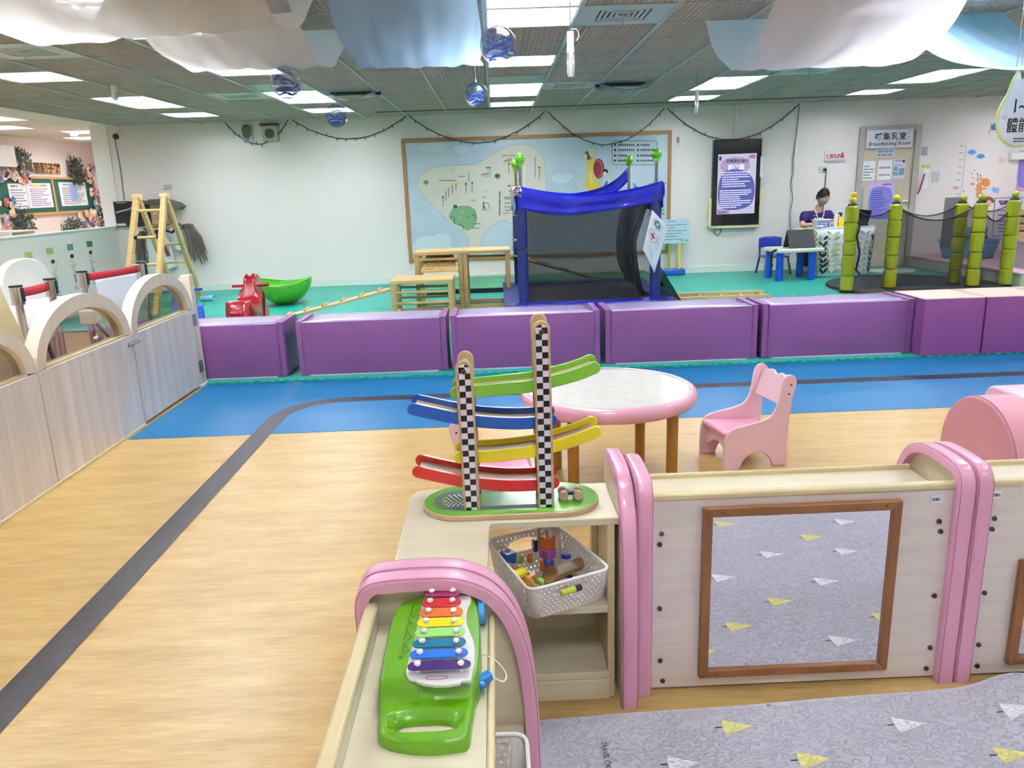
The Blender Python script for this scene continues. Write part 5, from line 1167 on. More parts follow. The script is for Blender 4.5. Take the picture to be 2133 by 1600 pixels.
top = [(dskin(k/24, 1).x, dskin(k/24, 1).y) for k in range(25)] + [(5.41, 11.22), (4.50, 11.22)]
MB().prism(top, lambda u, v, w_: Vector((u, v, w_)), .69, .715).build('top', M_oil, t, bev=.004)
for x in (4.54, 5.34): MB().box(x, x+.03, 11.16, 11.20, .014, .69).build('leg', M_white, t, smooth=0)
leafm = [mat('leaf_black', '252b30', .5), mat('leaf_olive', '9ba564', .5), mat('leaf_sage', 'a9bda0', .5), mat('leaf_mist', 'c2ccd8', .5), mat('leaf_stem', '7f8f78', .5)]
mb = MB(); rnd = random.Random(6)
def leafp(u, v, s, ang, mi):
    q = []
    for k in range(8):
        a = 2*math.pi*k/8; x = math.cos(a)*s*1.45; y = math.sin(a)*s*.62*(1.0 if abs(math.cos(a)) < .9 else .5); q.append((u+(x*math.cos(ang)-y*math.sin(ang))/1.15, v+(x*math.sin(ang)+y*math.cos(ang))/.66))
    if all(0.02 < a < .98 and 0.01 < b < .99 for a, b in q): mb.flat([dskin(a, b, .009) for a, b in q], mi)
for u0, lo, hi, mi, s in ((.30, .0, .95, 0, .042), (.78, .0, .95, 0, .042), (.90, .05, .9, 2, .028), (.12, .05, .95, 1, .03), (.20, .0, 1, 2, .032), (.41, .1, 1, 1, .026), (.5, .0, .8, 2, .03), (.60, .1, .95, 3, .034), (.68, .0, .7, 2, .028), (.86, .3, 1, 3, .03), (.05, 0, 1, 1, .03), (.95, 0, 1, 2, .03)):
    v = lo
    while v < hi:
        for sd in (-1, 1): leafp(u0+sd*.035+.01*math.sin(v*9), v+rnd.uniform(0, .03), s*rnd.uniform(.75, 1.1), R(90-sd*rnd.uniform(35, 60)), mi if rnd.random() < .85 else 2)
        v += .115
mb.build('leaf_print', leafm, t, smooth=0)
# things on the desk
t = thing('tissue_tub', (4.62, 10.98, .716), 'white plastic tub with a blue and white label on the left of the desk', 'box')
MB().ring(rrect(4.52, 4.74, 10.95, 11.10, .03, 4), rrect(4.528, 4.732, 10.958, 11.092, .025, 4), lambda u, v, w_: Vector((4.63+(u-4.63)*(1+.6*(w_-.716)), v, w_)), .716, .82).build('tub', mat('milky_plastic', 'e4e9f0', .3, alpha=.85), t)
MB().box(4.51, 4.76, 10.94, 11.11, .818, .83).build('lid', M_wp, t, bev=.006)
FL = frame((0, 10.935, 0), (1, 0, 0), (0, 0, 1)); mb = MB(); rect(mb, FL, 4.555, 4.705, .73, .795, .001); mb.build('label', mat('label_indigo', '4a4fae', .5), t, smooth=0)
mb = MB(); lines_into(mb, FL, 4.565, 4.70, .735, .79, 2, .016, .003, seed=9); mb.build('label_text', M_white_print, t, smooth=0)
t = thing('spray_bottle', (4.86, 10.97, .716), 'yellow bottle with a dark pump nozzle on the desk', 'bottle')
MB().lathe([(0, 0), (.035, 0), (.04, .02), (.04, .10), (.02, .13), (.015, .145), (0, .145)], (4.88, 10.98, .716), 18).build('body', mat('bottle_yellow', 'f0c71a', .3, coat=.3), t)
MB().cyl((4.88, 10.98, .86), (4.88, 10.98, .90), .014, n=10).box(4.845, 4.895, 10.97, 10.99, .895, .915).build('pump', M_black, t)
t = thing('white_bottle', (4.80, 10.95, .716), 'tall slim white bottle on the desk beside the yellow bottle', 'bottle')
MB().lathe([(0, 0), (.024, 0), (.026, .01), (.026, .15), (.015, .17), (.012, .2), (0, .2)], (4.80, 10.96, .716), 16).build('body', M_wp, t); MB().cyl((4.80, 10.96, .915), (4.80, 10.96, .94), .014, n=10).build('cap', M_wp, t)
t = thing('laptop', (5.14, 11.2, .716), 'open black laptop seen from behind on the desk', 'laptop')
MB().box(5.0, 5.32, 11.05, 11.28, .716, .732).build('base', M_black, t, bev=.003)
MB().bar((5.13, 11.06, .73), (5.16, 10.99, .95), .33, .01, up=(0, 1, 0)).build('lid', mat('laptop_lid', '1a1c24', .3), t, bev=.003)
t = thing('hair_clip', (4.42, 10.98, .716), 'pale blue and black tape dispenser at the left end of the desk', 'tape dispenser')
MB().ball((4.57, 10.93, .73), .03, 12, 0, (1.8, .8, .6)).build('body', mat('pale_blue_plastic', 'b5cfe2', .3), t); 
for i, (c, x) in enumerate((('6d8fb5', 5.05),)): tag(MB().box(x-.04, x+.05, 10.93, 11.0, .716, .735).build('eraser', mat('blue_cloth', '3c66b0', .6), bev=.006), 'blue folded cloth in front of the laptop', 'cloth')
# the man
t = thing('person', (4.72, 11.5, .014), 'person in purple T-shirt and grey face mask seated behind the desk, looking down', 'person')
def skin_body(name, joints, edges, m, parent, sub=2):
    me = bpy.data.meshes.new(name); me.from_pydata([j[0] for j in joints], edges, []); me.materials.append(m)
    o = bpy.data.objects.new(name, me); C.objects.link(o); place(o, Vector((0, 0, 0)), parent)
    q = o.modifiers.new('skin', 'SKIN'); me.skin_vertices.new() if hasattr(me.skin_vertices, 'new') and not me.skin_vertices else None
    if not me.skin_vertices:
        bm = bmesh.new(); bm.from_mesh(me); bm.verts.layers.skin.verify(); bm.to_mesh(me); bm.free()
    for i, j in enumerate(joints):
        me.skin_vertices[0].data[i].radius = j[1] if isinstance(j[1], tuple) else (j[1], j[1]); me.skin_vertices[0].data[i].use_root = (i == 0)
    q.use_smooth_shade = True; s_ = o.modifiers.new('sub', 'SUBSURF'); s_.levels = sub; s_.render_levels = sub
    return o
M_skin = mat('skin', 'c99a80', .5); M_hair = mat('hair_black', '17161a', .6, bump=(80, .5)); M_tee = mat('purple_tee', '331a66', .8); M_trou = mat('dark_trousers', '2a2c38', .8)
px_, py_ = 4.745, 11.56
# body: pelvis, spine, neck, arms, legs as one surface
J = [((px_, py_+.05, .42), (.15, .12)), ((px_, py_+.03, .58), (.14, .10)), ((px_, py_-.02, .76), (.12, .08)), ((px_, py_-.06, .87), (.10, .06)), ((px_+.01, py_-.08, .955), (.045, .045)), ((px_+.02, py_-.12, 1.03), (.048, .048)),
     ((px_-.17, py_-.07, .86), (.045, .045)), ((px_-.24, py_-.14, .72), (.045, .045)), ((px_-.08, py_-.32, .745), (.032, .032)),
     ((px_+.17, py_-.07, .86), (.045, .045)), ((px_+.25, py_-.14, .72), (.045, .045)), ((px_+.12, py_-.32, .745), (.032, .032)),
     ((px_-.10, py_+.0, .40), (.09, .09)), ((px_-.14, py_-.20, .40), (.07, .07)), ((px_-.14, py_-.12, .10), (.04, .04)), ((px_-.14, py_-.22, .045), (.035, .03)),
     ((px_+.10, py_+.0, .40), (.09, .09)), ((px_+.14, py_-.20, .40), (.07, .07)), ((px_+.14, py_-.12, .10), (.04, .04)), ((px_+.14, py_-.22, .045), (.035, .03))]
Ed = [(0,1),(1,2),(2,3),(3,4),(4,5),(3,6),(6,7),(7,8),(3,9),(9,10),(10,11),(0,12),(12,13),(13,14),(14,15),(0,16),(16,17),(17,18),(18,19)]
skin_body('body', J, Ed, M_skin, t)
# clothing over it
skin_body('tshirt', [((px_, py_+.04, .50), (.165, .135)), ((px_, py_+.02, .66), (.16, .12)), ((px_, py_-.02, .78), (.18, .12)), ((px_, py_-.055, .875), (.15, .10)), ((px_-.175, py_-.07, .868), (.08, .08)), ((px_-.235, py_-.12, .76), (.065, .065)), ((px_+.175, py_-.07, .868), (.08, .08)), ((px_+.24, py_-.12, .76), (.065, .065))],
          [(0,1),(1,2),(2,3),(3,4),(4,5),(3,6),(6,7)], M_tee, t)
skin_body('trousers', [((px_, py_+.05, .42), (.165, .135)), ((px_-.10, py_, .40), (.10, .10)), ((px_-.14, py_-.20, .40), (.08, .08)), ((px_-.14, py_-.12, .12), (.055, .055)), ((px_+.10, py_, .40), (.10, .10)), ((px_+.14, py_-.20, .40), (.08, .08)), ((px_+.14, py_-.12, .12), (.055, .055))],
          [(0,1),(1,2),(2,3),(0,4),(4,5),(5,6)], M_trou, t)
HM = Matrix.Translation((px_+.035, py_-.16, 1.115)) @ Matrix.Rotation(R(22), 4, 'Z') @ Matrix.Rotation(R(24), 4, 'X')
def hp(x, y, z): return HM @ Vector((x, y, z))
def headf(u, v, k=1.0):
    th = 2*math.pi*u; ph = math.pi*v; s = math.sin(ph); z = -.118*math.cos(ph)
    x = .074*s*math.cos(th); y = .092*s*math.sin(th)
    if z < -.02: f = 1-.38*((-.02-z)/.1)**1.3; x *= f; y = y*f - .012*(1-f)*2
    return HM @ Vector((x*k, y*k, z*k))
mb = MB(); mb.grid(lambda u, v: headf(u, v), 28, 18); mb.build('head', M_skin, t, smooth=80)
mb = MB()
def hairf(u, v):
    th = 2*math.pi*u; fr = max(0, -math.sin(th)); ph = math.pi*(1-v*(.60-.26*fr)); s = math.sin(ph); z = -.118*math.cos(ph)
    return HM @ (Vector((.074*s*math.cos(th), .092*s*math.sin(th)+.004, z+.004))*1.10)
mb.grid(hairf, 32, 10); rnd = random.Random(1)
for k in range(60):
    u = rnd.random(); v = rnd.random()*.8; p = hairf(u, v); n_ = (p-HM.translation).normalized(); mb.cyl(p-n_*.004, p+n_*.014+Vector((rnd.uniform(-.01, .01), rnd.uniform(-.01, .01), .004)), .007, .001, 5)
mb.build('hair', M_hair, t, smooth=70)
mb = MB()
for s in (-1, 1): mb.ball(hp(s*.074, .005, -.005), .02, 10, 0, (.4, .8, 1.3), HM.to_3x3())
mb.build('ear', M_skin, t)
mb = MB(); mb.ball(hp(0, -.096, -.012), .014, 10, 0, (.8, 1, 1.4), HM.to_3x3()); mb.build('nose', M_skin, t)
for s in (-1, 1):
    mb = MB(); mb.ball(hp(s*.03, -.080, .012), .012, 10, 0, (1, .7, .7), HM.to_3x3()); mb.ball(hp(s*.03, -.088, .010), .006, 8, 1, (1, .6, 1), HM.to_3x3()); mb.bar(hp(s*.018, -.092, .034), hp(s*.044, -.084, .034), .006, .004, 1); mb.build('eye', [M_white_print, M_black], t)
def maskf(u, v): return headf(.53+.44*u, .06+.40*v, 1.09)
mb = MB(); mb.grid(maskf, 14, 8); mb.build('face_mask', mat('mask_grey', '7e9189', .7), t, solid=.003, smooth=70)
mb = MB()
for s in (-1, 1):
    mb.tube([hp(s*.03+.024*math.cos(a), -.098, .012+.02*math.sin(a)) for a in [2*math.pi*k/16 for k in range(16)]], .0018, 5, closed=True); mb.tube([hp(s*.053, -.096, .016), hp(s*.078, -.05, .018), hp(s*.08, .0, .012)], .0018, 5)
mb.tube([hp(-.006, -.10, .016), hp(.006, -.10, .016)], .0018, 5); mb.build('glasses', M_steel, t)
mb = MB(); mb.tube([(px_-.06, py_-.13, .98), (px_-.05, py_-.185, .88), (px_+.0, py_-.20, .76), (px_+.05, py_-.195, .88), (px_+.08, py_-.14, .97)], .008, 6); mb.build('lanyard', mat('lanyard_white', 'd9d5dc', .6), t)
mb = MB(); F_ = frame((px_, py_-.185, .78), (1, 0, 0), (0, 0, 1)); lines_into(mb, F_, -.08, .06, .02, .06, 1, .03, .004, seed=4); rect(mb, F_, -.10, -.03, .085, .09, .004); mb.build('chest_print', M_white_print, t, smooth=0)
def hand(w_, dirv, side, parent):
    """palm, four unequal bent fingers and a thumb"""
    w_ = Vector(w_); dv = Vector(dirv).normalized(); sd = dv.cross(Vector((0, 0, 1))).normalized(); J = [(tuple(w_), (.022, .018)), (tuple(w_+dv*.04+Vector((0, 0, .004))), (.034, .014)), (tuple(w_+dv*.075), (.034, .012))]; E_ = [(0,1),(1,2)]
    for k, L in enumerate((.058, .068, .064, .05)):
        b = w_+dv*.078+sd*(-.027+.018*k); i = len(J); J += [(tuple(b), (.0085, .0085)), (tuple(b+dv*L*.5+Vector((0, 0, .008))), (.008, .008)), (tuple(b+dv*L*.9-Vector((0, 0, .008))), (.0065, .0065))]; E_ += [(2, i), (i, i+1), (i+1, i+2)]
    i = len(J); b = w_+dv*.02+sd*side*.03; J += [(tuple(b), (.01, .01)), (tuple(b+dv*.03+sd*side*.018), (.009, .009)), (tuple(b+dv*.055+sd*side*.016-Vector((0, 0, .004))), (.007, .007))]; E_ += [(1, i), (i, i+1), (i+1, i+2)]
    skin_body('hand', J, E_, M_skin, parent, 1)
hand((px_-.08, py_-.32, .745), (.6, -.5, 0), -1, t); hand((px_+.12, py_-.32, .745), (-.5, -.55, 0), 1, t)
t = thing('office_stool', (4.745, 11.66, .014), 'dark stool under the seated man behind the desk', 'stool')
MB().cyl((4.745, 11.66, .22), (4.745, 11.66, .262), .17, n=24).build('seat', M_black, t, bev=.015)
for a in (45, 135, 225, 315): MB().bar((4.745+.1*math.cos(R(a)), 11.66+.1*math.sin(R(a)), .22), (4.745+.16*math.cos(R(a)), 11.66+.16*math.sin(R(a)), .014), .025, .025).build('leg', M_steel, t)
# blue children's table with white top
t = thing('childrens_table', (4.2, 10.95, .014), "children's table with thick blue legs and a cream top left of the desk", 'table')
M_bl = mat('blue_plastic', '0f4fc4', .3, coat=.3)
MB().prism(rrect(3.88, 4.56, 10.66, 11.24, .05, 4), lambda u, v, w_: Vector((u, v, w_)), .405, .455).build('top', mat('cream_top', 'd9e2cf', .35), t, bev=.012)
for x in (3.955, 4.41):
    for y in (10.74, 11.17): MB().cyl((x, y, .014), (x, y, .41), .052, .05, 20).build('leg', M_bl, t, bev=.005)
t = thing('tent_board', (4.25, 10.85, .456), 'black folded A-shaped board standing on the blue table', 'sign board')
MB().bar((4.28, 10.78, .458), (4.28, 10.90, .70), .37, .008, up=(0, 1, 0)).build('panel', mat('board_charcoal', '25262d', .6), t, bev=.002); MB().bar((4.28, 11.02, .458), (4.28, 10.905, .70), .37, .008, up=(0, 1, 0)).build('panel', MATS['board_charcoal'], t, bev=.002)
tag(MB().box(4.30, 4.52, 10.98, 11.18, .70, .706).build('papers', mat('yellow_paper', 'cfd47a', .6), solid=0), 'yellow-green papers lying on top of the black board', 'papers')
t = thing('childrens_chair', (4.2, 11.55, .014), "blue children's chair behind the blue table", 'chair')
MB().prism(rrect(3.98, 4.36, 11.42, 11.76, .05, 4), lambda u, v, w_: Vector((u, v, w_)), .27, .29).build('seat', mat('indigo_plastic', '2f3fae', .35), t, bev=.006)
mb = MB(); mb.grid(lambda u, v: Vector((4.0+.34*u, 11.76+.05*math.sin(math.pi*u), .40+.16*v-.02*abs(2*u-1)**3*v)), 10, 5); mb.build('backrest', MATS['indigo_plastic'], t, solid=.015)
for x, dx in ((4.01, -.03), (4.33, .05)):
    for y, dy in ((11.45, -.03), (11.74, .05)): MB().bar((x, y, .275), (x+dx, y+dy, .014), .025, .025).build('leg', M_steel if dy < 0 else mat('navy_leg', '1c2d80', .4), t)
MB().bar((4.02, 11.77, .28), (4.02, 11.79, .5), .02, .02).bar((4.32, 11.77, .28), (4.32, 11.79, .5), .02, .02).build('back_post', MATS['navy_leg'], t)
t = thing('toy_mesh_bag', (3.9, 10.8, .2), 'dark strap looped over the left end of the blue table', 'strap')
MB().tube(bez([(3.90, 10.70, .45), (3.84, 10.72, .42), (3.83, 10.74, .30), (3.86, 10.76, .22)], 5), .016, 8).build('strap', M_black, t)
# info stand on two posts
t = thing('info_stand', (2.73, 11.9, .014), 'pale blue instruction board on green and yellow posts with a blue base by the wall', 'sign stand')
MB().box(2.50, 2.96, 11.87, 11.885, .50, .86).build('board', mat('stand_board', 'b9d3de', .5), t, bev=.002)
FI = frame((0, 11.869, 0), (1, 0, 0), (0, 0, 1)); mb = MB(); lines_into(mb, FI, 2.55, 2.92, .54, .80, 6, .012, .001, seed=31); lines_into(mb, FI, 2.62, 2.84, .815, .845, 1, .014, .001, seed=2); mb.build('print', mat('print_bluegrey2', '6d8291', .7), t, smooth=0)
mb = MB(); ell(mb, FI, 2.85, .545, .03, .02, .002, 0); ell(mb, FI, 2.92, .54, .02, .015, .002, 1); mb.build('corner_picture', [mat('pic_olive', 'a8b35a', .6), mat('pic_teal', '5d9a8c', .6)], t, smooth=0)
MB().cyl((2.66, 11.90, .09), (2.66, 11.90, .56), .02, n=12).build('green_post', mat('post_green', '8cb13c', .35), t); MB().cyl((2.81, 11.90, .09), (2.81, 11.90, .56), .028, n=12).build('yellow_post', mat('post_yellow', 'dcd05c', .35), t)
MB().box(2.58, 2.90, 11.82, 11.98, .016, .11).build('base', mat('stand_blue', '1556b8', .35), t, bev=.02)

# ================================================================== yellow padded playpen
t = thing('padded_playpen', (5.3, 9.5, .014), 'round net playpen with lime green padded posts and yellow ball tops', 'playpen')
M_ly = mat('lime_pad', '9a9d12', .38, coat=.3, bump=(14, .3)); M_yb = mat('yellow_ball', 'd6bd12', .3, coat=.4); M_olb = mat('olive_ball', '9aa81b', .3, coat=.4)
posts = [(4.31, 9.40, 1.07, M_yb), (4.90, 9.52, 1.06, M_yb), (5.84, 9.72, 1.075, M_olb), (5.89, 9.42, 1.04, M_olb), (6.30, 9.42, 1.06, M_olb)]
for i, (x, y, h, m_) in enumerate(posts):
    z = .03; k = 0
    while z < h-.05:
        L = min((.20, .24, .17, .22)[(k+i) % 4], h-z); r = .078
        MB().lathe([(r*.75, 0), (r*.97, .015), (r, L*.3), (r, L*.7), (r*.97, L-.015), (r*.75, L)], (x, y, z), 16, cap=True).build('padded_section', M_ly, t); z += L; k += 1
    MB().cyl((x, y, z-.01), (x, y, z+.03), .06, .045, 12).build('black_collar', M_black, t); MB().ball((x, y, z+.07), .043, 14).build('ball_top', m_, t)
    MB().cyl((x, y, .014), (x, y, .05), .085, n=16).build('foot', M_black, t)
P0 = posts[0]; MB().ball((P0[0]+.01, P0[1], 1.19), .038, 12).build('ball_top', mat('orange_yellow', 'e2b016', .35), t); 
def ropenet(a, b, sag, ztop=1.05):
    A_ = Vector((a[0], a[1], 0)); B_ = Vector((b[0], b[1], 0)); pts = [A_.lerp(B_, k/14)+Vector((0, 0, ztop-sag*4*(k/14)*(1-k/14))) for k in range(15)]
    MB().tube(pts, .009, 6).build('top_rope', M_black, t)
    mb = MB(); mb.grid(lambda u, v: A_.lerp(B_, u)+Vector((0, 0, .04+(ztop-sag*4*u*(1-u)-.04)*v)), 14, 6); mb.build('net_panel', MATS.get('playpen_net') or mat_net('playpen_net', '2c2a2e', .5), t, smooth=60)
ropenet(posts[0], posts[1], .12); ropenet(posts[1], posts[2], .15); ropenet(posts[1], posts[3], .20); ropenet(posts[2], posts[4], .12); ropenet(posts[3], posts[4], .22, 1.04)
MB().lathe([(0, .03), (.9, .03), (1.0, .045), (1.02, .02), (1.0, .014)], (5.3, 9.75, .005), 40).build('black_base', mat('black_cover', '1c1b22', .5, bump=(9, .8)), t)
pf_ = at(1990, 420, y=10.0); MB().box(pf_.x-.14, pf_.x+.14, 9.98, 10.0, .45, 1.10).build('net_flap', mat_net('flap_net', '77787a', .8), t, smooth=0)
tag(MB().tube([(4.38, 9.31, .86), (4.35, 9.31, .7), (4.40, 9.31, .5), (4.37, 9.31, .3), (4.42, 9.31, .24)], .013, 6).build('black_strap', M_black), 'black strap hanging down the first yellow padded post', 'strap')
# stage platform, tub, boxes on the right
t = thing('stage_platform', (7.6, 10.7, .014), 'low platform with cream sides and a pink top along the right side', 'platform')
MB().box(6.45, 8.9, 9.35, 12.05, .014, .155).build('base', mat('stage_side', 'c9c2ae', .5), t, bev=.004); MB().box(6.43, 8.9, 9.33, 12.06, .155, .185).build('top_mat', mat('stage_pink', 'e2b3c8', .45), t, bev=.008)
tag(MB().prism([(5.45+.35*math.cos(a)*(1+.15*math.sin(3*a)), 11.4+.30*math.sin(a)) for a in [2*math.pi*k/24 for k in range(24)]], lambda u, v, w_: Vector((u+.45, v, w_)), .015, .02).build('fluffy_rug', mat('rug_pale', 'c9cfc9', .9), smooth=0), 'pale irregular rug on the teal mat before the platform', 'rug')
t = thing('blue_tub', (7.0, 11.4, .186), 'pale blue oval storage tub with a raised lip standing on the platform', 'tub')
M_tub = mat('tub_blue', '5f9fc4', .35, alpha=None)
def ov(rx, ry, z, n=28): return [Vector((6.95+rx*math.cos(2*math.pi*k/n), 11.3+ry*math.sin(2*math.pi*k/n), z)) for k in range(n)]
mb = MB(); rings = [ov(.34, .22, .188), ov(.36, .24, .20), ov(.42, .30, .43), ov(.45, .33, .44), ov(.44, .32, .45), ov(.40, .28, .43), ov(.34, .22, .21)]
n = 28; mb.add([v for r_ in rings for v in r_], [(i*n+k, i*n+(k+1) % n, (i+1)*n+(k+1) % n, (i+1)*n+k) for i in range(6) for k in range(n)] + [tuple(range(n))[::-1], tuple(range(6*n, 7*n))]); mb.build('shell', M_tub, t)
t = thing('storage_box', (6.95, 11.35, .22), 'clear blue-tinted box with a dark band sitting in the blue tub', 'box')
MB().box(6.80, 7.15, 11.2, 11.45, .215, .62).build('body', mat('box_tint', '7fa6cc', .2, alpha=.8), t, bev=.01); MB().box(6.795, 7.155, 11.195, 11.455, .47, .50).build('band', M_dark, t, smooth=0)
t = thing('clear_crate', (7.0, 9.9, .186), 'clear grey plastic storage crate on the platform behind the yellow posts', 'crate')
M_cc = mat('crate_clear', 'b5aab8', .25, alpha=.7)
MB().ring(rrect(6.75, 7.30, 9.75, 10.15, .03, 3), rrect(6.76, 7.29, 9.76, 10.14, .025, 3), lambda u, v, w_: Vector((u, v, w_)), .188, .52).build('walls', M_cc, t); MB().box(6.76, 7.29, 9.76, 10.14, .188, .195).build('bottom', M_cc, t, smooth=0); MB().box(6.73, 7.32, 9.73, 10.17, .50, .53).build('lid', M_cc, t, bev=.006); MB().box(6.95, 7.1, 9.72, 9.75, .44, .50).build('clasp', M_grey, t, bev=.004)
t = thing('clear_crate', (7.75, 9.8, .186), 'second clear crate at the right edge on the platform', 'crate')
MB().box(7.45, 8.1, 9.7, 10.1, .188, .50).build('body', M_cc, t, bev=.01); MB().box(7.43, 8.12, 9.68, 10.12, .50, .525).build('lid', M_cc, t, bev=.006)
t = thing('toy_shelf', (7.9, 10.9, .186), 'open wooden slatted shelf at the right edge behind the crates', 'shelf')
for z in (.58, .68, .78): MB().box(7.3, 8.4, 10.5, 10.9, z, z+.02).build('shelf', M_pinex, t, smooth=0)
for x in (7.3, 8.38): MB().box(x, x+.03, 10.5, 10.9, .188, .88).build('side', M_pine, t, smooth=0)
for k in range(4): tag(MB().box(7.36+.22*k, 7.54+.22*k, 10.55, 10.8, .602, .65).build('wooden_block', mat('block_brown_%d' % (k % 2), ('6b3a26', 'b98c5a')[k % 2], .5), bev=.004), ['dark brown block at the left end of the slatted shelf', 'tan block second from the left on the slatted shelf', 'dark brown block third from the left on the slatted shelf', 'tan block at the right of the slatted shelf'][k], 'block', 'blocks on the slatted shelf')

# ================================================================== round table, little chairs, pink foam seat
t = thing('round_table', (.517, 3.60, 0), "low round children's table with a cream top, pink padded rim and wooden legs", 'table')
TC = (.517, 3.60)
MB().lathe([(0, .44), (.385, .44), (.392, .452), (.388, .4615), (0, .4615)], (*TC, 0), 64).build('table_top', mat('cream_marble', 'fbf7ec', .16, coat=.5, var=('f3efe5', (14, 14, 14), .1)), t)
MB().lathe([(.386, .4635), (.392, .4675), (.402, .467), (.418, .458), (.4255, .440), (.4245, .420), (.414, .403), (.398, .396), (.383, .40), (.383, .44)], (*TC, 0), 72).build('padded_rim', mat('rim_pink', 'e3a7b8', .28, coat=.3), t, smooth=70)
MB().lathe([(0, .40), (.384, .40), (.384, .44), (0, .44)], (*TC, 0), 48).build('underside', M_edge, t)
for x, y in ((.315, 3.30), (.775, 3.34), (.712, 3.80), (.27, 3.745)): MB().cyl((x, y, 0), (x, y, .40), .0265, n=20).build('leg', M_oak, t, bev=.002)
def kid_chair(loc, rz, label):
    t = thing('childrens_chair', loc, label, 'chair', "pink children's chairs at the round table"); M_ = Matrix.Translation(loc) @ Matrix.Rotation(rz, 4, 'Z')
    prof = [(0, 0), (.085, 0), (.10, .04), (.135, .072), (.18, .085), (.225, .07), (.255, .035), (.268, 0), (.34, 0), (.345, .2), (.357, .35), (.376, .43), (.362, .462), (.333, .472), (.303, .452), (.291, .40), (.281, .33), (.262, .285), (.232, .256), (.16, .238), (.06, .222), (.018, .198), (.0, .15), (-.003, .07)]
    br = {0, 1, 7, 8}
    sm = []
    n = len(prof)
    for i in range(n):
        if i in (0, 7, 8) or (i == 1): sm.append(prof[i]); 
        else: sm.append(prof[i])
        if i in (0, 7): continue
        p0, p1, p2, p3 = [Vector(prof[(i+k) % n]) for k in (-1, 0, 1, 2)]
        if i == n-1 or i in (1, 6, 8): q = (p1+p2)/2
        else: q = .5625*(p1+p2)-.0625*(p0+p3)
        sm.append((q.x, q.y))
    f = lambda u, v, w_: M_ @ Vector((u, w_, v))
    for w_ in (0, .275): MB().prism(sm, f, w_, w_+.016).build('side_panel', M_pinkw, t, bev=.004, seg=3)
    MB().add([f(a, b, c) for c in (.018, .273) for a, b in ((.012, .165), (.30, .150), (.30, .178), (.14, .188), (.02, .198), (.008, .185))], [(0,1,2,3,4,5), (11,10,9,8,7,6)]+[(i, (i+1)%6, 6+(i+1)%6, 6+i) for i in range(6)]).build('seat', M_pinkseat, t, bev=.006, seg=3)
    # backrest board with two humps and a central dip, leaning
    bp = [(0, 0), (.257, 0)] + [(.257-.257*k/24, .125+.022*math.sin(math.pi*k/24)*1.0-.018*math.exp(-((k-12)/2.6)**2)+.014*math.exp(-((k-12)/1.0)**2)*0) for k in range(25)]
    g2 = lambda u, v, w_: M_ @ Vector((.300+.05*v/.15+w_, .017+u, .315+v))
    MB().prism(bp, g2, 0, .014).build('backrest', M_pinkw, t, bev=.003)
    ap = [(0, .0), (0, .11), (.257, .11), (.257, 0)] + [(.257-.257*k/12, .06*math.sin(math.pi*k/12)) for k in range(1, 12)]
    MB().prism(ap, lambda u, v, w_: M_ @ Vector((.03+w_, .017+u, .055+v)), 0, .012).build('front_apron', M_pinkw, t, bev=.002)
    for a, b in ((.345, .42), (.335, .375)): MB().cyl(f(a, b, -.002), f(a, b, .001), .0045, n=10).cyl(f(a, b, .290), f(a, b, .2935), .0045, n=10).build('screw', M_black, t)
    return t
kid_chair((1.100, 3.605, 0), R(10), "pink wooden children's chair right of the round table, facing it")
kid_chair((.125, 3.42, 0), R(184), "pink children's chair seen between the toy car ramps")
t = thing('foam_roll', (2.1, 3.04, 0), 'pink foam seat with an arched end at the right edge behind the shelves', 'foam seat')
arc = [(2.785, 0), (2.785, .235)] + [(3.047-.262*math.cos(R(a)), .24+.262*math.sin(R(a))) for a in range(8, 176, 8)] + [(3.309, .235), (3.309, 0)]
MB().prism(arc, lambda u, v, w_: Vector((w_, u, v)), 2.0, 2.17).build('block', M_pinkd, t, bev=.012, seg=3)
MB().tube([Vector((2.008, a, b)) for a, b in arc[1:-1]], .002, 6).build('seam', M_seam, t)
arc2 = [(2.72, 0), (2.72, .36)] + [(2.79-.07*math.cos(R(a)), .425+.07*math.sin(R(a))) for a in range(0, 91, 15)] + [(3.24+.07*math.sin(R(a)), .425+.07*math.cos(R(a))) for a in range(0, 91, 15)] + [(3.31, 0)]
t = thing('foam_roll', (2.7, 3.04, 0), 'pale pink foam block with a flat top beside the arched seat at the right edge', 'foam seat')
MB().prism(arc2, lambda u, v, w_: Vector((w_, u, v)), 2.18, 3.2).build('block', mat('pale_pink_vinyl', 'ecc3cd', .35, coat=.2), t, bev=.012, seg=3)

# ================================================================== FOREGROUND SHELF UNITS
PO = [(-.03, 0), (-.03, .15), (-.03, .3), (-.03, .42), (-.03, .5), (-.03, .55), (-.03, .573), (-.03, .585), (-.026, .615), (-.012, .640), (.015, .655), (.08, .661), (.16, .66), (.205, .651), (.245, .632), (.275, .605), (.298, .57), (.315, .53), (.328, .48), (.337, .42), (.343, .34), (.345, .25), (.345, .15), (.345, .07), (.345, 0)]
PO = [(p.x, p.y) for p in bez([Vector((a, b, 0)) for a, b in PO], 3)]
def inset(P, d):
    out = []
    for i, (a, b) in enumerate(P):
        p0 = Vector(P[max(i-1, 0)]); p1 = Vector(P[min(i+1, len(P)-1)]); t_ = (p1-p0).normalized(); n_ = Vector((t_.y, -t_.x)); out.append((a+n_.x*d, max(b+n_.y*d, 0)))
    return out
def inner(d, u0, z1):
    out = []
    for (a, b), (c_, e_) in zip(PO, inset(PO, d)):
        if a < .03 and b > .585: out.append((max(u0, .03+(a-.03)*(.03-u0)/.06), min(z1, .60+(b-.60)*(z1-.60)/.058)))
        elif a < .0: out.append((u0, b))
        else: out.append((max(c_, u0), min(e_, z1)))
    return out
PI_ = inner(.030, .0, .631); PB = inner(.027, -.003, .634)
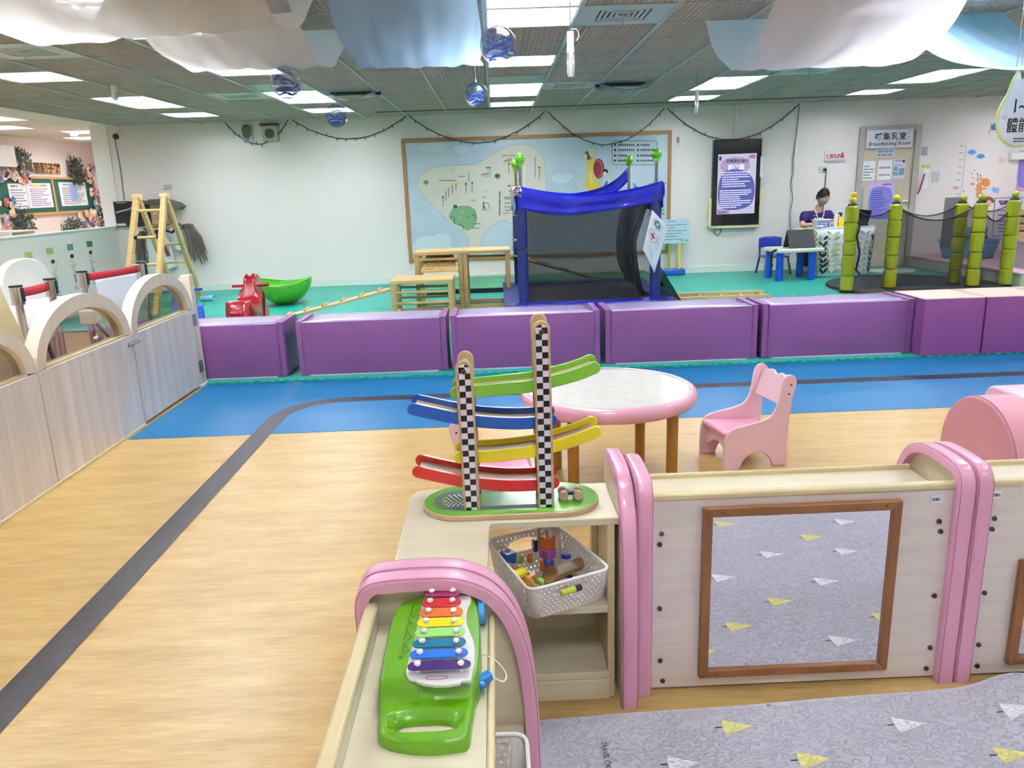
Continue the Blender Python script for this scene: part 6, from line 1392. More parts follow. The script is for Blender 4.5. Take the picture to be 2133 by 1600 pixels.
def pads_section(w_=.0455, h=.036, r=.013):
    pts = []
    for cx, cy, a0 in ((w_/2-r, h-r, 0), (-w_/2+r, h-r, 90)):
        for k in range(6): a = R(a0+18*k); pts.append((cx+r*math.cos(a), cy+r*math.sin(a)))
    pts += [(-w_/2, 0), (w_/2, 0)]; return pts
SEC = pads_section()
def end_panel(t, o, u, v, sgn, board=True):
    """padded end at local v=0; board on the sgn side of the pad"""
    o = Vector(o); u = Vector(u); v = Vector(v); f = lambda a, b, c: o+u*a+v*c+Vector((0, 0, b)); side = Vector((0, 0, 1)).cross(u)
    n = len(SEC); vs = []
    for (a0, b0), (a1, b1) in zip(PI_, PO):
        for c_, s_ in SEC: s_ /= .036; vs.append(f(a0+(a1-a0)*s_, b0+(b1-b0)*s_, c_))
    m = len(PO); MB().add(vs, [(i*n+k, i*n+(k+1)%n, (i+1)*n+(k+1)%n, (i+1)*n+k) for i in range(m-1) for k in range(n)]+[tuple(range(n))[::-1], tuple(range((m-1)*n, m*n))]).build('padded_edge', M_pinkv, t, smooth=60)
    for s in (-1, 1):
        mb = MB(); mb.tube([f(a, b, s*.0195) for a, b in inset(PO, .0035)], .0011, 5); mb.build('seam', M_seam, t)
    MB().prism(PB, f, -.010-sgn*.0125, .010-sgn*.0125).build('end_board', M_lamx, t, smooth=0)
def divider(name, o, u, v, L, label, lamp, cat='shelf'):
    o = Vector(o); u = Vector(u); v = Vector(v); t = thing(name, o+v*L/2, label, cat, 'light wood shelf units with pink padded ends')
    f = lambda a, b, c: o+u*a+v*c+Vector((0, 0, b))
    def bx(nm, u0, u1, v0, v1, z0, z1, m, bev=.002):
        mb = MB(); mb.prism([(u0, z0), (u1, z0), (u1, z1), (u0, z1)], f, v0, v1); return mb.build(nm, m, t, bev=bev)
    e = .034
    bx('front_panel', 0, .018, e, L-e, .006, .588, lamp); bx('top_lip', -.006, .022, e, L-e, .586, .606, M_edge, .006)
    bx('tray', .018, .245, e, L-e, .534, .552, M_lamx); bx('rear_rail', .245, .258, e, L-e, .53, .566, M_edge, .005)
    bx('shelf', .018, .31, e, L-e, .282, .298, M_lamx); bx('shelf', .018, .31, e, L-e, .06, .078, M_lamx); bx('plinth', .29, .305, e, L-e, 0, .06, M_lamx)
    end_panel(t, f(0, 0, .0235), u, v, 1); end_panel(t, f(0, 0, L-.0235), u, v, -1)
    return t
PY = 1.92
d1 = divider('shelf_divider', (.348, PY, 0), (0, 1, 0), (1, 0, 0), .915, 'low shelf divider with a framed mirror on its flat side and pink padded ends', M_lamy)
d2 = divider('shelf_divider', (1.2645, PY, 0), (0, 1, 0), (1, 0, 0), .95, 'low shelf divider cut off by the right edge, with pink padded end', M_lamy)
d3 = divider('shelf_divider', (-.290, 1.457, 0), (1, 0, 0), (0, -1, 0), .92, 'low shelf unit holding the xylophone, its padded arch end toward the toy car tower', M_lamy)
def screws(t, pts, off=0.0):
    for px, py in pts:
        p = at(px, py, y=PY-.001); MB().cyl(p, p-Vector((0, .004, 0)), .0075, .0065, 14).cyl(p-Vector((0, .0041, 0)), p-Vector((0, .0045, 0)), .003, .003, 6, mi=1).build('screw', [M_screw, M_black], t)
screws(d1, [(1378, 1112), (1374, 1134), (1374, 1268), (1375, 1376), (1380, 1418), (1956, 1086), (1959, 1107), (1946, 1241), (1937, 1349), (1929, 1392)])
screws(d2, [(2071, 1080), (2066, 1102), (2050, 1235), (2038, 1343), (2035, 1387)])
for d_, (px, py), s in ((d1, (1951, 1040), '探索1'), (d2, (2074, 1031), '探索2')):
    p = at(px, py, y=PY-.002); mb = MB(); mb.box(p.x-.016, p.x+.016, PY-.0015, PY-.0005, p.z-.012, p.z+.012).build('label', M_white_print, d_, smooth=0)
    mb = MB(); F = frame((p.x, PY-.002, p.z), (1, 0, 0), (0, 0, 1)); text_into(mb, s, F, 0, -.0045, .0105, .0003, align='CENTER', bold=.0002); mb.build('label_text', mat('label_ink', '39406b', .6), d_, smooth=0)
M_mirror = mat('mirror_glass', 'f3f4f6', .0, metal=1.0)
def mirror(x0, x1, z0, z1, label):
    t = thing('mirror', ((x0+x1)/2, PY-.01, z0), label, 'mirror', 'wood framed mirrors on the shelf dividers'); w_ = .026; y0, y1 = PY-.021, PY-.001
    F = lambda u, v, k: Vector((u, k, v))
    for P in ([(x0, z1), (x1, z1), (x1-w_, z1-w_), (x0+w_, z1-w_)], [(x0, z0), (x1, z0), (x1-w_, z0+w_), (x0+w_, z0+w_)], [(x0, z0), (x0+w_, z0+w_), (x0+w_, z1-w_), (x0, z1)], [(x1, z0), (x1-w_, z0+w_), (x1-w_, z1-w_), (x1, z1)]):
        MB().prism(P, F, y0, y1).build('frame_rail', M_frame, t, bev=.003)
    MB().box(x0+w_-.004, x1-w_+.004, PY-.012, PY-.008, z0+w_-.004, z1-w_+.004).build('mirror_glass', M_mirror, t, smooth=0)
    for x, z in ((x0+.05, z1-.012), (x1-.045, z1-.012), (x0+.05, z0+.012), (x1-.045, z0+.012)): MB().cyl((x, y0-.0008, z), (x, y0+.002, z), .004, n=10).build('screw', M_screw, t)
mirror(.530, 1.070, .045, .566, 'square mirror in a brown wooden frame reflecting the grey play mat')
mirror(1.420, 1.92, .045, .37, 'second framed mirror, only its left edge showing at the right of the picture')
# corner unit with L-shaped top
t = corner = thing('corner_shelf', (0, 1.95, 0), 'corner shelf unit with an L-shaped light wood top carrying the toy car tower', 'shelf')
Lp = [(-.277, 1.505), (-.048, 1.505), (-.048, 1.870)] + [(-.048+.022-.022*math.cos(R(a)), 1.877+.022*math.sin(R(a))) for a in (20, 45, 70, 90)] + [(.302, 1.899), (.302, 2.152)] + [(-.277+.05+.05*math.cos(R(a)), 2.102+.05*math.sin(R(a))) for a in (90, 110, 130, 150, 170, 180)]
MB().prism(Lp, lambda u, v, w_: Vector((u, v, w_)), .531, .553).build('top', M_lamx, t, bev=.003)
MB().box(-.272, .271, 1.885, 2.145, .276, .298).build('middle_shelf', M_lamx, t, bev=.003); MB().box(-.272, -.05, 1.52, 1.885, .276, .298).build('middle_shelf', M_lamx, t, bev=.003)
MB().box(-.272, .275, 1.895, 2.145, .062, .084).build('bottom_shelf', M_lamx, t, bev=.003); MB().box(-.272, .275, 1.89, 1.908, 0, .062).build('plinth', M_lamx, t, bev=.002)
MB().box(.270, .290, 1.90, 2.145, .0, .531).build('side_panel', M_edge, t, bev=.002); MB().box(-.275, -.259, 1.52, 2.13, 0, .531).build('side_panel', M_lam, t, bev=.002)
MB().box(-.26, .271, 2.133, 2.147, .084, .276).build('back_panel', M_lamx, t, smooth=0); MB().box(-.262, -.05, 1.51, 1.526, 0, .531).build('end_panel', M_lam, t, bev=.002)
MB().box(.250, .270, 2.10, 2.145, .298, .531).build('back_post', M_edge, t, bev=.002)
end_panel(t, (.3235, 2.182, 0), (0, -1, 0), (1, 0, 0), 1)
end_panel(t, (-.290, 1.4815, 0), (1, 0, 0), (0, -1, 0), 1)

# ================================================================== toy car tower
ZB = .553; YF, YK = 1.943, 2.060
t = thing('toy_car_tower', (.01, 2.0, ZB), 'wooden zigzag car ramp tower with chequered posts and green, blue, yellow and red rails', 'toy ramp tower')
base = rrect(-.232, .262, 1.912, 2.128, .107, 10)
MB().prism(base, lambda u, v, w_: Vector((u, v, w_)), ZB, ZB+.016).build('base_board', M_birch, t, bev=.003)
MB().prism([((a-.015)*.985+.015, (b-2.02)*.965+2.02) for a, b in base], lambda u, v, w_: Vector((u, v, w_)), ZB+.016, ZB+.0172).build('base_print', mat('base_green', '74b53a', .18, coat=.5), t, smooth=0)
mb = MB(); Z1 = ZB+.018
def road(P, w_, mi, z):
    P = [Vector(p) for p in P]
    for i in range(len(P)-1):
        d_ = (P[i+1]-P[i]).normalized(); n_ = Vector((-d_.y, d_.x))*w_/2
        mb.flat([Vector((q.x, q.y, z)) for q in (P[i]-n_, P[i+1]-n_, P[i+1]+n_, P[i]+n_)], mi)
arcL = [(-.135-.055*math.cos(R(a)), 2.02-.062*math.sin(R(a))) for a in range(-90, 91, 15)]
loop = [(.12, 2.082)] + arcL + [(.12, 1.958)]
road(loop, .020, 0, Z1)
for i in range(26): x = -.12+.0095*i; road([(x, 1.958), (x+.005, 1.958)], .0012, 1, Z1+.0003); road([(x, 2.082), (x+.005, 2.082)], .0012, 1, Z1+.0003)
# chequered flag cluster
for r_ in range(10):
    for c_ in range(9):
        a = R(-70+c_*17); x = -.165+r_*.0065-.006*math.cos(a*1.5); y = 2.02+.042*math.sin(a)+(r_-5)*.001
        road([(x, y), (x+.0062, y)], .0068, 2 if (r_+c_) % 2 else 1, Z1+.0006)
road([(-.205, 2.035), (-.19, 2.035)], .005, 2, Z1); road([(-.205, 2.0), (-.19, 2.0)], .005, 2, Z1)
mb.build('road_print', [mat('road_grey', '55595c', .5), M_white_print, M_black], t, smooth=0)
mb = MB(); F = frame((0, 1.926, Z1), (1, 0, 0), (0, 1, 0)); 
for pts in ([(.004, .0), (.018, .001)], [(.006, .006), (.016, .010)], [(.008, .011), (.02, .0115)], [(.012, .002), (.010, .010)]): road([(a, 1.922+b) for a, b in pts], .0015, 0, Z1)
mb.build('emblem', mat('emblem_ink', '2c4a2c', .6), t, smooth=0)
def cheq_mat():
    m = bpy.data.materials.new('chequer'); m.use_nodes = True; nt = m.node_tree; b = nt.nodes['Principled BSDF']; b.inputs['Roughness'].default_value = .3
    tc = nt.nodes.new('ShaderNodeTexCoord'); ck = nt.nodes.new('ShaderNodeTexChecker'); ck.inputs['Scale'].default_value = 1/.0163; ck.inputs['Color1'].default_value = lin('eceaf4'); ck.inputs['Color2'].default_value = lin('131216')
    mp = nt.nodes.new('ShaderNodeMapping'); mp.inputs['Location'].default_value = (0, .004, 0); nt.links.new(tc.outputs['Object'], mp.inputs[0]); nt.links.new(mp.outputs[0], ck.inputs[0]); nt.links.new(ck.outputs[0], b.inputs[0]); return m
M_chq = cheq_mat()
def tower(xc, xt, ztop, zback):
    for y0, zt, nm in ((YF, ztop, 0), (YK, zback, 1)):
        w_ = .0225; zb = ZB+.017
        pr = [(-w_, zb), (w_, zb), (w_, zt-w_)] + [(w_*math.cos(R(a)), zt-w_+w_*math.sin(R(a))) for a in range(15, 166, 15)] + [(-w_, zt-w_)]
        f = lambda u, v, k: Vector((xc+(xt-xc)*(v-zb)/(zt-zb)+u, k, v))
        MB().prism(pr, f, y0, y0+.011).build('post', M_birch, t, bev=.003)
        if not nm:
            w2 = .0163; pr = [(-w2, zb+.002), (w2, zb+.002), (w2, zt-w_-.004)] + [(w2*math.cos(R(a)), zt-w_-.004+w2*math.sin(R(a))) for a in range(15, 166, 15)] + [(-w2, zt-w_-.004)]
            o = MB().prism(pr, f, y0-.0006, y0+.0004).build('chequered_strip', M_chq, t, smooth=0)
    MB().cyl((xt, YF+.008, ztop-.030), (xt, YK+.002, ztop-.030), .0095, n=16).build('dowel', M_birch, t)
    MB().cyl((xt, YF-.0035, ztop-.030), (xt, YF+.001, ztop-.030), .0068, .0068, 16).cyl((xt, YF-.004, ztop-.030), (xt, YF-.0034, ztop-.030), .0035, n=6, mi=1).build('screw', [M_screw, M_black], t)
pL = at(964.6, 751, y=YF); pR = at(1127, 668, y=YF); bL = at(984, 1062, y=YF); bR = at(1138, 1058, y=YF)
tower(bL.x, pL.x, pL.z, pL.z); tower(bR.x, pR.x, pR.z, pR.z)
def ramp(pts, m, nm):
    yf, yb = YF+.013, YK-.012
    P = [at(px, py, y=yf) for px, py in pts]; P = bez([Vector((p.x, 0, p.z)) for p in P], 6)
    for y in (yf, yb):
        up, dn = [], []
        for i, p in enumerate(P):
            d_ = (P[min(i+1, len(P)-1)]-P[max(i-1, 0)]).normalized(); n_ = Vector((-d_.z, 0, d_.x)); up.append(p+n_*.0165); dn.append(p-n_*.0165)
        def cap(c, a0): return [c+Vector((math.cos(a0+R(q)), 0, math.sin(a0+R(q))))*.0165 for q in range(15, 180, 15)]
        e0 = (P[0]-P[1]).normalized(); e1 = (P[-1]-P[-2]).normalized(); a1 = math.atan2(e1.z, e1.x); a0 = math.atan2(e0.z, e0.x)
        pl = dn + cap(P[-1], a1-math.pi/2) + up[::-1] + cap(P[0], a0-math.pi/2)
        mb = MB(); n = len(pl); vs = [Vector((p.x, yy, p.z)) for yy in (y, y+.009) for p in pl]
        m_ = len(P); mb.add(vs, [(i, (i+1) % n, n+(i+1) % n, n+i) for i in range(n)])
        for o_ in (0, n):
            mb.f += [[o_+i, o_+i+1, o_+m_+11+(m_-1)-(i+1), o_+m_+11+(m_-1)-i] for i in range(m_-1)]; mb.f += [[o_+q for q in range(m_-1, m_+12)]]; mb.f += [[o_+q for q in list(range(2*m_+10, n))+[0]]]; mb.m += [0]*(m_+1)
        mb.build('rail_' + nm, m, t, bev=.0015)
    path = [Vector((p.x, (yf+yb)/2+.0045, p.z-.003)) for p in P]
    MB().sweep(path, [(-(yb-yf)/2+.004, -.004), ((yb-yf)/2-.004, -.004), ((yb-yf)/2-.004, .004), (-(yb-yf)/2+.004, .004)], (0, 1, 0)).build('ramp_floor', M_ramp, t, smooth=60)
ramp([(950, 819.5), (1000, 816), (1048, 811), (1112, 804), (1195, 783.5), (1238, 767)], M_green, 'green')
ramp([(861, 853), (905, 862.5), (952, 872), (1000, 879), (1054, 882.5), (1105, 882), (1148, 877)], M_blue, 'blue')
ramp([(958, 954.5), (1010, 952), (1054, 948.5), (1120, 939.5), (1195, 919), (1241, 901)], M_yellow, 'yellow')
ramp([(871, 984), (925, 996), (964, 1003.5), (1010, 1009), (1060, 1012.5), (1110, 1011.5), (1153, 1007)], M_red, 'red')
t = thing('toy_car', (.195, 1.985, ZB+.017), 'small wooden toy car with spool wheels at the right end of the tower base', 'toy car')
c = at(1189, 1040, z=ZB+.018); cx, cy = c.x, c.y+.01; z0 = ZB+.0175
for dx in (-.0205, .0205):
    for dy in (-.022, .012): MB().cyl((cx+dx, cy+dy, z0+.0135), (cx+dx, cy+dy+.016, z0+.0135), .0132, n=20).build('wheel', M_birch, t, bev=.002)
    MB().cyl((cx+dx, cy-.008, z0+.0135), (cx+dx, cy+.014, z0+.0135), .004, n=10).build('axle', M_birch, t)
MB().box(cx-.03, cx+.03, cy-.006, cy+.012, z0+.010, z0+.021).build('body', mat('toy_navy', '25425c', .35), t, bev=.003)
MB().ball((cx, cy+.003, z0+.024), .009, 12, 0, (1.2, .8, .8)).build('cabin', mat('toy_white', 'd9d6cf', .4), t)

# ================================================================== xylophone
ZT = .552
t = thing('xylophone', (-.14, 1.25, ZT), 'green toy xylophone with eight rainbow coloured bars and a carry handle', 'xylophone')
def XP(a, b, z): return at(780+a/4.103, 1200+b/4.103, z=z)
ol = [(345,175),(420,150),(600,140),(800,150),(850,172),(880,250),(903,400),(906,600),(893,800),(862,1000),(832,1200),(803,1362),(700,1400),(500,1422),(300,1415),(130,1385),(42,1335),(33,1250),(45,1000),(75,700),(120,450),(180,290),(250,205)]
ZX = ZT+.055
def zb_(b): k = min(max((b-880)/170, 0), 1); k = k*k*(3-2*k); return ZX-.030*k
OL = [XP(a, b, zb_(b)) for a, b in ol]; OL = bez(OL+OL[:1], 4)[:-1]
hc = XP(430, 1225, ZX-.03); yA = XP(430, 880, ZX).y; yB = XP(430, 1050, ZX-.03).y
def zy(y): k = min(max((yA+.004-y)/(yA-yB+.012), 0), 1); return ZX-.030*k*k*(3-2*k)
N = 144; rings = {}
def hit(c, ang, P):
    d_ = Vector((math.cos(ang), math.sin(ang))); best = None
    for i in range(len(P)):
        a = P[i]-c; b = P[(i+1) % len(P)]-c; e = b-a; den = d_.x*e.y-d_.y*e.x
        if abs(den) < 1e-12: continue
        s_ = (a.x*e.y-a.y*e.x)/den; k = (a.x*d_.y-a.y*d_.x)/den
        if s_ > 0 and -1e-6 <= k <= 1+1e-6 and (best is None or s_ > best): best = s_
    return best
NR = 32; rows = [[] for _ in range(NR)]
for k in range(N):
    an = 2*math.pi*k/N; ro = hit(hc, an, OL); d_ = Vector((math.cos(an), math.sin(an), 0)); h0 = Vector((hc.x, hc.y, 0))
    def sup(a, b, p=3): return 1/((abs(math.cos(an))/a)**p+(abs(math.sin(an))/b)**p)**(1/p)
    r1, r2 = min(sup(.066, .030), ro-.012), sup(.047, .0150)
    spec_ = [(ro, ZT, 0), (ro, -.010, 1), (ro-.003, -.003, 1), (ro-.008, 0, 1)] + [(r1+(ro-.008-r1)*q/24, 0, 1) for q in range(23, -1, -1)] + [(r1-.004, -.003, 1), (r2+.003, -.014, 1), (r2, -.02, 1), (r2, ZT+.001, 0)]
    for i, (r_, z, rel) in enumerate(spec_):
        p = h0+d_*r_; p.z = zy(p.y)+z if rel else z; rows[i].append(p)
M_xg = mat('xylo_green', '64a010', .32, coat=.2)
mb = MB(); mb.add([v for r_ in rows for v in r_], [(i*N+k, i*N+(k+1) % N, (i+1)*N+(k+1) % N, (i+1)*N+k) for i in range(NR-1) for k in range(N)]); mb.build('body', M_xg, t, smooth=50)
# slot rim with scallops for the mallet
sc_ = [(315, 258), (222, 668), (245, 668), (290, 625), (268, 585), (275, 545), (315, 520), (293, 475), (298, 435), (340, 420), (312, 385), (318, 345), (362, 335), (335, 300), (350, 268)]
S3 = bez([XP(a, b, ZX+.001) for a, b in sc_+sc_[:1]], 4)[:-1]
MB().tube([p for p in S3], .0022, 6, closed=True).build('mallet_slot_rim', M_xg, t)
mb = MB(); mb.flat([XP(a, b, ZX+.0006) for a, b in [(318, 265), (228, 660), (252, 650), (268, 560), (292, 470), (318, 380), (345, 290)]]); mb.build('mallet_slot_shade', mat('xylo_green_shade', '4f8410', .5), t, smooth=0)
wb = [(430,170),(560,160),(700,152),(800,150),(830,165),(828,215),(800,270),(785,330),(790,410),(815,480),(850,560),(860,640),(855,740),(835,850),(828,893),(740,898),(735,915),(640,932),(520,935),(430,925),(365,905),(350,890),(300,885),(272,850),(270,815),(285,740),(310,650),(335,560),(355,470),(375,385),(395,300),(410,220)]
WB = [XP(a, b, ZX+.004) for a, b in wb]; n = len(WB)
mb = MB(); mb.add([Vector((p.x, p.y, ZX-.002)) for p in WB]+[Vector((p.x, p.y, ZX+.006)) for p in WB], [tuple(range(n))[::-1], tuple(range(n, 2*n))]+[(i, (i+1)%n, n+(i+1)%n, n+i) for i in range(n)]); mb.build('white_bed', M_wp, t, bev=.002, smooth=50)
keys = [((580,135),155,'9c2a5c','purple-red'),((572,222),168,'c9202a','red'),((570,303),184,'dd6d22','orange'),((563,388),200,'f2dd12','yellow'),((560,473),216,'93d06a','light green'),((553,566),228,'14708f','teal'),((550,657),249,'2b6fd0','blue'),((553,756),270,'46206f','dark purple')]
pegs = [((490,122),(668,118)),((474,205),(664,202)),((460,288),(674,288)),((443,373),(683,373)),((425,460),(698,460)),((406,550),(698,548)),((386,642),(720,640)),((366,742),(737,740))]
ZK = ZX+.022
for i, ((c_, hl, col, nm), pg) in enumerate(zip(keys, pegs)):
    c = XP(*c_, ZK); e = XP(c_[0]+hl, c_[1], ZK); L = (e-c).length; hh = (XP(c_[0], c_[1]+36, ZK)-c).length; 
    pts = [(L-hh+hh*math.cos(R(a)), hh*math.sin(R(a))) for a in range(-90, 91, 15)] + [(-L+hh+hh*math.cos(R(a)), hh*math.sin(R(a))) for a in range(90, 271, 15)]
    key = MB().prism(pts, lambda u, v, w_: Vector((c.x+u, c.y+v, w_)), ZK-.003, ZK).build('bar', mat('xylo_key_%d' % i, col, .22, coat=.5), t, bev=.001, label=nm + ' bar')
    for q in pg:
        p = XP(q[0], q[1]-4, ZK+.006); MB().lathe([(.0033, -.014), (.0033, .0), (.0056, .001), (.0062, .004), (.0045, .0065), (0, .0072)], (p.x, p.y, ZK+.001), 14).build('peg', M_wp, key)
mb = MB(); F = frame(XP(533, 868, ZX+.0068), (1, 0, 0), (0, 1, 0)); o_ = [(a*.0185, b*.0085) for a, b in [(p[0], p[1]) for p in rrect(-1, 1, -.62, .62, .55, 5)]]; i_ = [(a*.92, b*.80) for a, b in o_]
n = len(o_); mb.add([F(a, b, 0) for a, b in o_]+[F(a, b, 0) for a, b in i_], [(i, (i+1) % n, n+(i+1) % n, n+i) for i in range(n)]); mb.build('oval_emblem', mat('emblem_red', 'a8324a', .5), t, smooth=0)
p = XP(902, 295, ZT+.03); MB().cyl((p.x-.004, p.y, ZT+.026), (p.x+.010, p.y, ZT+.026), .024, n=28).build('blue_wheel', mat('wheel_sky', '3da5e6', .3, coat=.3), t, bev=.003)
t = thing('mallet', (-.05, 1.17, ZT), 'blue plastic xylophone mallet with a white cord loop lying on the tray rail', 'mallet')
a = XP(885, 900, ZT+.018); b = XP(1000, 840, ZT+.024)
MB().bar(a, b, .018, .014).bar(a+Vector((.003, -.008, 0)), a+Vector((.012, -.016, .0)), .012, .012).build('handle', mat('mallet_blue', '1d86d8', .3, coat=.3), t, bev=.003)
MB().tube(bez([XP(905, 662, ZT+.03), XP(980, 690, ZT+.034), XP(1050, 735, ZT+.03), XP(1105, 800, ZT+.02), XP(1128, 860, ZT+.012), XP(1100, 902, ZT+.014), XP(1040, 880, ZT+.02), XP(985, 842, ZT+.026)], 6), .0012, 6).build('cord', M_wp, t)

# ================================================================== baskets
M_bsk = mat('basket_white', 'fbf9f4', .4)
def basket(corners_b, corners_t, z0, z1, label, handle=True):
    """perforated plastic basket: corners given counter-clockwise"""
    B = [Vector((*c, z0)) for c in corners_b]; T_ = [Vector((*c, z1)) for c in corners_t]
    cen = sum(B, Vector())/4; t = thing('storage_basket', cen, label, 'basket', 'white plastic baskets')
    def rr(P, r, z, n=5):
        out = []
        for i in range(4):
            p = P[i]; a = (P[i-1]-p).normalized(); b = (P[(i+1) % 4]-p).normalized()
            for k in range(n+1):
                s_ = k/n; out.append(p+a*r*(1-s_)**2+b*r*s_**2)
        return out
    lip = rr(T_, .03, z1); MB().tube([Vector((p.x, p.y, z1)) for p in lip], .0042, 8, closed=True).build('rim', M_bsk, t)
    fl = rr(B, .03, z0); MB().prism([(p.x, p.y) for p in fl], lambda u, v, w_: Vector((u, v, w_)), z0, z0+.003).build('bottom', M_bsk, t, smooth=0)
    MB().tube([Vector((p.x, p.y, z0+.008)) for p in fl], .0032, 6, closed=True).build('bottom_edge', M_bsk, t)
    for i in range(4):
        a0, a1 = B[i], B[(i+1) % 4]; b0, b1 = T_[i], T_[(i+1) % 4]
        L = (a1-a0).length; m0 = .026/L
        def g_(u, v): return a0.lerp(a1, u).lerp(b0.lerp(b1, u), v)
        hand = handle and i % 2 == 0; mb = MB(); nx = max(6, int(L/.017)); ny = 9; th = .0026
        nrm = (a1-a0).cross(b0-a0).normalized()
        def inh(u, v): return hand and ((u-.5)/.24)**2+((v-.72)/.17)**2 < 1
        def strip(u0, v0, u1, v1):
            if inh((u0+u1)/2, (v0+v1)/2): return
            P = [g_(u0, v0), g_(u1, v0), g_(u1, v1), g_(u0, v1)]; Q_ = [p+nrm*th for p in P]
            mb.add(P+Q_, [(0,1,2,3), (7,6,5,4), (0,4,5,1), (1,5,6,2), (2,6,7,3), (3,7,4,0)])
        for j in range(ny+1):     # horizontal bands
            v = .04+.92*j/ny; hv = .033
            for c in range(nx):
                strip(m0+(1-2*m0)*c/nx, v-hv, m0+(1-2*m0)*(c+1)/nx, min(v+hv, 1))
        for j in range(ny):
            v0 = .04+.92*j/ny; v1 = .04+.92*(j+1)/ny
            for c in range(nx+1):
                u = m0+(1-2*m0)*(c+(.5 if j % 2 else 0))/nx
                if u > 1-m0+1e-6: continue
                strip(max(u-.0045/L, 0), v0, u+.0045/L, v1)
        mb.build('woven_side', M_bsk, t, smooth=0)
        if hand:
            P = [g_(.5+.24*math.cos(2*math.pi*k/20), .72+.17*math.sin(2*math.pi*k/20)) for k in range(20)]; MB().tube(P, .0026, 6, closed=True).build('handle_rim', M_bsk, t)
        # rounded corner post
        c0 = B[i]; a = (B[i-1]-c0).normalized(); b = (B[(i+1) % 4]-c0).normalized(); at0 = (T_[i-1]-T_[i]).normalized(); bt0 = (T_[(i+1) % 4]-T_[i]).normalized(); r = .027
        MB().grid(lambda u, v: c0.lerp(T_[i], v)+a.lerp(at0, v)*r*(1-u)**2+b.lerp(bt0, v)*r*u**2, 6, 3).build('corner', M_bsk, t, solid=.0026, smooth=60)
    return t
basket([(.062, 1.829), (.272, 1.931), (.155, 2.105), (-.040, 2.020)], [(.050, 1.750), (.271, 1.848), (.148, 2.140), (-.062, 2.052)], .300, .430, 'white woven-pattern plastic basket full of wooden toys on the corner shelf')
basket([(-.20, .80), (.005, .80), (.005, 1.20), (-.20, 1.20)], [(-.215, .78), (.022, .78), (.022, 1.235), (-.215, 1.235)], .302, .425, 'white plastic basket on the lower shelf beneath the xylophone')
# toys in the basket
zb = .305
def tm(n_, c): return mat(n_, c, .35, coat=.2)
def BP(px, py, z): return at(px, py, z=z)
def block(name, px, py, z, size, rz, col, label, hole=True, cat='toy block', M_e=None):
    c = BP(px, py, z); t = thing(name, c, label, cat, 'wooden toys in the basket'); M_ = Matrix.Translation(c) @ (M_e or Matrix.Rotation(R(rz), 4, 'Z'))
    MB().box(-size/2, size/2, -size/2, size/2, -size/2, size/2, 0, M_).build('cube', tm('toy_'+col, col), t, bev=.002)
    if hole: MB().cyl(M_ @ Vector((0, 0, size/2-.001)), M_ @ Vector((0, 0, size/2+.0006)), size*.16, n=14).build('hole', M_dark, t)
    return t
block('toy_block', 1059, 1161, .385, .034, 35, '1155a8', 'blue cube block at the left of the toy basket')
block('toy_block', 1141, 1128, .442, .032, 45, 'd4691b', 'orange cube block on top of the stack in the basket', False)
block('toy_block', 1142, 1152, .410, .032, 40, '9a4e93', 'purple cube block under the orange one in the basket', False)
block('toy_block', 1140, 1178, .375, .032, 45, 'c96a2a', 'orange cube block at the bottom of the stack in the basket', False)
block('toy_block', 1100, 1208, .372, .036, 40, 'd98c16', 'amber cube block near the front of the basket')
def roller(name, px, py, z, r, L, ax, col, label, dcol=None):
    c = BP(px, py, z); ax = Vector(ax).normalized(); t = thing(name, c, label, 'toy wheel', 'wooden toys in the basket')
    MB().cyl(c-ax*L/2, c+ax*L/2, r, n=22).build('disc', tm('toy_'+col, col), t, bev=.002); MB().cyl(c-ax*(L/2+.001), c+ax*(L/2+.001), r*.28, n=12).build('hub', M_ramp, t); return t
roller('toy_roller', 1083, 1194, .40, .013, .034, (.8, .5, .1), 'e8d515', 'yellow wooden roller in the basket')
roller('toy_roller', 1143, 1172, .415, .014, .012, (0, .1, 1), '16309a', 'blue wheel at the middle of the basket')
roller('toy_roller', 1179, 1158, .415, .014, .012, (.05, .1, 1), '16309a', 'blue wheel right of the middle in the basket')
roller('toy_roller', 1115, 1136, .40, .020, .014, (1, .2, 0), '1b2f7c', 'dark blue wheel standing left of the orange block')
roller('toy_roller', 1104, 1163, .385, .015, .012, (.9, -.3, .2), 'c85a22', 'orange red wheel beside the blue cube')
roller('toy_roller', 1127, 1213, .375, .015, .012, (.6, .6, .4), '8fc33a', 'light green wheel at the front of the basket')
roller('toy_roller', 1083, 1166, .375, .013, .012, (.4, -.8, .3), 'a9b84a', 'olive green wheel beside the blue cube')
roller('toy_roller', 1184, 1201, .34, .014, .014, (.5, .4, .3), '17275e', 'navy wheel under the wooden axle bars')
def rod(pts, label, w_=.008, name='toy_peg'): 
    P = [BP(*p[:2], p[2]) for p in pts]; t = tag(MB().tube(P, w_/2, 8).build(name, M_ramp), label, 'toy peg', 'wooden pegs in the basket'); return t
rod([(1123, 1095, .46), (1124, 1160, .39)], 'wooden peg standing behind the orange block', .010); rod([(1140, 1103, .472), (1140, 1122, .452)], 'short wooden peg on top of the orange block', .010)
rod([(1060, 1176, .40), (1080, 1186, .395)], 'wooden peg between blue cube and yellow roller', .012); rod([(1103, 1205, .395), (1122, 1232, .37)], 'wooden peg sticking out of the amber cube', .010)
rod([(1155, 1195, .375), (1192, 1214, .352)], 'long wooden peg leaning at the front of the basket', .008); rod([(1178, 1188, .372), (1212, 1206, .35)], 'long wooden peg right of the other in the basket', .008)
t = thing('toy_chassis', BP(1175, 1190, .38), 'brown wooden vehicle chassis board lying across the basket', 'toy vehicle', 'wooden toys in the basket')
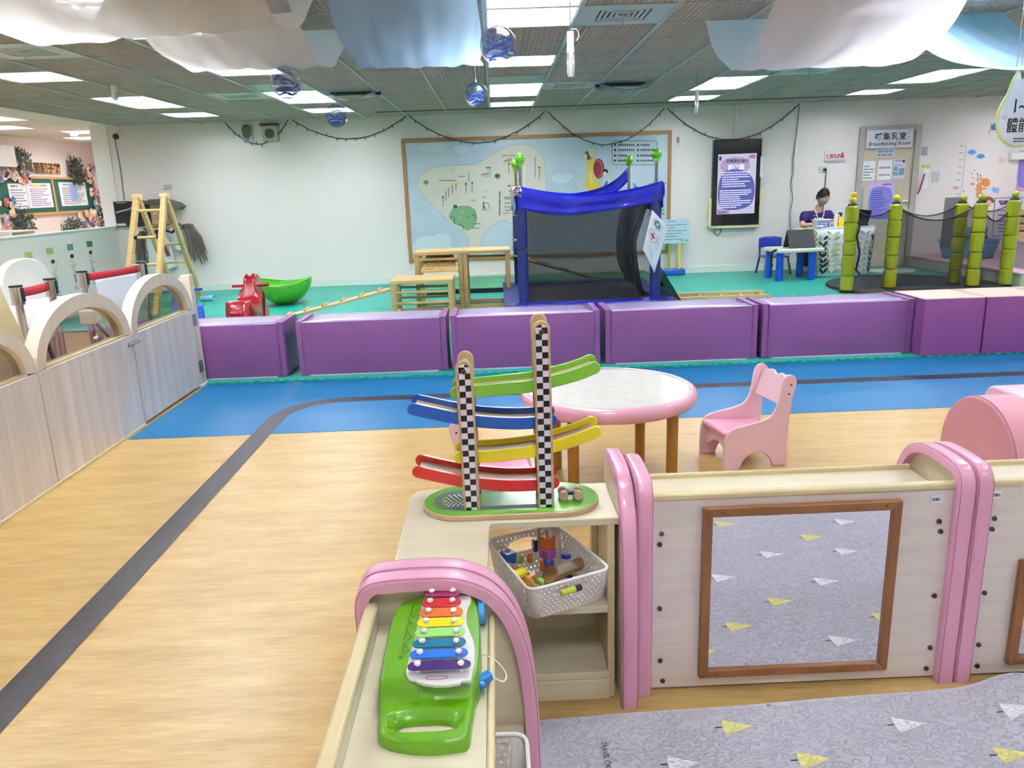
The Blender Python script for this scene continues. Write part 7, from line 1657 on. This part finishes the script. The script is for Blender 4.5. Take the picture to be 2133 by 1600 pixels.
P = [(1128, 1200), (1132, 1188), (1150, 1184), (1205, 1160), (1214, 1162), (1217, 1172), (1212, 1180), (1160, 1200), (1150, 1212), (1135, 1214)]
mb = MB(); pp = [BP(a, b, .385) for a, b in P]; n = len(pp); mb.add([p-Vector((0, 0, .012)) for p in pp]+pp, [tuple(range(n))[::-1], tuple(range(n, 2*n))]+[(i, (i+1)%n, n+(i+1)%n, n+i) for i in range(n)]); mb.build('board', mat('toy_brown', '8a6a3c', .45), t, bev=.002)
t = thing('toy_figure', BP(1160, 1218, .36), 'pink and dark red wooden toy piece at the front of the basket', 'toy block', 'wooden toys in the basket')
c = BP(1168, 1217, .355); MB().box(c.x-.02, c.x+.018, c.y-.012, c.y+.016, c.z-.012, c.z+.012).build('body', tm('toy_pink', 'eab6b4'), t, bev=.004); MB().ball(c+Vector((-.03, 0, -.002)), .013, 12).build('head', tm('toy_darkred', '8c1a2c'), t)
a = BP(1172, 1242, .385); b = BP(1214, 1228, .385)
t = thing('toy_roller', a.lerp(b, .5), 'lime and dark purple roller filling the front hand hole of the basket', 'toy wheel', 'wooden toys in the basket')
off = Vector((-.003, .014, .0)); MB().cyl(a+off, a.lerp(b, .7)+off, .0085, n=18).build('lime_part', tm('toy_lime', 'b5cf3a'), t, bev=.002); MB().cyl(a.lerp(b, .7)+off, b+off, .0085, n=18).build('purple_part', tm('toy_plum', '3f1d3f'), t, bev=.002)
# filler inside lower basket
for i, (x, y, col, lb) in enumerate(((-.015, 1.09, 'e0a81c', 'yellow toy piece in the lower basket'), (-.005, .985, '7f9a1c', 'olive green toy piece in the lower basket at the bottom edge'), (-.10, 1.0, 'b04a3a', 'red toy block hidden deep in the lower basket'))):
    t = thing('toy_piece', (x, y, .306), lb, 'toy', 'toys in the lower basket'); MB().lathe([(0, 0), (.028, 0), (.03, .01), (.028, .05), (.012, .062), (0, .062)], (x-.012, y, .306), 16).build('body', tm('toy_'+col, col), t)

# ================================================================== quilted play mat
def quilt():
    m = bpy.data.materials.new('quilted_cotton'); m.use_nodes = True; nt = m.node_tree; b = nt.nodes['Principled BSDF']; N = nt.nodes.new; L = nt.links.new
    b.inputs['Base Color'].default_value = lin('b9b8c3'); b.inputs['Roughness'].default_value = .85; b.inputs['Sheen Weight'].default_value = .2
    tc = N('ShaderNodeTexCoord'); mp = N('ShaderNodeMapping'); mp.inputs['Scale'].default_value = (38, 52, 38); L(tc.outputs['Object'], mp.inputs[0])
    n = N('ShaderNodeTexNoise'); n.inputs['Scale'].default_value = 1; n.inputs['Detail'].default_value = 0.0; n.inputs['Distortion'].default_value = 1.1; L(mp.outputs[0], n.inputs['Vector'])
    r = N('ShaderNodeValToRGB'); e = r.color_ramp.elements; e[0].position = .40; e[0].color = (1, 1, 1, 1); e[1].position = .60; e[1].color = (1, 1, 1, 1); q = e.new(.50); q.color = (0, 0, 0, 1); q = e.new(.45); q.color = (.75, .75, .75, 1); q = e.new(.55); q.color = (.75, .75, .75, 1)
    L(n.outputs[0], r.inputs[0]); bp = N('ShaderNodeBump'); bp.inputs['Strength'].default_value = .6; bp.inputs['Distance'].default_value = .010; L(r.outputs[0], bp.inputs['Height']); L(bp.outputs[0], b.inputs['Normal'])
    MATS['quilt_bump'] = bp; return m
M_quilt = quilt()
def mz(x, y):
    z = .012
    d_ = (x-1.42)/.13; z += .030*math.exp(-d_*d_)*math.exp(-((y-1.80)/.16)**2)
    return z+.0015*math.sin(x*9+y*3)
def medge(x): return 1.795+.05*min(max((x-.1)/1.1, 0), 1)+.03*math.exp(-((x-1.42)/.10)**2)
t = thing('play_mat', (1.3, .9, 0), 'grey quilted play mat printed with yellow and white trees on the floor', 'play mat')
X0m = .068
mb = MB(); mb.grid(lambda u, v: Vector((X0m+3.0*u+(.02*(1-v) if 0 else 0)+.0, -.6+(medge(X0m+3.0*u)+.6)*v, mz(X0m+3.0*u, -.6+(medge(X0m+3.0*u)+.6)*v))), 150, 60)
mb.build('quilted_sheet', M_quilt, t, smooth=80)
def quilt_ink(nm, c):
    m = M_quilt.copy(); m.name = nm; m.node_tree.nodes['Principled BSDF'].inputs['Base Color'].default_value = lin(c); MATS[nm] = m; return m
M_ty, M_tw, M_tk = quilt_ink('print_tree_yellow', 'e5e08a'), quilt_ink('print_tree_white', 'f4f4fa'), quilt_ink('print_tree_ink', '2b2b33')
def tree(x, y, kind, L=.085, W_=.062):
    """lying fir tree: trunk to the left, tip to the right"""
    mb = MB(); pts = [(0, -W_/2), (.012, -W_/2-.002), (L*.5, -W_*.22), (L, 0), (L*.5, W_*.2), (.006, W_/2), (-.004, W_/2), (.0, 0)]
    seg = 6; vs = []
    for i in range(seg+1):
        f_ = i/seg; h = W_/2*(1-f_)*1.0
        for j in (-1, 0, 1): xx = x+L*f_+(.006 if j == 1 and i == 0 else 0); yy = y+h*j; vs.append((xx, yy, mz(xx, yy)+.0012))
    mb.add(vs, [(3*i+j, 3*i+3+j, 3*i+4+j, 3*i+1+j) for i in range(seg) for j in (0, 1)])
    mb.build('tree_print', M_ty if kind == 'y' else M_tw, t, smooth=0)
    mk = MB(); mk.flat([(x-.019, y-.0022, mz(x-.01, y)+.0014), (x-.001, y-.0022, mz(x, y)+.0014), (x-.001, y+.0022, mz(x, y)+.0014), (x-.019, y+.0022, mz(x-.01, y)+.0014)])
    if kind == 'w':
        rn = random.Random(int(x*1000))
        for i in range(14):
            f_ = rn.uniform(.05, .8); j = rn.uniform(-.8, .8)*(1-f_); xx = x+L*f_; yy = y+W_/2*j; zz = mz(xx, yy)+.0015; mk.flat([(xx, yy-.0004, zz), (xx+.008, yy-.0004, zz), (xx+.008, yy+.0004, zz), (xx, yy+.0004, zz)])
    mk.build('trunk_print', M_tk, t, smooth=0)
for x, y, k in ((.552, 1.737, 'y'), (1.000, 1.714, 'w'), (.704, 1.607, 'y'), (1.303, 1.735, 'w'), (1.195, 1.592, 'y'), (.378, 1.610, 'w'), (.06+.44, 1.835, 'y'), (.62, 1.838, 'w')): 
    if y < medge(x)-.03: tree(x, y, k)
for px, py, k in ((1492, 1092, 'y'), (1672, 1121, 'y'), (1588, 1156, 'w'), (1744, 1150, 'w'), (1743, 1088, 'w'), (1486, 1204, 'w'), (1700, 1213, 'w'), (1603, 1254, 'y')):
    p = at(px, py, z=.012); tree(p.x, 2*(PY-.012)-p.y, k)
for x, y, k in ((1.6, 1.62, 'y'), (1.75, 1.5, 'w'), (.25, 1.45, 'y'), (.5, 1.3, 'y'), (1.5, 1.4, 'y'), (1.1, .6, 'w')): 
    if (x, y) not in ((.5, 1.3),): tree(x, y, k)
mb = MB(); F = frame((.2225, 1.70, .0145), (0, -1, 0), (1, 0, 0)); text_into(mb, 'TRAVEL CAMP', F, 0, 0, .021, 0, wscale=.85); mb.build('lettering', M_tk, t, smooth=0)
mb = MB(); q = at(1601, 1470, z=.014); mb.tube([(q.x+.004*math.cos(a), q.y+.005*math.sin(a), .0148) for a in [2*math.pi*k/14 for k in range(14)]], .0007, 4, closed=True); mb.build('small_mark', M_tk, t)
mb = MB(); mb.tube([(X0m, -.6+(medge(X0m)+.6)*k/20, .007) for k in range(21)]+[(X0m+3*k/80, medge(X0m+3*k/80), mz(X0m+3*k/80, medge(X0m+3*k/80))-.005) for k in range(1, 81)], .007, 8); mb.build('bound_edge', quilt_ink('binding', 'c3c2cd'), t)

# ================================================================== hanging drapes, balls, tubes, sign
def drape(x0, x1, y0, y1, zt, sag, m, label, seed, skew=0, amp=.005, zt2=None, twist=0.0):
    mb = MB(); zt2 = zt if zt2 is None else zt2
    def f(u, v):
        x = x0+(x1-x0)*u+skew*(v-.5); s_ = 4*v*(1-v); z = (zt+(zt2-zt)*v)-sag*s_*(1+twist*(u-.5))
        k = s_**.6
        z += k*amp*(math.sin(u*23+seed+3*math.sin(v*4+seed))+.7*math.sin(u*41+v*9+seed*2)+.6*math.sin(u*11-v*14+seed)+.5*math.sin(v*31+u*17))
        y = y0+(y1-y0)*v+.02*math.sin(u*8+seed)*k+.03*(u-.5)*0
        return Vector((x+.012*math.sin(v*19+seed)*k*(2*u-1), y, z))
    mb.grid(f, 60, 60)
    o = mb.build('ceiling_drape', m, smooth=180); tag(o, label, 'drape', 'swagged fabric ceiling drapes'); return o
M_dw = mat_cloth('white_voile', 'f7f6f2', .62, .03); M_db = mat_cloth('blue_voile', 'b3d6f2', .60, .03); M_dg = mat_cloth('white_satin', 'f7f4f7', .60, .02)
drape(-1.92, -.85, 2.5, 4.35, 2.485, .40, M_dw, 'white fabric drape hanging nearest at the top left', 1, twist=-.12)
drape(-1.72, -.93, 3.7, 5.62, 2.485, .36, M_dw, 'white fabric drape behind the nearest left one, with sheer far end', 2, skew=.0)
drape(-.77, -.045, 3.75, 5.9, 2.485, .35, M_db, 'pale blue fabric drape left of the big ceiling light', 3, amp=.004)
drape(1.50, 2.52, 4.15, 5.72, 2.485, .42, M_dg, 'white fabric drape sweeping down at the upper right', 4, amp=.006)
drape(2.82, 3.62, 2.7, 5.78, 2.485, .54, M_db, 'light blue fabric drape at the top right edge', 5, amp=.004)
M_ball = mat_clear('clear_ball', 'f3f6fa', 1.9); M_rib = mat('blue_ribbon', '3d72cf', .35, coat=.3); M_rib2 = mat('white_ribbon', 'dfe8f6', .4)
def hball(px, py, y, r, label, seed):
    c = at(px, py, y=y); t = thing('hanging_ball', c, label, 'hanging ball', 'clear balls with blue ribbon'); rnd = random.Random(seed)
    MB().ball(c, r, 36).build('clear_shell', M_ball, t, smooth=180)
    MB().cyl(c+Vector((0, 0, r-.002)), c+Vector((0, 0, r+.014)), .006, .004, 10).build('cap', M_wp, t); MB().cyl(c+Vector((0, 0, r+.01)), (c.x, c.y, CE), .0009, n=5).build('thread', M_wp, t)
    for k in range(7):
        P = []; a = rnd.random()*6.28; z_ = -r*.75+r*.13*k
        for i in range(8): a += rnd.uniform(.5, 1.0); q = r*rnd.uniform(.45, .95); P.append(c+Vector((q*math.cos(a), q*math.sin(a), z_+r*rnd.uniform(-.12, .22)*(1 if k < 5 else 1.5))))
        P = [c+(p-c)*min(1, r*.9/(p-c).length) for p in P]
        mb = MB(); Pb = bez(P, 5); vs = []
        for i, p in enumerate(Pb): w_ = Vector((0, 0, r*.11)); vs += [p-w_*.5, p+w_*.5]
        vs = [c+(v-c)*min(1, r*.93/(v-c).length) for v in vs]
        mb.add(vs, [(2*i, 2*i+1, 2*i+3, 2*i+2) for i in range(len(Pb)-1)]); mb.build('ribbon', M_rib if k != 2 else M_rib2, t, smooth=60)
hball(1038, 95, 3.76, .083, 'largest clear hanging ball with blue ribbon beside the central light', 1)
hball(596, 172, 4.6, .087, 'clear hanging ball with blue ribbon below the left white drape', 2)
hball(992, 197, 5.8, .083, 'small clear hanging ball with blue ribbon near the map board', 3)
hball(701, 241, 6.3, .087, 'small clear hanging ball lowest on the left, before the wall', 4)
M_cry = mat('crystal_plastic', 'e9eef0', .06, metal=.55)
def htube(px, py, y, L, r, label):
    c = at(px, py, y=y); t = thing('hanging_tube', c, label, 'hanging ornament', 'ribbed plastic tubes hung from the ceiling')
    pr = [(r*(1 if k % 2 else .78)*math.cos(2*math.pi*k/16), r*(1 if k % 2 else .78)*math.sin(2*math.pi*k/16)) for k in range(16)]
    MB().prism(pr, lambda u, v, w_: Vector((c.x+u, c.y+v, w_)), c.z-L, c.z-L*.48).build('ribbed_tube', M_cry, t, bev=.002); MB().cyl((c.x, c.y, c.z-L*.48), (c.x, c.y, c.z), r*.9, n=16).build('upper_sleeve', M_wp, t)
    MB().ball((c.x, c.y, c.z-L-.005), r*.8, 10, 0, (1, 1, .7)).build('tip', M_cry, t); MB().cyl((c.x, c.y, c.z), (c.x, c.y, CE), .003, n=6).build('cord', M_steel, t)
    MB().tube(bez([(c.x, c.y, c.z+.01), (c.x+.03, c.y, c.z+.012), (c.x+.045, c.y, c.z-.02), (c.x+.03, c.y, c.z-.045)], 4), .003, 6).build('hook', M_wp, t)
htube(1188, 66, 4.3, .21, .022, 'long ribbed clear tube ornament hanging right of the central lights')
htube(1452, 190, 8.2, .20, .022, 'small clear tube ornament hanging before the right ceiling lights')
htube(236, 178, 7.9, .12, .03, 'small grey ornament hanging under the left ceiling light')
# pear-shaped sign
YS = 4.6
def SG(px, py, d=0): p = at(px, py, y=YS); return Vector((p.x, YS-d, p.z))
def S4(a, b, d=0): return SG(2000+a/7.27, 120+b/7.27, d)
out = [(850, 205), (820, 270), (760, 380), (690, 570), (610, 700), (555, 830), (530, 970), (545, 1110), (590, 1220), (680, 1310), (790, 1355), (880, 1360)]
rt = [(1700-a, b) for a, b in out[::-1]]; rt = [(a+60, b) for a, b in rt]
lob = out+[(970, 1345), (1100, 1330), (1240, 1260), (1330, 1120), (1350, 950), (1310, 760), (1230, 600), (1150, 420), (1090, 300), (1050, 260), (1000, 290), (960, 320), (912, 340), (900, 270), (880, 215)]
lb_ = [Vector((a, b, 0)) for a, b in lob]; sm = [(p.x, p.y) for p in bez(lb_+lb_[:1], 3)[:-1]]
t = thing('hanging_sign', S4(900, 800), 'white pear-shaped hanging sign with lime edge reading 1~6 歲 體能區, cut by the right edge', 'sign')
cxm, cym = 930, 850; inn = [(cxm+(a-cxm)*.93, cym+(b-cym)*.955) for a, b in sm]
n = len(sm); mb = MB(); mb.add([S4(a, b, 0) for a, b in sm]+[S4(a, b, .012) for a, b in sm], [tuple(range(n))[::-1], tuple(range(n, 2*n))]+[(i, (i+1)%n, n+(i+1)%n, n+i) for i in range(n)]); mb.build('lime_border', mat('sign_lime', 'cfe07a', .4), t, bev=.002)
mb = MB(); mb.add([S4(a, b, .0125) for a, b in inn]+[S4(a, b, .014) for a, b in inn], [tuple(range(n))[::-1], tuple(range(n, 2*n))]+[(i, (i+1)%n, n+(i+1)%n, n+i) for i in range(n)]); mb.build('white_face', mat('sign_face', 'e9edf8', .4, var=('dfe9ee', (4, 4, 4), .2)), t, smooth=0)
Fs = frame(S4(0, 0, .0145), (1, 0, 0), (0, 0, 1)); o4 = S4(0, 0); k4 = (S4(1000, 0).x-o4.x)/1000; kz = (o4.z-S4(0, 1000).z)/1000
def T4(a, b): p = S4(a, b); return (p.x-o4.x, p.z-o4.z)
mb = MB(); x, z = T4(745, 835); text_into(mb, '1~6歲', Fs, x, z, 235*kz*1.25, .0008, bold=.001, wscale=.8); x, z = T4(665, 1120); text_into(mb, '體能區', Fs, x, z, 195*kz*1.25, .0008, bold=.0008, wscale=.78)
lines_into(mb, Fs, T4(770, 1310)[0], T4(1100, 1310)[0], T4(0, 1320)[1], T4(0, 1240)[1], 2, .006, .0008, seed=3); mb.build('lettering', M_black, t, smooth=0)
mb = MB(); ell(mb, Fs, *T4(640, 910), 34*kz, 34*kz, .0004, 0); ell(mb, Fs, *T4(790, 830), 20*kz, 46*kz, .0005, 1); mb.build('flower_print', [mat('print_blush', 'ebc9d2', .5), mat('print_cream', 'e9dfca', .5)], t, smooth=0)
for a in (835, 905): p = S4(a, 230); MB().cyl((p.x, YS-.006, p.z-.01), (p.x, YS-.006, CE), .0018, n=6).build('wire', M_steel, t)
